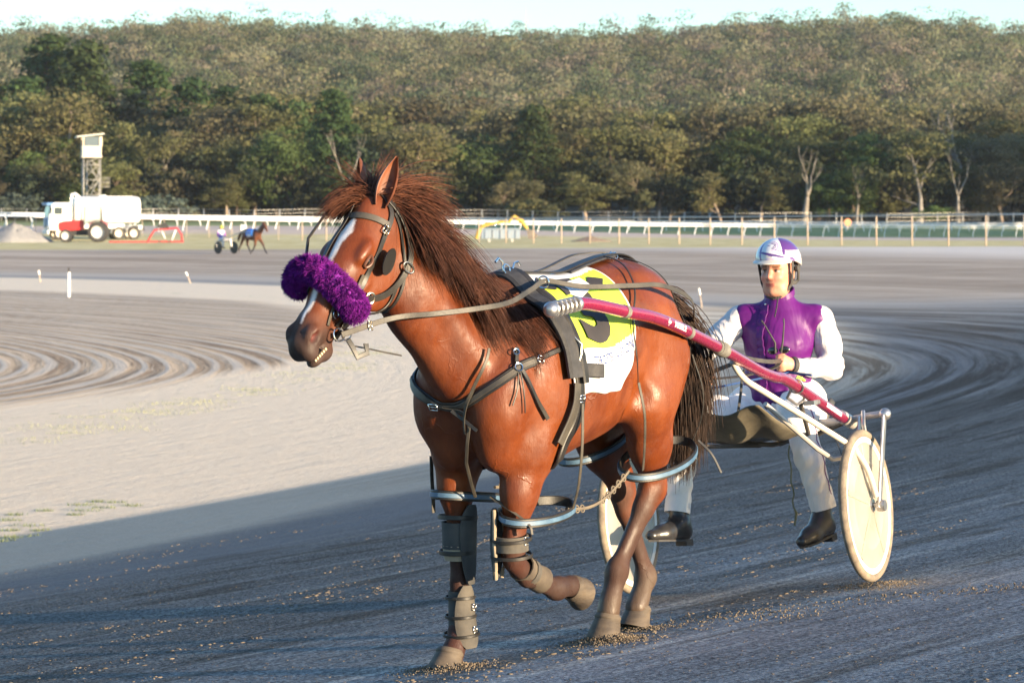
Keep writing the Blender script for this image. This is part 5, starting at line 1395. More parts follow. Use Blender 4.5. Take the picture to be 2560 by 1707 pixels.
# white flap and dark panels near the spine
m = MB(); m.prism([(0, 0), (.16, .02), (.20, .07), (.12, .11), (-.02, .06)], (0, 0, 0), (1, 0, 0), (0, 1, 0), (0, 0, .003))
for i, v in enumerate(m.v): m.v[i] = cloth(.02 + v[0], .10 + v[1] * 1.0, .018 + v[2] + .012 * math.sin(v[0] * 20))[0]
m.build('white_flap', clw, sc_cloth)
for (u0, v0, du, dv, rt) in ((.27, .11, .085, .085, 1), (-.03, .15, .07, .07, 1), (.12, .105, .10, .045, 0), (.335, .26, .045, .30, 0)):
    vs = []; fs = []
    for i in range(9):
        for j in range(9):
            p_, q_ = -du / 2 + du * i / 8, -dv / 2 + dv * j / 8
            if rt: p_, q_ = (p_ + q_) * .85, (q_ - p_) * .62
            vs.append(cloth(u0 + p_, v0 + q_, .0165)[0])
    for i in range(8):
        for j in range(8): fs.append((i * 9 + j, (i + 1) * 9 + j, (i + 1) * 9 + j + 1, i * 9 + j + 1))
    m = MB(); m.add(vs, fs); m.build('black_panel', clb, sc_cloth, True)

# ---- harness: saddle pad, girth, breast collar, back strap
har = thing('harness', 'black leather racing harness with saddle pad, girth and breast collar on the bay horse', 'harness')
def padstrap(P, w_, t, name, mt=leather, off=.012, n=40): 
    pts, nr = wrap(P, n, off + t / 2); m = MB(); m.strap(pts, w_, t, nr); return m.build(name, mt, har, True)
PADL = [(.415, 0, 1.50), (.425, .09, 1.47), (.435, .18, 1.41), (.43, .24, 1.33), (.405, .285, 1.23), (.40, .30, 1.12)]
PADR = [(x, -y, z) for x, y, z in PADL[1:]][::-1]
padstrap(PADR + PADL, .085, .030, 'saddle_pad', nylon, .016, 60)
padstrap([(.36, -.24, 1.33), (.37, -.1, 1.46), (.37, 0, 1.50), (.375, .10, 1.465), (.375, .20, 1.39), (.365, .26, 1.30), (.350, .295, 1.20), (.345, .305, 1.10)], .040, .018, 'saddle_tree', leather, .028, 50)
padstrap([(.355, .30, 1.17), (.350, .305, 1.08), (.345, .30, 1.00), (.36, .285, .93), (.40, .26, .87), (.43, .20, .82), (.43, .05, .79), (.43, -.15, .81), (.38, -.27, .90), (.36, -.30, 1.05), (.38, -.28, 1.2)], .062, .014, 'girth', leather, .008, 60)
padstrap([(.385, .305, 1.10), (.40, .31, 1.02), (.425, .295, .94), (.46, .27, .87)], .040, .012, 'girth_tab', leather_w, .020, 24)
padstrap([(.375, .31, 1.155), (.30, .315, 1.15), (.235, .31, 1.145), (.20, .31, 1.14)], .055, .012, 'wear_tab', nylon, .018, 16)
pts, nr = wrap([(.375, .285, 1.245), (.45, .285, 1.235), (.56, .255, 1.20), (.647, .232, 1.17), (.72, .17, 1.10), (.765, .11, 1.055), (.775, .03, 1.025), (.77, -.05, 1.03), (.755, -.15, 1.06), (.70, -.24, 1.11), (.58, -.27, 1.17), (.40, -.29, 1.24)], 60, .008)
m = MB(); m.strap(pts, [.022 if i < 12 else .040 for i in range(60)], .010, nr); m.build('breast_collar', leather, har, True)
m = MB(); m.strap([p + n_ * .007 for p, n_ in zip(pts, nr)][12:52], .022, .006, nr[12:52]); m.build('collar_lining', leather_w, har, True)
sstrap([(.72, -.23, 1.12), (.755, -.18, 1.085), (.772, -.13, 1.06), (.775, -.07, 1.03), (.77, .0, 1.01), (.775, .07, .992)], .020, .005, 24, .020, leather_w, 'cross_strap', har)
sstrap([(.755, .145, 1.245), (.77, .12, 1.16), (.78, .095, 1.08), (.775, .075, .995), (.755, .062, .92)], .014, .004, 24, .026, leather_w, 'fork_strap', har)
m = MB(); a = Vector((.80, .015, 1.005)); m.strap([a, a + Vector((-.02, .045, -.035)), a + Vector((-.03, .10, -.075))], .014, .004, (.9, .3, .2)); m.build('strap_end', leather, har, True)
m = MB(); P0 = Vector((.765, .075, .95)); P3 = Vector((.60, -.01, .655)); m.strap([P0, P0 + Vector((.0, -.01, -.08)), Vector((.72, .03, .80)), Vector((.66, .01, .72)), P3], .013, .004, (.8, .4, .3)); m.build('martingale', leather_w, har, True)
# keeper and loose ends on the shoulder
sstrap([(.655, .235, 1.26), (.668, .232, 1.20), (.665, .235, 1.15)], .016, .006, 10, .014, leather, 'keeper', har)
for P in ([(.66, .24, 1.17), (.62, .265, 1.09), (.56, .285, 1.01), (.525, .29, .965)], [(.665, .24, 1.16), (.665, .25, 1.08), (.655, .255, 1.0)], [(.67, .235, 1.16), (.685, .235, 1.09), (.70, .22, 1.03)]):
    sstrap(P, .017 if P[-1][0] < .6 else .006, .004, 14, .014, leather, 'strap_end', har)
for pp_, of_, ax_, w_, h_ in (((.77, -.07, 1.03), .028, (0, 1, 0), .020, .013), ((.56, .26, 1.20), .018, (.5, .5, .3), .016, .012), ((.35, .305, 1.04), .024, (1, 0, 0), .024, .013)):
    m = MB(); P_ = snap(pp_, of_); buckle(m, P_[0], P_[1], ax_, w_, h_); m.build('buckle', steelm, har, True)
for pp_, r_ in (((.668, .235, 1.24), .012), ((.668, .235, 1.17), .016)):
    m = MB(); P_ = snap(pp_, .022); m.ring(P_[0], P_[1], r_, .0025, 14, 5); m.build('keeper_ring', steelm, har, True)
# rein rings and hooks on top of the saddle
for q in (-1, 1):
    m = MB(); P_ = snap((.33, q * .12, 1.46), .055); m.ring(P_[0], (1, .2 * q, 0), .024, .0036, 20, 8); m.tube([snap((.33, q * .12, 1.46), .03)[0], P_[0] - P_[1] * .022], .004, 6); m.build('terret_ring', steelm, har, True)
m = MB()
m.tube([(.42, 0, 1.52), (.425, 0, 1.575), (.455, 0, 1.59), (.475, 0, 1.575)], .005, 7); m.tube([(.39, .02, 1.53), (.37, .02, 1.57), (.345, .02, 1.575), (.33, .02, 1.56)], .005, 7); m.ring((.44, .03, 1.545), (0, 1, .3), .022, .004, 16, 6)
m.build('check_hook', steelm, har, True)
m = MB(); m.tube([snap((.385, .28, 1.27), .045)[0], snap((.37, .285, 1.24), .06)[0], snap((.37, .29, 1.205), .05)[0], snap((.378, .29, 1.18), .04)[0]], .005, 7); P_ = snap((.335, .30, 1.205), .036); m.ring(P_[0], P_[1], .014, .003, 14, 6); m.build('snap_hook', brass, har, True)
# back strap to the tail, crupper and rump straps
BS = [(.33, 0, 1.50), (.15, 0, 1.47), (-.05, 0, 1.50), (-.25, 0, 1.55), (-.42, 0, 1.545), (-.56, 0, 1.49), (-.66, 0, 1.42)]
padstrap(BS, .050, .008, 'back_strap', leather, .016, 50)
padstrap([(-.02, .0, 1.50), (-.20, 0, 1.55), (-.36, .0, 1.56)], .085, .010, 'back_pad', nylon, .008, 24)
m = MB(); m.tube([(-.37, 0, 1.585), (-.385, .0, 1.605), (-.40, 0, 1.60), (-.41, 0, 1.585)], .005, 6); m.box((-.35, .0, 1.588), (.07, .03, .012)); m.ring((-.39, .02, 1.592), (0, 1, .4), .014, .003, 14, 6); m.build('rump_ring', steelm, har, True)
sstrap([(-.40, .01, 1.55), (-.46, .10, 1.52), (-.55, .18, 1.43), (-.64, .21, 1.28), (-.66, .20, 1.15)], .010, .004, 30, .008, leather, 'rump_strap', har)
sstrap([(-.30, .0, 1.56), (-.28, .12, 1.53), (-.20, .22, 1.44), (-.10, .27, 1.32), (-.08, .29, 1.20), (-.12, .28, 1.08)], .008, .004, 36, .022, leather, 'hopple_hanger', har)

# ---- hopples: blue edged loops round the legs, joined fore and aft on each side
hop = thing('hopples', 'pale blue edged black leather hopples looped round the four upper legs of the bay horse', 'hopples')
hblue = noisy('blue_trim', (.045, .095, .16), (.09, .16, .24), 12, .45, .2, 80, .002); 
def loop(c, rx, ry, tz, mt_in=leather, w_=.038, name='leg_loop', tilt=0.0):
    c = Vector(c); P = []; NN = []
    for k in range(49):
        a = 2 * math.pi * k / 48
        P.append(c + Vector((math.cos(a) * rx, math.sin(a) * ry, -math.cos(a) * tz + math.sin(a) * tilt))); NN.append(Vector((math.cos(a) / rx, math.sin(a) / ry, 0)).normalized())
    m = MB(); m.strap(P, w_, .009, NN); o = m.build(name, mt_in, hop, True)
    m = MB(); m.strap([p + n_ * .007 for p, n_ in zip(P, NN)], w_ * .48, .005, NN); m.build('blue_edge', hblue, o, True); return P
A1 = loop((.455, -.150, .640), .195, .105, -.02); A2 = loop((.400, .150, .590), .215, .100, .02, tilt=-.02)
A3 = loop((-.53, .145, .735), .245, .115, .055, tilt=-.03); A4 = loop((-.50, -.165, .78), .20, .12, .06)
def hang(P, name='hanger', w_=.014, mt=leather_w, nn=(.3, 1, .1)):
    m = MB(); m.strap([tuple(p) for p in spline(np.array(P), 16)], w_, .004, nn); m.build(name, mt, hop, True)
hang([(.350, .33, 1.02), (.345, .325, .86), (.315, .29, .70), (.27, .23, .585)]); hang([(-.12, .30, 1.08), (-.15, .31, .95), (-.20, .28, .82), (-.26, .235, .71)])
hang([(-.685, .22, 1.17), (-.74, .24, 1.02), (-.765, .22, .90), (-.77, .17, .79)], w_=.007, mt=leather); hang([(.36, -.33, 1.0), (.36, -.32, .85), (.36, -.27, .64)])
hang([(.545, -.262, .80), (.565, -.245, .72), (.585, -.225, .64), (.585, -.222, .58)], w_=.018); hang([(.60, .06, .66), (.585, .13, .62), (.57, .22, .56), (.565, .235, .52)], w_=.012)
hang([(-.77, .20, .80), (-.80, .25, .74), (-.83, .28, .66)], w_=.012, mt=leather)
m = MB()
for P0, P3 in (((.19, .15, .585), (-.285, .15, .70)), ((.26, -.15, .66), (-.31, -.165, .80))):
    a = Vector(P0); b = Vector(P3); sag = .055; pts = [a.lerp(b, t) - Vector((0, 0, sag * math.sin(math.pi * t))) for t in np.linspace(0, 1, 13)]
    m.tube([p for p in pts], .007, 6)
    for i in range(1, 12): 
        if i not in (4, 5, 6): m.ring(pts[i], (pts[i + 1] - pts[i]).cross(Vector((0, 0, 1 if i % 2 else .01))) + Vector((0, .3, 0)), .013, .0035, 10, 5, 1.3)
m.build('hopple_link', noisy('dirty_leather', (.16, .13, .09), (.10, .08, .06), 20, .7), hop, True)

# ---- boots
felt = noisy('pale_felt', (.34, .28, .20), (.25, .20, .14), 12, .9); neo = noisy('dusty_neoprene', (.020, .021, .023), (.060, .056, .05), 7, .75, .3, 60, .002); grey = noisy('dusty_grey_boot', (.045, .042, .037), (.11, .095, .075), 8, .8, .4, 50, .003)
def shell(path, rad, a0, a1, th, name, mt, parent, ref, wprof=None, n=18, flare=None):
    """part of a tube round a limb, from angle a0 to a1 (about the path, measured from ref), th thick"""
    P = spline(np.array(path), n); vs = []; fs = []; K = 15
    for i in range(n):
        t = i / (n - 1); tg = Vector(P[min(i + 1, n - 1)] - P[max(i - 1, 0)]).normalized(); r_ = Vector(ref); r_ = (r_ - tg * r_.dot(tg)).normalized(); b = tg.cross(r_)
        wf = wprof(t) if wprof else 1.0; R_ = np.interp(t, np.linspace(0, 1, len(rad)), rad); mid_ = (a0 + a1) / 2; hw = (a1 - a0) / 2 * wf
        for lay in (0, 1):
            for k in range(K):
                a = mid_ + hw * (2 * k / (K - 1) - 1); q = R_ + th * lay; vs.append(Vector(P[i]) + (r_ * math.cos(a) + b * math.sin(a)) * q)
    for i in range(n - 1):
        A = i * 2 * K; B = A + 2 * K
        for k in range(K - 1): fs.append((A + k, A + k + 1, B + k + 1, B + k)); fs.append((A + K + k, A + K + k + 1, B + K + k + 1, B + K + k))
        for k in (0, K - 1): fs.append((A + k, A + K + k, B + K + k, B + k))
    for A in (0, (n - 1) * 2 * K):
        for k in range(K - 1): fs.append((A + k, A + k + 1, A + K + k + 1, A + K + k))
    m = MB(); m.add(vs, fs); return m.build(name, mt, parent, True)
def rounded(t): return max(.12, min(1, (math.sin(math.pi * min(max(t, .02), .98))) ** .38))
kb = thing('knee_boot', 'dark dusty knee boot with a pale strip on the straight right foreleg', 'knee boot', 'knee boots')
KR = [(.525, -.146, .615), (.53, -.145, .50), (.525, -.143, .30)]
shell(KR, [.066, .066, .058], -2.25, -.75, .012, 'shield', neo, kb, (1, 0, 0), rounded)
shell([(.527, -.143, .545), (.525, -.143, .44)], [.060, .058], -2.6, 2.6, .008, 'cuff', neo, kb, (1, 0, 0)); shell([(.525, -.143, .455), (.522, -.143, .395)], [.060, .052], -2.2, 1.0, .006, 'pale_strip', felt, kb, (1, 0, 0))
tb = thing('shin_boot', 'grey padded shin boot above the planted front hoof', 'shin boot')
TR = [(.518, -.142, .295), (.515, -.14, .17), (.505, -.14, .05)]
shell(TR, [.044, .047, .060], -2.2, -.2, .012, 'shield', grey, tb, (1, 0, 0), rounded); shell([(.518, -.142, .27), (.515, -.14, .10)], [.043, .045], -3.0, 3.0, .004, 'wrap', neo, tb, (1, 0, 0))
kb2 = thing('knee_boot', 'pale edged felt knee boot on the lifted left foreleg', 'knee boot', 'knee boots')
KL = [(.565, .130, .610), (.545, .122, .47), (.53, .120, .335)]
shell(KL, [.062, .070, .064], .45, 2.2, .013, 'shield', neo, kb2, (1, .1, 0), rounded); 
m = MB()
for sgn in (.40, 2.25):
    pts = []
    for t in np.linspace(0, 1, 15):
        P = spline(np.array(KL), 15)[int(t * 14)]; R_ = np.interp(t, [0, .5, 1], [.064, .078, .068]); mid_ = 1.32; a = mid_ + (sgn - mid_) * (.35 + .65 * rounded(t) ** 1.0 * (1 - .38 * math.exp(-((t - .45) / .15) ** 2) * 0)); pts.append(Vector(P) + Vector((math.cos(a), -math.sin(a), 0)) * R_)
    m.tube(pts, .008, 7)
m.build('felt_edge', felt, kb2, True)
shell([(.55, .123, .51), (.545, .121, .45)], [.064, .064], -2.8, 2.8, .007, 'band', grey, kb2, (1, 0, 0))
m = MB(); buckle(m, (.545, .193, .49), (.1, 1, 0), (1, 0, 0), .012, .014); m.build('buckle', steelm, kb2, True)
cw = thing('cannon_wrap', 'muddy brown wrap round the folded back left cannon', 'leg wrap')
shell([(.46, .113, .375), (.38, .108, .335), (.305, .103, .308)], [.050, .046, .050], -3.1, 3.1, .006, 'wrap', noisy('muddy_wrap', (.06, .046, .034), (.12, .095, .065), 9, .85, .4, 50, .003), cw, (0, 1, 0)); 
shell([(.425, .111, .358), (.395, .109, .345)], [.055, .054], -3.1, 3.1, .004, 'band', grey, cw, (0, 1, 0))

# edging and straps on the boots
def ringstrap(parent, path, i, rad, w_, mt, n=26):
    P = spline(np.array(path), 21); c = Vector(P[i]); t = Vector(P[min(i + 1, 20)] - P[max(i - 1, 0)]).normalized(); a = t.orthogonal().normalized(); b = t.cross(a)
    pts = [c + (a * math.cos(q) + b * math.sin(q)) * rad for q in np.linspace(0, 2 * math.pi, n)]; m = MB(); m.strap(pts, w_, .004, [(p - c) for p in pts]); m.build('boot_strap', mt, parent, True)
for i_, r_ in ((5, .078), (14, .074)): ringstrap(kb, KR, i_, r_, .018, leather)
for i_, r_ in ((4, .060), (10, .062), (16, .072)): ringstrap(tb, TR, i_, r_, .013, leather)
for i_ in (8, 13): ringstrap(kb2, KL, i_, .082, .014, leather)
m = MB()
for (pt, w2) in (((.512, -.075, .21), .012), ((.510, -.073, .12), .012)): buckle(m, pt, (0, 1, 0), (1, 0, 0), w2, .012, .0022)
m.build('boot_buckle', steelm, tb, True)
# ---- reins
rn = thing('reins', 'long dark leather driving reins from the bit rings over the saddle to the driver\'s hands', 'reins')
def w2l(p): return Matrix.Rotation(-H_ROT, 3, 'Z') @ (Vector(p) - H_LOC)
# ================================================================== the sulky
ST, SR = R(25), R(5.8); S_O = Vector((1.166, 13.96, -.038))
sfx = Vector((-math.sin(ST), -math.cos(ST), 0)); sl0 = Vector((math.cos(ST), -math.sin(ST), 0)); sup = Vector((0, 0, 1))
sL = sl0 * math.cos(SR) + sup * math.sin(SR); sU = -sl0 * math.sin(SR) + sup * math.cos(SR)
S_M = Matrix(((sfx.x, sL.x, sU.x), (sfx.y, sL.y, sU.y), (sfx.z, sL.z, sU.z)))
def s2w(p): return S_O + S_M @ Vector(p)
def sthing(name, label, cat, group=None): return empty(name, S_O, S_M.to_euler(), label, cat, group)
sul = sthing('sulky', 'two wheeled racing sulky with metallic maroon shafts and solid cream disc wheels', 'sulky')
mar = mat('maroon_metallic', (.36, .022, .075), .26, .55, coat=.8, coat_r=.08)
N = NT(mar); N.rgh(N.map(N.noise(N.coord('Object'), 30, 4), .35, .65, .22, .42))
sfr = noisy('pewter_paint', (.52, .47, .42), (.44, .40, .36), 8, .38, .15, 60, .001, metal=.35); alu = noisy('scuffed_aluminium', (.60, .58, .56), (.42, .40, .38), 12, .35, .2, 40, .001, metal=.9); tape = noisy('grey_tape', (.10, .095, .085), (.17, .16, .14), 30, .8)
# shafts
SH = [(2.90, .485, 1.412), (2.80, .50, 1.408), (2.54, .535, 1.368), (2.18, .55, 1.318), (1.50, .54, 1.170), (1.04, .515, 1.065), (.80, .505, 1.022), (.60, .50, .991), (-.11, .49, .788), (-.24, .487, .760)]
def shaft(q):
    P = [(x if q > 0 else min(x, 2.55 + (x - 2.9) * .3) if x > 2.5 else x, y if q > 0 else -y * (1 - .34 * sst(.3, 2.2, x)), z) for x, y, z in SH]; Q = spline(np.array(P), 70)
    m = MB(); m.tube([tuple(p) for p in Q], .0255, 16); s_ = m.build('shaft', mar, sul, True)
    # tip: slotted alloy coupler
    e_ = Vector(P[0]); y_ = e_.y; x_ = e_.x - 2.90; z_ = e_.z - 1.412
    m = MB(); m.tube([(2.89 + x_, y_, 1.412 + z_), (2.92 + x_, y_, 1.412 + z_)], .030, 14); a = Vector((2.91 + x_, y_, 1.412 + z_)); b = Vector((3.075 + x_, y_ - .022 * q, 1.398 + z_))
    for dz in (-.021, .021): m.tube([a + Vector((0, 0, dz)), b + Vector((0, 0, dz))], .0105, 8)
    m.tube([a + Vector((0, -.016 * q, 0)), b + Vector((0, -.016 * q, 0))], .012, 8)
    for i in range(6):
        c = a.lerp(b, i / 5.0); m.ring(c, (1, 0, 0), .024, .0075, 16, 6)
    m.sphere(b + Vector((.018, 0, 0)), .031, 14, 9); m.build('shaft_tip', alu, s_, True)
    m = MB()
    at_x = lambda x0: int(np.argmin(np.abs(Q[:, 0] - x0)))
    for (i, w_) in ((at_x(2.56 if q > 0 else 2.2), .030), (at_x(1.95), .032)): m = MB(); m.tube([tuple(Q[i]), tuple(Q[i] + (Q[i + 1] - Q[i]) * w_ / np.linalg.norm(Q[i + 1] - Q[i]))], .0275, 14); m.build('tape', tape, s_, True)
    m = MB(); i = at_x(1.53); dd = (Q[i + 1] - Q[i]) / np.linalg.norm(Q[i + 1] - Q[i])
    for k in range(5): m.ring(tuple(Q[i] + dd * .013 * k), tuple(dd), .0265, .0075, 16, 6)
    m.tube([tuple(Q[i] - dd * .03), tuple(Q[i] + dd * .08)], .028, 14); m.build('tape', tape, s_, True)
    return Q, s_
QL, shL = shaft(1); QR, shR = shaft(-1)
# lettering on the near shaft
def on_shaft(s0, up_=0.0):
    def f(x, y):
        L = np.concatenate([[0], np.cumsum(np.linalg.norm(np.diff(QL, axis=0), axis=1))]); s_ = s0 + x
        p = np.array([np.interp(s_, L, QL[:, c]) for c in range(3)]); p2 = np.array([np.interp(s_ + .01, L, QL[:, c]) for c in range(3)]); t = Vector(p2 - p).normalized()
        out = Vector((-.0, 1, -.20)); out = (out - t * out.dot(t)).normalized(); u_ = out.cross(t) * 1.0
        if u_.z < 0: u_ = -u_
        a = y / .0262; return Vector(p) + (out * math.cos(a) + u_ * math.sin(a)) * .0264
    return f
wlet = mat('white_lettering', (.72, .68, .66), .5)
Ls = np.concatenate([[0], np.cumsum(np.linalg.norm(np.diff(QL, axis=0), axis=1))])
s_at = lambda x: float(np.interp(-x, -QL[:, 0], Ls))
print_text('MISSILE', .034, 0, 0, wlet, 'lettering', shL, .0010, 0, 1.15, mapf=on_shaft(s_at(2.05)), cuts=1)
print_text('YIIPPI NICOLA', .020, 0, 0, wlet, 'lettering', shL, .0008, 0, 1.0, mapf=on_shaft(s_at(.03)), cuts=1) if False else None
m = MB(); f_ = on_shaft(s_at(2.165)); m.add([f_(-.018, 0), f_(0, .017), f_(.014, 0), f_(0, -.017)], [(0, 1, 2, 3)]); m.build('emblem', wlet, shL)
f_ = on_shaft(s_at(.04)); vs = []; fs = []
for i in range(9):
    for j in range(3): vs.append(f_(-.11 + .22 * i / 8, -.011 + .011 * j))
for i in range(8):
    for j in range(2): fs.append((i * 3 + j, (i + 1) * 3 + j, (i + 1) * 3 + j + 1, i * 3 + j + 1))
m = MB(); m.add(vs, fs); m.build('plate', mat('plate_lilac', (.50, .40, .50), .5), shL)
# arch, forks and stays
m = MB(); m.tube([(-.26, -.50, .752), (-.25, 0, .750), (-.26, .50, .756)], .021, 12)
for q in (-1, 1):
    m.tube([(-.14, q * .482, .786), (-.27, q * .493, .745)], .032, 14)
    m.tube([(-.25, q * .47, .758), (-.215, q * .60, .775), (-.195, q * .668, .780)], .0175, 10)
m.build('arch', sfr, sul, True)
for q in (-1, 1):
    m = MB(); m.sphere((-.19, q * .690, .778), .030, 12, 8)
    a = Vector((-.185, q * .690, .790)); b = Vector((.02, q * .685, .345)); m.strap([a, a.lerp(b, .25), a.lerp(b, .75), b], [.034, .040, .040, .030], .014, (0, 1, 0))
    m.lathe([(0, .02), (.026, .02), (.030, 0), (.026, -.02), (0, -.02)], (.0, q * .690, .355), (0, 1, 0), 18); m.build('fork', alu, sul, True)
    m = MB(); a = Vector((-.21, q * .555, .772)); b = Vector((.0, q * .552, .34)); m.strap([a, a.lerp(b, .4), b], .034, .012, (0, 1, 0)); m.tube([(-.18, q * .585, .80), (-.12, q * .60, .735), (-.13, q * .60, .70)], .010, 7); m.build('inner_fork', alu, sul, True)
    m = MB(); m.tube([tuple(p) for p in spline(np.array([(1.30, q * .50, 1.115), (1.24, q * .505, 1.06), (1.15, q * .51, 1.015), (.98, q * .52, .96), (.145, q * .60, .665), (.10, q * .625, .62), (.05, q * .655, .53), (.01, q * .672, .40)]), 50)], .0145, 10); m.build('stay', noisy('cream_stay', (.62, .55, .45), (.52, .46, .38), 8, .45), sul, True)
    m = MB(); m.tube([(.72, q * .42, .90), (.30, q * .50, .66), (.20, q * .54, .60), (.10, q * .57, .60)], .012, 8); m.build('lower_stay', sfr, sul, True)
# wheels
discm = noisy('disc_cream', (.60, .56, .49), (.48, .44, .38), 5, .42, .12, 20, .002, spec=.5, coat=.3); tyrem = noisy('dusty_tyre', (.26, .21, .15), (.14, .115, .09), 18, .85, .5, 90, .003); whiter = mat('rim_white', (.68, .67, .64), .4)
N = NT(discm); mxs = N.n('MixShader'); tls = N.n('BsdfTranslucent'); tls.inputs[0].default_value = (.70, .67, .60, 1); trs = N.n('BsdfTransparent'); trs.inputs[0].default_value = (1, .96, .86, 1); mx2 = N.n('MixShader'); mxs.inputs[0].default_value = .40; mx2.inputs[0].default_value = .22
N.l(N.b.outputs[0], mxs.inputs[1]); N.l(tls.outputs[0], mxs.inputs[2]); N.l(mxs.outputs[0], mx2.inputs[1]); N.l(trs.outputs[0], mx2.inputs[2]); N.l(mx2.outputs[0], [n_ for n_ in N.t.nodes if n_.type == 'OUTPUT_MATERIAL'][0].inputs[0])
for q in (-1, 1):
    c = (0, q * .615, .36); wl = MB()
    n_ = 64; r0, rt = .342, .0205
    prof = [(r0 + rt * math.cos(a), rt * math.sin(a)) for a in np.linspace(0, 2 * math.pi, 15)[:-1]]; wl.lathe(prof, c, (0, q, 0), n_, True); W_ = wl.build('wheel', tyrem, sul, True)
    m = MB(); m.lathe([(.300, .012), (.318, .017), (.326, .013), (.328, -.013), (.318, -.017), (.300, -.012)], c, (0, q, 0), n_, True); m.build('rim', whiter, W_, True)
    m = MB(); m.lathe([(.03, .030), (.055, .026), (.12, .018), (.20, .013), (.205, .0145), (.212, .0145), (.217, .012), (.302, .008), (.302, -.008), (.12, -.018), (.055, -.026), (.03, -.030)], c, (0, q, 0), n_)
    for k in range(5):
        a = 2 * math.pi * k / 5 + .3; m.strap([(c[0] + r_ * math.cos(a), c[1] + q * yy, c[2] + r_ * math.sin(a)) for r_, yy in ((.05, .026), (.17, .0165), (.29, .0095))], [.016, .022, .030], .006, (0, 1, 0))
    m.build('disc', discm, W_, True)
    m = MB(); m.tube([(0, q * .54, .36), (0, q * .70, .36)], .012, 10); m.lathe([(0, .038), (.030, .036), (.034, .02), (.034, -.02), (.030, -.036), (0, -.038)], c, (0, q, 0), 20); m.build('hub', alu, W_, True)
# seat and its dusty wheel skirt / mud cloth
m = MB(); SC = (-.42, .06, .70)
vs = []; fs = []
for i in range(13):
    for j in range(17):
        a = i / 12; b = j / 16 - .5; vs.append((-.62 + .46 * a, .06 + b * .44 * (1 - .25 * a), .725 + .05 * (2 * b) ** 2 + .09 * max(0, .25 - a) / .25))
for lay in (0,):
    for i in range(12):
        for j in range(16): fs.append((i * 17 + j, (i + 1) * 17 + j, (i + 1) * 17 + j + 1, i * 17 + j + 1))
m.add(vs, fs); se = m.build('seat', noisy('dusty_vinyl', (.05, .05, .05), (.10, .09, .08), 10, .6), sul, True); q = se.modifiers.new('t', 'SOLIDIFY'); q.thickness = .035; q.offset = -1
m = MB(); m.tube([(-.24, -.48, .752), (-.28, -.2, .70), (-.30, .06, .665), (-.28, .3, .70), (-.24, .48, .756)], .013, 8); m.tube([(.30, -.44, .85), (.0, -.30, .70), (-.30, .0, .665)], .011, 8); m.tube([(.30, .44, .88), (.0, .36, .72), (-.30, .1, .665)], .011, 8)
m.build('seat_frame', noisy('dark_frame_paint', (.10, .085, .07), (.06, .055, .05), 10, .6), sul, True)
vs = []; fs = []; NI, NJ = 22, 30
for i in range(NI + 1):
    for j in range(NJ + 1):
        a = i / NI; b = j / NJ * 2 - 1          # a: from the raised front edge back and down, b: across
        X_ = .60 - .62 * a + .05 * b * b; hw = .36 * (1 - .08 * a); Y_ = b * hw
        Z_ = .885 - .13 * a - .075 * (1 - b * b) * math.sin(math.pi * min(1, a * .9 + .12)) - .05 * a * a + .012 * math.sin(9 * b + 5 * a)
        vs.append((X_, Y_, Z_))
for i in range(NI):
    for j in range(NJ): fs.append((i * (NJ + 1) + j, (i + 1) * (NJ + 1) + j, (i + 1) * (NJ + 1) + j + 1, i * (NJ + 1) + j + 1))
me = bpy.data.meshes.new('dust_sheet'); me.from_pydata(vs, [], fs)
ds = link('dust_sheet', me, noisy('khaki_canvas', (.085, .072, .048), (.14, .12, .08), 7, .8, .4, 25, .006), sul); q = ds.modifiers.new('t', 'SOLIDIFY'); q.thickness = .006
m = MB(); m.strap([(.60, .10, .83), (.66, .12, .94), (.80, .14, 1.05), (.98, .38, 1.10), (1.08, .43, 1.12)], .020, .005, (.2, 1, .3)); m.strap([(.34, .14, .86), (.345, .165, .95), (.345, .18, 1.03), (.36, .20, 1.06)], .018, .005, (.3, 1, 0)); m.build('hold_strap', nylon, sul, True)
m = MB(); m.tube([(1.02, -.44, .98), (.7, -.2, .965), (.35, .05, .985), (.02, .30, 1.02), (.1, .44, 1.0)], .0055, 6); m.build('blue_cord', mat('blue_cord', (.02, .06, .18), .6), sul, True)
m = MB(); pts = [Vector((-.20, .18, .66 - .03 * i)) + Vector((.006 * math.sin(i * 2.1), .006 * math.cos(i * 1.7), 0)) for i in range(14)]; m.tube(pts, [.004] * 11 + [.007, .006, .005], 5); m.build('twine', noisy('old_twine', (.14, .14, .07), (.2, .18, .1), 40, .9), sul, True)
m = MB()      # clamp and shackle on the near shaft
for k, x_ in enumerate((.50, .30)):
    p = Vector([np.interp(-x_, -QL[:, 0], QL[:, c]) for c in range(3)])
    if k == 0: m.ring(p, (1, .1, -.32), .034, .005, 18, 6); m.tube([p + Vector((0, -.03, -.02)), p + Vector((-.03, -.06, -.05)), p + Vector((-.13, -.05, -.09)), p + Vector((-.17, -.03, -.07)), p + Vector((-.12, -.01, -.05))], .007, 7)
    else: m.box(p + Vector((0, .0, -.030)), (.075, .05, .022)); m.tube([p + Vector((-.03, .03, -.03)), p + Vector((-.03, -.05, -.03))], .011, 8)
m.build('shaft_clamp', alu, sul, True)
m = MB(); p = Vector([np.interp(-.46, -QL[:, 0], QL[:, c]) for c in range(3)]); m.strap([p + Vector((.01, .0, .034)), p + Vector((-.02, .0, .05)), p + Vector((-.06, .0, .036))], .03, .012, (0, .4, 1)); m.build('yellow_tag', mat('yellow_tag', (.60, .65, .10), .6), sul, True)
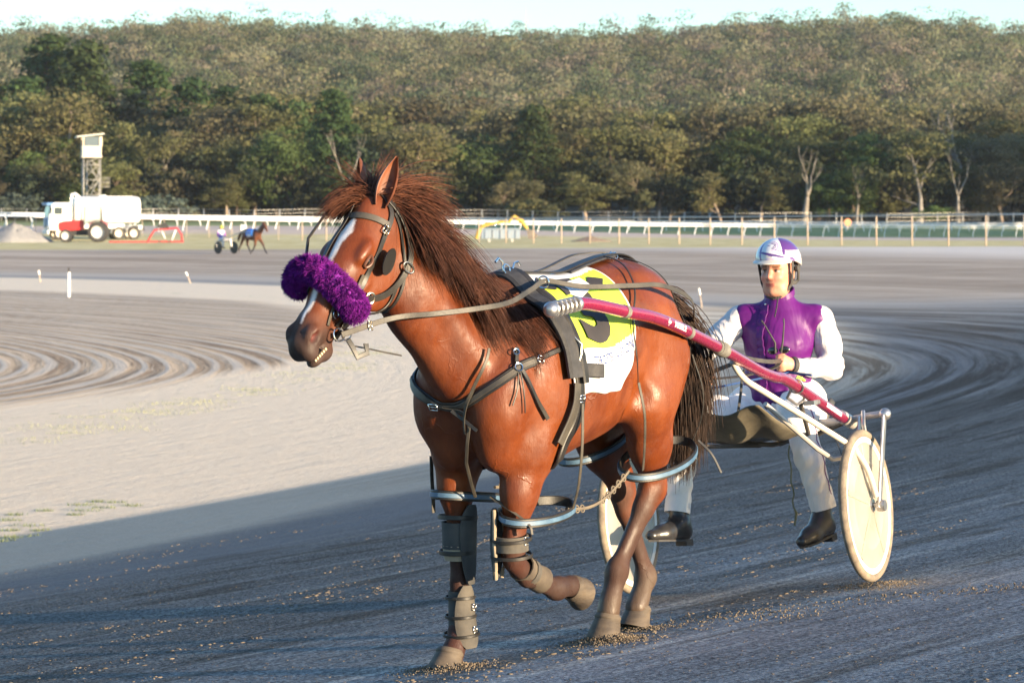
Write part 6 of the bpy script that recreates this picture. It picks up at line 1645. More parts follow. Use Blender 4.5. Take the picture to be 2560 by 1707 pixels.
# foot rests
for q in (-1, 1):
    m = MB(); m.tube([(.70, q * .44, 1.00), (.45, q * .40, .78), (.26, q * .37, .50), (.10, q * .36, .30)] if False else [(.30, q * .50, .70), (.22, q * .40, .45), (.12, q * .38, .30)], .010, 8); m.box((.10, q * .37, .262), (.12, .10, .018)); 
    if q < -2: m.build('foot_rest', sfr, sul, True)
# whip-like strap ends near the wheel
m = MB(); m.strap([(-.26, .36, .76), (-.29, .40, .66), (-.24, .45, .55), (-.22, .47, .50)], .014, .004, (.2, 1, 0)); m.build('strap_end', leather, sul, True)

# ---- the reins, from the bit rings over the saddle rings to the hands
def s2h(p): return w2l(s2w(p))
HANDL, HANDR = Vector((-.245, .170, 1.075)), Vector((.02, -.120, 1.02))
def rein(P, w_, n, nn):
    Q = spline(np.array([list(p) for p in P]), n); m = MB(); m.strap([tuple(p) for p in Q], w_, .0045, nn); return m
P = [Vector(H(.50, -.128, .085)), Vector((1.20, .03, 1.375)), Vector((1.06, .13, 1.39)), Vector((.90, .20, 1.405)), Vector((.72, .23, 1.425)), Vector((.52, .20, 1.47)), Vector((.34, .155, 1.50)), Vector((.16, .21, 1.475)), Vector((-.10, .28, 1.475)), Vector((-.30, .31, 1.47)), Vector((-.55, .30, 1.40)), s2h((1.25, .33, 1.25)), s2h((.6, .27, 1.13)), s2h((.15, .235, 1.085)), s2h(HANDL)]
rein(P, .021, 120, (.1, 1, .25)).build('near_rein', leather_w, rn, True)
P = [Vector(H(.50, -.128, -.085)), Vector((1.22, -.25, 1.39)), Vector((.95, -.26, 1.41)), Vector((.70, -.22, 1.44)), Vector((.34, -.13, 1.51)), Vector((.0, -.12, 1.53)), Vector((-.30, -.10, 1.60)), Vector((-.55, -.05, 1.56)), s2h((1.25, .05, 1.30)), s2h((.6, .0, 1.14)), s2h(HANDR)]
rein(P, .021, 110, (0, 0, 1)).build('off_rein', leather_w, rn, True)
m = MB(); P_ = Vector(H(.50, -.128, .085)); q_ = P_.lerp(Vector((1.20, .03, 1.375)), .55); buckle(m, q_, (.1, 1, .25), (1, -.3, 0), .010, .016, .003); m.build('buckle', brass, rn, True)
# slack ends joining the hands
P = [s2h(HANDL), s2h((-.19, .15, 1.045)), s2h((-.12, .09, 1.03)), s2h((-.04, .02, 1.02)), s2h(HANDR)]
rein(P, .020, 24, (.3, .3, 1)).build('rein_end', leather_w, rn, True)
# ================================================================== the driver
drv = sthing('person', 'seated driver in purple and white silks and patterned helmet, holding the reins', 'person'); drv.location = S_O - sl0 * .035
UPW = S_M.inverted() @ Vector((0, 0, 1))      # the world's up in the sulky's frame
def mixp(a, b, t): return tuple(np.array(a) * (1 - t) + np.array(b) * t)
HIP = {1: (-.47, .20, .80), -1: (-.45, -.04, .80)}
KNEE = {1: (-.075, .315, .835), -1: (-.02, -.235, .835)}
ANK = {1: (-.115, .385, .400), -1: (.085, -.275, .440)}
SHO = {1: (-.545, .318, 1.255), -1: (-.425, -.058, 1.292)}
ELB = {1: (-.535, .365, 1.010), -1: (-.26, -.225, 1.13)}
WRI = {1: (-.330, .235, 1.045), -1: (-.045, -.135, 1.045)}
PEL, CHE, NEK = (-.46, .08, .83), (-.49, .12, 1.16), (-.475, .145, 1.375)
HC = Vector((-.435, .158, 1.508))            # middle of the head
# head axes: facing the camera's left
hf = (sfx * .97 + (-sL) * .10 + Vector((0, 0, -.03))); hf = (S_M.inverted() @ hf).normalized()
hu = (UPW - hf * UPW.dot(hf) + hf * .0).normalized(); hl = hu.cross(hf)          # hl: his left
def hp(f, l, u): return tuple(HC + hf * f + hl * l + hu * u)
HMx = [list(hf), list(hl), list(hu)]
HHAND = {1: 'fist', -1: 'fist'}
def fingers(S, w_, dirp, dirk, thumb, r=.0095, k=.010):
    """fist: four fingers curled round the rein, thumb on top; dirp: along the forearm, dirk: towards the knuckles' row, thumb: up"""
    w_ = np.array(w_); p = np.array(dirp, float); p /= np.linalg.norm(p); u = np.array(thumb, float); u -= p * u.dot(p); u /= np.linalg.norm(u); c = np.array(dirk, float); c -= p * c.dot(p) + u * c.dot(u); c /= np.linalg.norm(c)
    # palm block
    S.cone(w_ + p * .01, w_ + p * .060, .027, .033, .02, c, .62)
    for i, (off, L) in enumerate(((.031, .9), (.011, 1.0), (-.010, .95), (-.030, .80))):
        b = w_ + p * (.072 - .006 * abs(i - 1.2)) + u * off - c * .004
        k1 = b + p * .020 * L + c * .018; k2 = k1 + c * .026 * L - p * .012; k3 = k2 - p * .024 * L - c * .008
        S.chain([b, k1, k2, k3], [r * 1.08, r * 1.02, r * .92, r * .82], .007)
    t0 = w_ + p * .030 + u * .024 + c * .006; t1 = t0 + p * .028 + u * .016 + c * .012; t2 = t1 + p * .022 + c * .014 - u * .002
    S.chain([t0, t1, t2], [.0145, .012, .0095], .012)
def limb(S, pts, rs, k=.04, infl=0.0): S.chain(pts, [q + infl for q in rs], k)
def body_sdf():
    S = SDF(axis((-.72, .38, .0075)), axis((-.40, .50, .0068)), axis((.28, .98, .012), (.98, 1.12, .0065), (1.12, 1.36, .010), (1.36, 1.70, .0048)))
    S.chain([PEL, (-.475, .10, 1.0), CHE], [.125, .125, .145], .06, (1, 0, 0), .85)
    S.cone(mixp(SHO[1], SHO[-1], .08), mixp(SHO[-1], SHO[1], .08), .050, .050, .05)
    S.cone(CHE, (-.475, .14, 1.33), .13, .055, .06)
    S.cone((-.475, .140, 1.30), hp(-.015, 0, -.085), .056, .052, .03)
    for q in (1, -1):
        limb(S, [HIP[q], KNEE[q], ANK[q]], [.085, .058, .040]); limb(S, [ANK[q], (ANK[q][0] + .005, ANK[q][1], ANK[q][2] - .10)], [.04, .034])
        limb(S, [SHO[q], ELB[q], WRI[q]], [.044, .038, .027], .03)
    # head
    S.ell(hp(-.010, 0, .035), (.096, .076, .088), .02, HMx)
    S.ell(hp(.022, 0, -.035), (.070, .062, .070), .03, HMx)
    S.cone(hp(.030, -.026, -.088), hp(.030, .026, -.088), .032, .032, .03); S.ell(hp(.056, 0, -.092), (.026, .024, .020), .02, HMx)
    for q in (1, -1):
        S.cone(hp(-.015, q * .052, -.035), hp(.018, q * .040, -.082), .020, .016, .03)
        S.ell(hp(.060, q * .036, -.022), (.024, .022, .020), .02, HMx)      # cheek
        S.ell(hp(.074, q * .031, .012), (.016, .019, .012), .012, HMx, sub=True)   # eye socket
        S.ell(hp(.070, q * .031, .029), (.014, .024, .007), .008, HMx)      # brow
        S.ell(hp(.0625, q * .031, .0105), (.0115, .0115, .0115), .003, HMx)
        S.cone(hp(.0735, q * .018, .0165), hp(.0705, q * .044, .0155), .0032, .0028, .004)
        S.cone(hp(.0735, q * .018, .0040), hp(.0705, q * .044, .0050), .0030, .0026, .004)
        S.ell(hp(-.020, q * .078, -.005), (.018, .008, .030), .008, HMx); S.ell(hp(-.018, q * .086, -.002), (.009, .005, .018), .005, HMx, sub=True)
        S.ell(hp(.083, q * .011, -.026), (.009, .007, .007), .006, HMx)
    S.cone(hp(.078, 0, .020), hp(.096, 0, -.018), .0085, .0125, .012)
    S.ell(hp(.085, 0, -.024), (.013, .011, .008), .008, HMx)
    S.cone(hp(.077, -.017, -.053), hp(.077, .017, -.053), .0062, .0062, .010); S.cone(hp(.081, -.008, -.0515), hp(.081, .008, -.0515), .0058, .0058, .006)
    S.cone(hp(.077, -.014, -.064), hp(.077, .014, -.064), .0070, .0070, .007)
    S.cone(hp(.088, -.020, -.0578), hp(.088, .020, -.0578), .0028, .0028, .004, sub=True)
    # hands
    for q in (1, -1):
        d_ = np.array(WRI[q]) - np.array(ELB[q]); fingers(S, WRI[q], d_, (.6, -q * .8, 0), tuple(UPW))
    return S
BS_ = body_sdf(); bme, BV = BS_.mesh('body', 2)
skin = mat('skin', (.56, .27, .17), .5, spec=.4); N = NT(skin); a = N.attr('tone'); N.col(N.mix(N.map(N.noise(N.coord('Object'), 35, 4), .35, .7), a.outputs['Color'], N.mix(1, a.outputs['Color'], (.88, .74, .70), 'MULTIPLY'))); N.b.inputs['Subsurface Weight'].default_value = .08; N.b.inputs['Subsurface Radius'].default_value = (.01, .004, .002)
hv = (BV - np.array(HC)) @ np.array(HMx).T; tone = np.tile([.60, .30, .20], (len(BV), 1))
def blend(m_, c_):
    global tone
    tone = tone * (1 - m_[:, None]) + np.array(c_) * m_[:, None]
for q in (1, -1): blend(sst(.030, .010, np.hypot(hv[:, 1] - q * .040, hv[:, 2] + .030)) * (hv[:, 0] > .03) * .45, (.62, .20, .15))
blend(sst(.016, .008, np.hypot(hv[:, 1], hv[:, 2] + .025)) * (hv[:, 0] > .07) * .4, (.60, .20, .15))
blend(sst(.0105, .0075, np.abs(hv[:, 2] + .0585)) * sst(.026, .021, np.abs(hv[:, 1])) * (hv[:, 0] > .060) * .85, (.38, .10, .085))
blend(sst(.012, .006, np.hypot(np.abs(hv[:, 1]) - .010, hv[:, 2] + .034)) * (hv[:, 0] > .07) * .6, (.20, .07, .05))  # nostril shadow painted into the skin tone
blend(sst(-.045, -.075, hv[:, 2]) * (hv[:, 0] > .02) * (np.abs(hv[:, 2]) < .12) * (hv[:, 2] > -.12) * .28, (.36, .22, .16))
for q in (1, -1):
    blend(sst(.0085, .0055, np.abs(hv[:, 2] - .033)) * sst(.052, .046, np.abs(hv[:, 1] - q * .001)) * (hv[:, 1] * q > .012) * (hv[:, 0] > .06) * .75, (.12, .06, .035))
    e_ = np.hypot((hv[:, 1] - q * .031) / .0125, (hv[:, 2] - .0105) / .0052); blend(sst(1.15, .85, e_) * (hv[:, 0] > .055) * .95, (.50, .46, .43))
    e_ = np.hypot((hv[:, 1] - q * .031 + .003), (hv[:, 2] - .0115)); blend(sst(.0068, .0050, e_) * (hv[:, 0] > .055), (.03, .02, .015))
    blend(sst(.0042, .0022, np.abs(hv[:, 2] - .0175 - .001)) * sst(.020, .016, np.abs(hv[:, 1] - q * .031)) * (hv[:, 0] > .055) * .9, (.10, .05, .03))
set_col(bme, 'tone', tone); link('body', bme, skin, drv)

# clothes: skins over the same limbs, ending at collar, cuffs, waist and hems
def cut(S, plane_p, plane_n, keep_r=None):
    """clip the volume by a half space (keeps the side the normal points away from)"""
    X, Y, Z = np.meshgrid(S.x, S.y, S.z, indexing='ij'); d = (X - plane_p[0]) * plane_n[0] + (Y - plane_p[1]) * plane_n[1] + (Z - plane_p[2]) * plane_n[2]
    S.f = np.maximum(S.f, d.astype(np.float32))
def folds(V, amp, seed, stretch=(1, 1, 1), sc=14):
    out = V.copy(); s_ = np.array(stretch) * sc
    for i in range(len(V)): pass
    return out
def cloth_mat(name, c, rough=.6, sheen=.3, fold=.6, fscale=9, stretch=(1, 1, .5), spec=.4):
    m = mat(name, c, rough, spec=spec, sheen=sheen); N = NT(m); v = N.coord('Object', stretch)
    N.col(N.mix(N.map(N.noise(v, 4, 4), .35, .65), c, tuple(x * .86 for x in c)))
    N.nrm(N.bump(N.noise(N.coord('Object'), 500, 2), .12, .001, N.bump(N.noise(v, fscale, 3, .45, 1.2), fold, .03))); return m
def fold_disp(V, center_seed, amp, freq, dirv):
    dv = np.array(dirv); g_ = np.random.default_rng(center_seed); ph = g_.random(3) * 6; t = V @ dv * freq
    return amp * (np.sin(t[:, None] if t.ndim > 1 else t + 1.4 * np.sin(V[:, 1] * 21 + ph[0]) + 1.1 * np.sin(V[:, 2] * 17 + ph[1])))
# vest / torso of the jacket
S = SDF(axis((-.70, -.20, .0075)), axis((-.22, .48, .0075)), axis((.80, 1.48, .0075)))
S.chain([(-.46, .085, .875), (-.47, .095, .98), (-.48, .115, 1.15)], [.160, .155, .165], .06, (1, 0, 0), .86)
S.cone(mixp(SHO[1], SHO[-1], .07), mixp(SHO[-1], SHO[1], .07), .080, .080, .06); S.cone((-.485, .12, 1.18), (-.475, .14, 1.33), .150, .075, .07)
S.cone((-.475, .142, 1.33), (-.466, .148, 1.425), .075, .066, .02)
cut(S, (-.46, .15, 1.412), tuple(np.array(UPW) * .96 + np.array((.28, 0, 0)))); S.cone((-.474, .141, 1.36), (-.455, .150, 1.48), .056, .058, .006, sub=True)
jm, JV = S.mesh('jacket', 2)
jn = np.zeros(len(JV)); 
jc = np.array((-.48, .12, 1.15)); rad = JV - jc; rad[:, 2] = 0; rad /= np.linalg.norm(rad, axis=1)[:, None] + 1e-9
w_ = sst(1.40, 1.30, JV[:, 2]); D_ = .0030 * np.sin(JV[:, 2] * 38 + 2.6 * np.sin(JV[:, 1] * 11 + JV[:, 0] * 6) + 1.5) + .0015 * np.sin(JV[:, 2] * 70 + JV[:, 1] * 45 + 2 * np.sin(JV[:, 0] * 30)) + .006 * sst(.98, .86, JV[:, 2]) * np.sin(np.arctan2(rad[:, 1], rad[:, 0]) * 17)
JV2 = JV + rad * (D_ * w_)[:, None]; jm.vertices.foreach_set('co', JV2.astype(np.float32).ravel())
purj = cloth_mat('purple_satin', (.095, .006, .130), .48, .0, .75, 6, stretch=(1, 1, .4), spec=.32); jk = link('jacket', jm, purj, drv)
# placket with its ruffle and studs
def front_pt(z, l=0.0, off=.004):
    a = Vector((-.48, .12, z)); d_ = (Vector((1, -.30, 0)) + Vector((.30, 1, 0)) * l).normalized(); h = JB.ray_cast(a + d_ * .5, -d_); return (h[0] + h[1] * off, h[1]) if h[0] else (a + d_ * .15, d_)
JB = BVHTree.FromPolygons([tuple(v) for v in JV2], [tuple(p.vertices) for p in jm.polygons])
m = MB(); pp = [front_pt(z, .02 * math.sin(z * 40) * .2, .006) for z in np.linspace(1.345, .93, 40)]
m.strap([p + n_ * .003 * math.sin(i * 1.9) for i, (p, n_) in enumerate(pp)], [.042 + .004 * math.sin(i * 1.9 + 1) for i in range(40)], .007, [n_ for p, n_ in pp]); m.build('placket', purj, jk, True)
m = MB()
for z in (1.352, .905): p, n_ = front_pt(z, .05, .008); m.sphere(p, .006, 8, 6)
m.build('stud', steelm, jk, True)
m = MB(); pts = [(-.475 + .074 * math.cos(a), .145 + .074 * math.sin(a), 1.40 - .028 * math.cos(a)) for a in np.linspace(-.1, 2 * math.pi - .4, 30)]; m.strap(pts, .030, .006, [(math.cos(a), math.sin(a), 0) for a in np.linspace(-.1, 2 * math.pi - .4, 30)]); m.build('collar', purj, jk, True)
# sleeves
slm = cloth_mat('white_sleeve', (.54, .51, .52), .65, .1, .7, 8)
for q in (1, -1):
    lo = np.minimum(np.minimum(SHO[q], ELB[q]), WRI[q]) - .11; hi = np.maximum(np.maximum(SHO[q], ELB[q]), WRI[q]) + .11
    S = SDF(*[axis((lo[i], hi[i], .0068)) for i in range(3)])
    so3 = np.array(SHO[q]); el = np.array(ELB[q]); wr = np.array(WRI[q]); 
    S.chain([so3, so3 * .5 + el * .5 + np.array((-.012, .006 * q, 0)), el], [.072, .064, .055], .03); S.chain([el, el * .45 + wr * .55 + np.array((0, 0, -.006)), wr * .97 + el * .03], [.053, .046, .034], .02)
    S.ell(el * .96 + wr * .04 + np.array((-.006, 0, -.010)), (.050, .050, .048), .02)
    sm, SV = S.mesh('sleeve', 2); t1 = np.clip(((SV - so3) @ (el - so3)) / ((el - so3) @ (el - so3)), -.2, 1.2); t2 = np.clip(((SV - el) @ (wr - el)) / ((wr - el) @ (wr - el)), 0, 1)
    ctr = so3 + (el - so3) * np.clip(t1, 0, 1)[:, None]; c2 = el + (wr - el) * t2[:, None]; use = (np.linalg.norm(SV - c2, axis=1) < np.linalg.norm(SV - ctr, axis=1))[:, None]; cc = np.where(use, c2, ctr)
    nr_ = SV - cc; nr_ /= np.linalg.norm(nr_, axis=1)[:, None] + 1e-9; tt = t1 + t2; env = .3 + np.exp(-((tt - 1) / .28) ** 2)
    disp = (.0034 * np.sin(tt * 22 + 2.2 * np.sin(nr_[:, 0] * 2.4 + nr_[:, 2] * 2) + q) + .0016 * np.sin(tt * 41 + 3 * nr_[:, 1])) * env
    sm.vertices.foreach_set('co', (SV + nr_ * disp[:, None]).astype(np.float32).ravel()); sv_ = link('sleeve', sm, slm, drv)
    if q == -1:
        d_ = (wr - el) / np.linalg.norm(wr - el); m = MB()
        for i, k in enumerate((.0, .02, .04)): m.tube([tuple(wr - d_ * (.062 - k)), tuple(wr - d_ * (.053 - k))], .0385 - .0015 * i, 14)
        m.build('cuff_stripe', mat('lilac_stripe', (.45, .30, .50), .6), sv_, True)
# armhole seam piping is part of the sleeve edge; watch on the left wrist
d_ = (Vector(WRI[1]) - Vector(ELB[1])).normalized(); m = MB(); w3 = Vector(WRI[1]); m.tube([w3 - d_ * .012, w3 + d_ * .010], .0365, 16); m.sphere(w3 + UPW * .034 - d_ * .002, (.017, .017, .007), 12, 6); m.build('watch', black_rub, drv, True)
# trousers
tw_ = cloth_mat('white_trousers', (.80, .77, .75), .65, .2, .4, 9)
S = SDF(axis((-.70, .22, .0080)), axis((-.36, .50, .0080)), axis((.38, 1.0, .0080)))
S.chain([(-.475, .20, .84), (-.455, -.04, .84)], [.135, .135], .05); S.cone((-.465, .085, .82), (-.465, .09, .93), .150, .135, .05, (1, 0, 0), .85)
for q in (1, -1):
    k3 = np.array(KNEE[q]); a3 = np.array(ANK[q]); S.chain([HIP[q], mixp(HIP[q], KNEE[q], .6), KNEE[q]], [.118, .098, .082], .04); S.ell(k3 + np.array((.015, 0, -.005)), (.075, .07, .07), .03); S.chain([KNEE[q], tuple(k3 * .45 + a3 * .55), tuple(a3)], [.078, .066, .060], .03)
    d_ = (a3 - k3) / np.linalg.norm(a3 - k3)
tm_, TV = S.mesh('trousers', 2); dz = np.zeros(len(TV)); nrm_ = np.zeros_like(TV)
for q in (1, -1):
    h3, k3, a3 = [np.array(v[q]) for v in (HIP, KNEE, ANK)]; sel = (TV[:, 1] - .08) * q > 0
    t1 = np.clip(((TV - h3) @ (k3 - h3)) / ((k3 - h3) @ (k3 - h3)), 0, 1); t2 = np.clip(((TV - k3) @ (a3 - k3)) / ((a3 - k3) @ (a3 - k3)), 0, 1)
    c1 = h3 + (k3 - h3) * t1[:, None]; c2 = k3 + (a3 - k3) * t2[:, None]; use = (np.linalg.norm(TV - c2, axis=1) < np.linalg.norm(TV - c1, axis=1))[:, None]; n_ = TV - np.where(use, c2, c1); n_ /= np.linalg.norm(n_, axis=1)[:, None] + 1e-9; tt = t1 + t2
    dd = .0040 * np.sin(tt * 17 + 2.3 * np.sin(n_[:, 0] * 2 + n_[:, 1] * 2 + q)) * (.4 + np.exp(-((tt - 1) / .3) ** 2) + .8 * np.exp(-((tt - .05) / .25) ** 2)) + .003 * np.sin(tt * 37 + n_[:, 1] * 4)
    nrm_[sel] = n_[sel]; dz[sel] = dd[sel]
tm_.vertices.foreach_set('co', (TV + nrm_ * dz[:, None]).astype(np.float32).ravel()); tr3 = link('trousers', tm_, tw_, drv)
TB = BVHTree.FromPolygons([tuple(v) for v in (TV + nrm_ * dz[:, None])], [tuple(p.vertices) for p in tm_.polygons])
for q in (1, -1):
    k3 = Vector(KNEE[q]); a3 = Vector(ANK[q]); pts = []; ns = []
    for t in np.linspace(-.10, .97, 22):
        c_ = k3.lerp(a3, t); d_ = Vector((.15, q * 1.0, 0)).normalized(); h = TB.ray_cast(c_ + d_ * .3, -d_)
        if h[0]: pts.append(h[0] + h[1] * .002); ns.append(h[1])
    m = MB(); m.strap(pts, .006, .003, ns); m.build('purple_piping', mat('piping_purple', (.14, .02, .16), .6), tr3, True)
    m = MB(); d_ = (a3 - k3).normalized(); m.tube([a3 - d_ * .02, a3 + d_ * .02, a3 + d_ * .058], [.0610, .0640, .0630], 24, cap=False); m.tube([a3 + d_ * .058, a3 + d_ * .054], [.0630, .048], 24, cap=False); m.build('hem', tw_, tr3, True)
# boots: shaft, vamp, heel, sole
btm = noisy('black_boot', (.016, .016, .018), (.030, .029, .030), 16, .34, .2, 60, .002, spec=.6)
for q in (1, -1):
    a3 = np.array(ANK[q]); an = a3 + np.array((.005, 0, -.105)); f_ = np.array((.96, -.20, 0)) if q == 1 else np.array((.92, -.30, .0)); f_ /= np.linalg.norm(f_); up = np.array((0, 0, 1.)) if q == 1 else np.array((.0, 0, 1.)); tilt = .12 if q == 1 else .28
    f2 = f_ * math.cos(tilt) - up * math.sin(tilt) if q == 1 else f_ * math.cos(.10) - up * math.sin(.10) * -1
    u2 = np.cross(f2, np.cross(up, f2)); u2 /= np.linalg.norm(u2); sd = np.cross(u2, f2)
    lo = an - .30; hi = an + .32; S = SDF(axis((lo[0], hi[0], .007)), axis((lo[1] + .12, hi[1] - .12, .007)), axis((lo[2] + .1, hi[2] - .08, .007)))
    hl_ = an - f2 * .02 - u2 * .035; S.chain([a3 + (0, 0, .02), an], [.052, .047], .03); S.chain([an, hl_], [.047, .045], .02); ball = an + f2 * .135 - u2 * .052; toe_ = an + f2 * .215 - u2 * .060
    S.chain([an + f2 * .02 - u2 * .015, ball, toe_], [.050, .040, .028], .03, sd, 1.12); S.chain([hl_ - u2 * .012, ball - u2 * .004], [.040, .034], .03)
    Xg, Yg, Zg = np.meshgrid(S.x, S.y, S.z, indexing='ij'); pl = an - u2 * .082; S.f = np.maximum(S.f, (-( (Xg - pl[0]) * u2[0] + (Yg - pl[1]) * u2[1] + (Zg - pl[2]) * u2[2])).astype(np.float32))
    bm_, _ = S.mesh('boot', 2); bt = link('boot', bm_, btm, drv)
    out = [(-.072, .0), (-.060, .030), (-.02, .034), (.06, .032), (.13, .043), (.20, .034), (.238, .0), (.20, -.034), (.13, -.040), (.06, -.030), (-.02, -.034), (-.060, -.030)]
    m = MB(); m.prism(out, an - u2 * .090, f2, sd, tuple(u2 * .010)); m.build('sole', black_rub, bt)
    m = MB(); m.prism([(-.073, 0), (-.060, .031), (-.005, .035), (-.005, -.035), (-.060, -.031)], an - u2 * .112, f2, sd, tuple(u2 * .0215)); m.build('heel', black_rub, bt)
    m = MB(); m.strap([a3 + (-.055, 0, .0), a3 + (-.068, 0, .02), a3 + (-.060, 0, .045)], .018, .004, (-1, 0, 0)); m.build('pull_tab', btm, bt, True)
# helmet: shell, peak, padding, chin strap
hel = empty('helmet', (0, 0, 0), None); C.objects.unlink(hel); bpy.data.objects.remove(hel)
S = SDF(*[axis((HC[i] - .19, HC[i] + .19, .0034)) for i in range(3)])
S.ell(hp(-.014, 0, .064), (.128, .110, .108), .01, HMx); S.ell(hp(-.032, 0, .04), (.118, .104, .095), .02, HMx)
X, Y, Z = np.meshgrid(S.x, S.y, S.z, indexing='ij'); fq = (X - HC[0]) * hf[0] + (Y - HC[1]) * hf[1] + (Z - HC[2]) * hf[2]; uq = (X - HC[0]) * hu[0] + (Y - HC[1]) * hu[1] + (Z - HC[2]) * hu[2]
S.f = np.maximum(S.f, (-(uq - (.060 - .030 * np.clip((-fq + .02) / .1, 0, 1)))).astype(np.float32))
sel_ = ((fq + .012) / .118) ** 2 + ((uq - .058) / .099) ** 2 + (((X - HC[0]) * hl[0] + (Y - HC[1]) * hl[1] + (Z - HC[2]) * hl[2]) / .097) ** 2
S.f = np.maximum(S.f, ((1 - np.sqrt(sel_)) * .1).astype(np.float32))
hme2, HV2 = S.mesh('helmet', 2); q3 = (HV2 - np.array(HC)) @ np.array(HMx).T
fcol = np.tile([.50, .46, .44], (len(HV2), 1)); ff, ll, uu = q3.T
az = np.arctan2(ll, ff + .012); el_ = np.arctan2(uu - .042, np.hypot(ll, ff + .012))
def paint(m_, c_):
    global fcol
    fcol[m_] = c_
PU = (.085, .030, .17); WH = (.62, .62, .64); LI = (.40, .30, .52)
paint(el_ > 1.02 - .10 * np.sin(az), WH)
paint((el_ > .62) & (az > .72 + .0 * el_) & (az < 2.6), PU); paint((el_ > .62) & (az < -1.3) & (az > -2.6), PU)
paint((el_ > .42 - .10 * (az - .2)) & (az <= .72) & (az > -.45), WH)
for k, off in enumerate((.0, .12, .24, .36)):
    paint((np.abs(el_ - (.60 - off - .16 * np.abs(az - .1) * .3)) < .017) & (az > .3 - off), PU if k % 2 == 0 else LI)
    paint((np.abs(el_ - (.565 - off - .05 * np.abs(az - .1))) < .026) & (az > .2) & (k < 3), WH)
paint((np.abs(az - .72) < .060 / np.maximum(np.cos(el_), .3)) & (el_ > .42), PU)
paint((np.abs(el_ - (.40 - .16 * (az - .2))) < .045) & (az > -.50) & (az < 1.3), PU); paint((np.abs(az + .45 + .35 * (el_ - .6)) < .055 / np.maximum(np.cos(el_), .3)) & (el_ > .05) & (el_ < 1.25), PU)
# horse head emblem: neck arc and mane drawn as curved bands
ea, ee = az - .12, el_ - .80; rr_ = np.hypot(ea * np.cos(.8), ee); th_ = np.arctan2(ee, ea)
for R0_, w0, a0_, a1_ in ((.23, .020, -1.4, 2.3), (.16, .016, -1.5, 2.0), (.10, .018, -1.2, 1.6)): paint((np.abs(rr_ - R0_) < w0) & (th_ > a0_) & (th_ < a1_), LI if R0_ > .2 else PU)
paint((rr_ > .235) & (rr_ < .275) & (np.sin(th_ * 26) > .2) & (th_ > -.9) & (th_ < 1.9), PU)
paint((np.abs(ee + .30 * ea - .10) < .014) & (ea < 0) & (ea > -.26), PU); paint((np.abs(ee + .1 * ea + .02) < .013) & (ea < -.10) & (ea > -.25), PU); paint((np.hypot(ea + .12, ee - .05) < .018), PU)
set_col(hme2, 'pat', fcol); hmat = mat('helmet_paint', (.6, .6, .6), .28, coat=.6, coat_r=.1); N = NT(hmat); N.col(N.attr('pat').outputs['Color']); hlm = link('helmet', hme2, hmat, drv)
m = MB(); vs = []; fs = []      # peak
for i in range(21):
    a = -1.15 + 2.3 * i / 20; ca, sa = math.cos(a), math.sin(a); o_ = .042 * max(0, ca) ** .7
    for r_, z_ in ((.0, .066), (1.0, .063), (1.0, .058), (.0, .060)):
        vs.append(hp(-.010 + (.121 + o_ * r_) * ca, (.103 + o_ * .5 * r_) * sa, z_ - .022 * r_ * max(0, ca) * .5))
for i in range(20):
    for k in range(4): fs.append((i * 4 + k, i * 4 + (k + 1) % 4, i * 4 + 4 + (k + 1) % 4, i * 4 + 4 + k))
m.add(vs, fs); m.build('peak', mat('peak_cream', (.62, .56, .48), .4), hlm, True)
m = MB(); hg = noisy('black_harness', (.03, .028, .026), (.06, .055, .05), 20, .7)
for q in (1, -1):
    m.strap([hp(.018, q * .094, .06), hp(.008, q * .089, -.010), hp(.006, q * .082, -.055), hp(.020, q * .064, -.088), hp(.045, q * .035, -.120), hp(.055, 0, -.128)], [.024, .020, .022, .020, .015, .014], .006, [tuple(hl * q)] * 6)
    m.strap([hp(-.078, q * .082, .05), hp(-.065, q * .086, -.035), hp(-.035, q * .088, -.050), hp(.012, q * .082, -.050)], [.022, .022, .020, .022], .006, [tuple(hl * q)] * 4)
    m.strap([hp(-.045, q * .096, .05), hp(-.055, q * .092, -.045)], .012, .006, [tuple(hl * q)] * 2)
m.strap([hp(.058, .030, -.118), hp(.085, .036, -.165), hp(.10, .030, -.215)], .007, .003, tuple(hf)); m.build('chin_strap', hg, hlm, True)
S2 = MB(); pts = [hp(-.012 + .112 * math.cos(a), .095 * math.sin(a), .038 - .028 * (1 - math.cos(a)) / 2) for a in np.linspace(1.65, 2 * math.pi - 1.65, 30)]; S2.strap(pts, .026, .012, [tuple(Vector(p) - HC) for p in pts]); S2.build('helmet_padding', hg, hlm, True)
hairm = mat('short_brown_hair', (.09, .05, .03), .7)
m = MB(); pts = [hp(-.02 + .088 * math.cos(a), .074 * math.sin(a), -.015) for a in np.linspace(1.7, 2 * math.pi - 1.7, 16)]; m.strap(pts, .06, .008, [tuple(Vector(p) - HC) for p in pts]); m.build('hair', hairm, drv, True)
# safety glasses held in the left hand
gl_ = sthing('glasses', 'dark wraparound safety glasses held in the driver\'s left hand', 'glasses'); gl_.location = S_O - sl0 * .035
m = MB(); c_ = Vector(WRI[1]) + (Vector(WRI[1]) - Vector(ELB[1])).normalized() * .085 + UPW * .045
for q, a in ((1, .2), (-1, -.6)):
    m.tube([c_ + Vector((.02, .015 * q, .01)), c_ + Vector((.03, .02 * q + .012, .06)), c_ + Vector((.035, .05 * q, .15)), c_ + Vector((.03, .058 * q - .01, .175))], [.006, .005, .0035, .004], 7)
m.build('temple', hg, gl_, True)
m = MB(); 
for q in (1, -1): m.sphere(c_ + Vector((.012, .030 * q, .022)), (.010, .028, .019), 12, 8)
m.build('lens', mat('dark_lens', (.015, .012, .012), .05, coat=1), gl_, True)
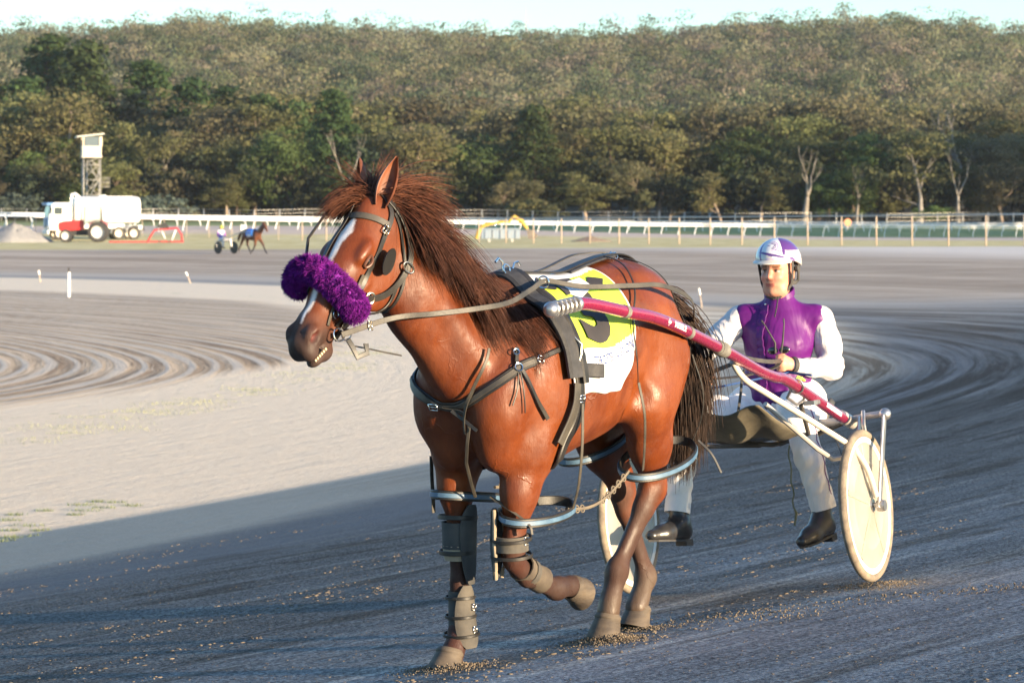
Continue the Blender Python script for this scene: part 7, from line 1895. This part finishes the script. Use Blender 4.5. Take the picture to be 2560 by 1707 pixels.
# ================================================================== the far horse and sulky on the other side of the bend
FA = R(48); f_f = Vector((math.sin(FA), -math.cos(FA), 0)); fro = math.atan2(f_f.y, f_f.x)
fx_, fy_ = at_px(630, 170); fz_ = gz(fx_, fy_); F_O = Vector((fx_, fy_, fz_))
S = SDF(axis((-1.0, 1.75, .026)), axis((-.36, .36, .026)), axis((-.05, 2.05, .026)))
S.chain([(.40, 0, 1.12), (0, 0, 1.15), (-.5, 0, 1.24)], [.30, .30, .27], .1, (0, 1, 0), .85)
S.chain([(.50, 0, 1.20), (.78, 0, 1.48), (.98, 0, 1.76)], [.23, .16, .11], .08, (0, 1, 0), .62)
S.chain([(1.00, 0, 1.80), (1.16, 0, 1.62), (1.30, 0, 1.38)], [.11, .10, .065], .05, (0, 1, 0), .8); S.chain([(.96, .05, 1.86), (.97, .07, 1.98)], [.025, .012], .02); S.chain([(.96, -.05, 1.86), (.97, -.07, 1.98)], [.025, .012], .02)
LEGS = [((.45, .14, 1.0), (.78, .14, .62), (1.02, .13, .22), (1.12, .13, .08)), ((.45, -.14, 1.0), (.42, -.14, .55), (.20, -.13, .24), (.10, -.13, .17)),
        ((-.55, .14, 1.05), (-.55, .14, .58), (-.32, .13, .22), (-.26, .13, .06)), ((-.55, -.14, 1.05), (-.78, -.14, .62), (-1.0, -.13, .30), (-1.0, -.13, .14))]
for Lg in LEGS: S.chain(list(Lg), [.14, .06, .04, .045], .05)
fm, FV = S.mesh('body', 2)
fh = empty('horse', F_O, (0, 0, fro), 'distant dark bay horse trotting in a blue cloth across the bend', 'horse')
dk = sst(.75, .35, FV[:, 2])[:, None]; set_col(fm, 'coat', np.tile([.10, .035, .014], (len(FV), 1)) * (1 - dk) + np.array([.02, .012, .01]) * dk)
cm_ = mat('dark_bay_coat', (.1, .03, .01), .45); N = NT(cm_); N.col(N.attr('coat').outputs['Color']); link('body', fm, cm_, fh)
m = MB(); m.tube([(-.72, 0, 1.42), (-.95, 0, 1.30), (-1.15, .02, 1.0), (-1.22, .02, .75)], [.04, .08, .09, .03], 8); m.build('tail', manem, fh, True)
m = MB(); m.tube([(1.0, 0, 1.9), (.80, 0, 1.68), (.55, 0, 1.50)], [.03, .06, .03], 8, sq=.6); m.build('mane', manem, fh, True)
fcl = empty('saddle_cloth', F_O, (0, 0, fro), 'small blue number cloth with white figures on the distant horse', 'saddle cloth')
m = MB(); K = 13; vs = []; fs = []
for i in range(5):
    for k in range(K):
        a = -1.75 + 3.5 * k / (K - 1); vs.append((-.25 + .14 * i, math.sin(a) * .290, 1.165 + math.cos(a) * .345))
for i in range(4):
    for k in range(K - 1): fs.append((i * K + k, i * K + k + 1, i * K + K + k + 1, i * K + K + k))
m.add(vs, fs); q = m.build('cloth', mat('blue_cloth', (.05, .22, .70), .6), fcl, True); sd_ = q.modifiers.new('t', 'SOLIDIFY'); sd_.thickness = .01; sd_.offset = 1
m = MB()
for sy in (-1, 1): m.prism([(-.10, 1.22), (-.02, 1.22), (-.02, 1.02), (-.10, 1.02)], (0, sy * .302, 0), (1, 0, 0), (0, 0, 1), (0, sy * .004, 0)); m.prism([(.06, 1.22), (.16, 1.22), (.16, 1.02), (.06, 1.02)], (0, sy * .302, 0), (1, 0, 0), (0, 0, 1), (0, sy * .004, 0))
m.build('figure', white_paint, fcl)
fs_ = empty('sulky', F_O - f_f * 2.25 + Vector((0, 0, .0)), (0, 0, fro), 'distant sulky with black disc wheels behind the dark bay horse', 'sulky'); fs_.location.z = gz(fs_.location.x, fs_.location.y)
dkw = mat('black_disc', (.02, .022, .026), .35)
for q in (-1, 1):
    m = MB(); m.lathe([(.30, -.02), (.345, -.02), (.362, 0), (.345, .02), (.30, .02)], (0, q * .64, .36), (0, 1, 0), 28, True); W_ = m.build('wheel', black_rub, fs_, True)
    m = MB(); m.lathe([(0, .03), (.30, .012), (.30, -.012), (0, -.03)], (0, q * .64, .36), (0, 1, 0), 28); m.build('disc', dkw, W_, True)
    m = MB(); m.tube([(-.2, q * .48, .76), (.6, q * .46, .98), (1.9, q * .44, 1.30), (2.5, q * .38, 1.32)], .026, 8); m.build('shaft', alu, fs_, True)
m = MB(); m.tube([(-.2, -.70, .76), (-.2, .70, .76)], .022, 8); 
for q in (-1, 1): m.tube([(-.2, q * .70, .76), (0, q * .70, .36)], .018, 6)
m.build('arch', alu, fs_, True)
m = MB(); m.box((-.35, 0, .74), (.42, .42, .05)); m.build('seat', black_rub, fs_, bevel=.01)
fd = empty('person', fs_.location.copy(), (0, 0, fro), 'distant driver in blue, white and purple silks with a yellow helmet', 'person')
S = SDF(axis((-.75, .45, .022)), axis((-.45, .45, .022)), axis((.25, 1.72, .022)))
S.chain([(-.42, 0, .82), (-.45, 0, 1.0), (-.46, 0, 1.28)], [.14, .14, .13], .06); S.cone((-.46, -.19, 1.33), (-.46, .19, 1.33), .075, .075, .05); S.chain([(-.45, 0, 1.36), (-.43, 0, 1.45)], [.06, .055], .03); S.ell((-.42, 0, 1.54), (.095, .078, .115), .02); S.cone((-.33, 0, 1.54), (-.325, 0, 1.51), .012, .014, .01)
for q in (-1, 1):
    S.chain([(-.46, q * .23, 1.31), (-.42, q * .30, 1.06), (-.16, q * .14, 1.05), (-.08, q * .10, 1.05)], [.062, .05, .036, .032], .03); S.chain([(-.42, q * .11, .82), (.03, q * .30, .84), (.10, q * .33, .42)], [.10, .075, .052], .04); S.chain([(.10, q * .33, .40), (.26, q * .35, .33)], [.05, .035], .02)
pm_, PV = S.mesh('body', 2); c_ = np.tile([.10, .16, .55], (len(PV), 1)); z_ = PV[:, 2]
c_[(z_ > 1.12) & (z_ < 1.40)] = (.62, .62, .66); c_[(np.abs(PV[:, 1]) > .2) & (z_ > .98) & (z_ < 1.3)] = (.32, .10, .40); c_[z_ < .95] = (.62, .60, .58); c_[(z_ < .95) & (PV[:, 1] > 0)] = (.62, .60, .58); c_[z_ > 1.40] = (.55, .30, .20); c_[(PV[:, 0] > -.14) & (z_ > .98) & (z_ < 1.15)] = (.55, .30, .20); c_[z_ < .42] = (.02, .02, .02)
set_col(pm_, 'tone', c_); pmm = mat('silks', (.5, .5, .5), .6); N = NT(pmm); N.col(N.attr('tone').outputs['Color']); link('body', pm_, pmm, fd)
m = MB(); m.sphere((-.42, 0, 1.60), (.13, .11, .105), 14, 9); m.box((-.30, 0, 1.58), (.10, .17, .015)); m.build('helmet', mat('yellow_helmet', (.62, .60, .08), .4), fd, True)
# ================================================================== thin evening haze
m = MB(); m.box((0, 1150, 78), (1900, 3000, 164)); hz_ = m.build('haze', None)
hzm = bpy.data.materials.new('haze_air'); hzm.use_nodes = True; t_ = hzm.node_tree; t_.nodes.clear(); ou_ = t_.nodes.new('ShaderNodeOutputMaterial'); pv = t_.nodes.new('ShaderNodeVolumePrincipled')
pv.inputs['Color'].default_value = (.80, .86, .95, 1); pv.inputs['Density'].default_value = .00007; pv.inputs['Anisotropy'].default_value = .2; t_.links.new(pv.outputs[0], ou_.inputs['Volume'])
hz_.data.materials.append(hzm); props(hz_, 'thin bluish evening haze over the course and the hill', None, None, 'stuff')
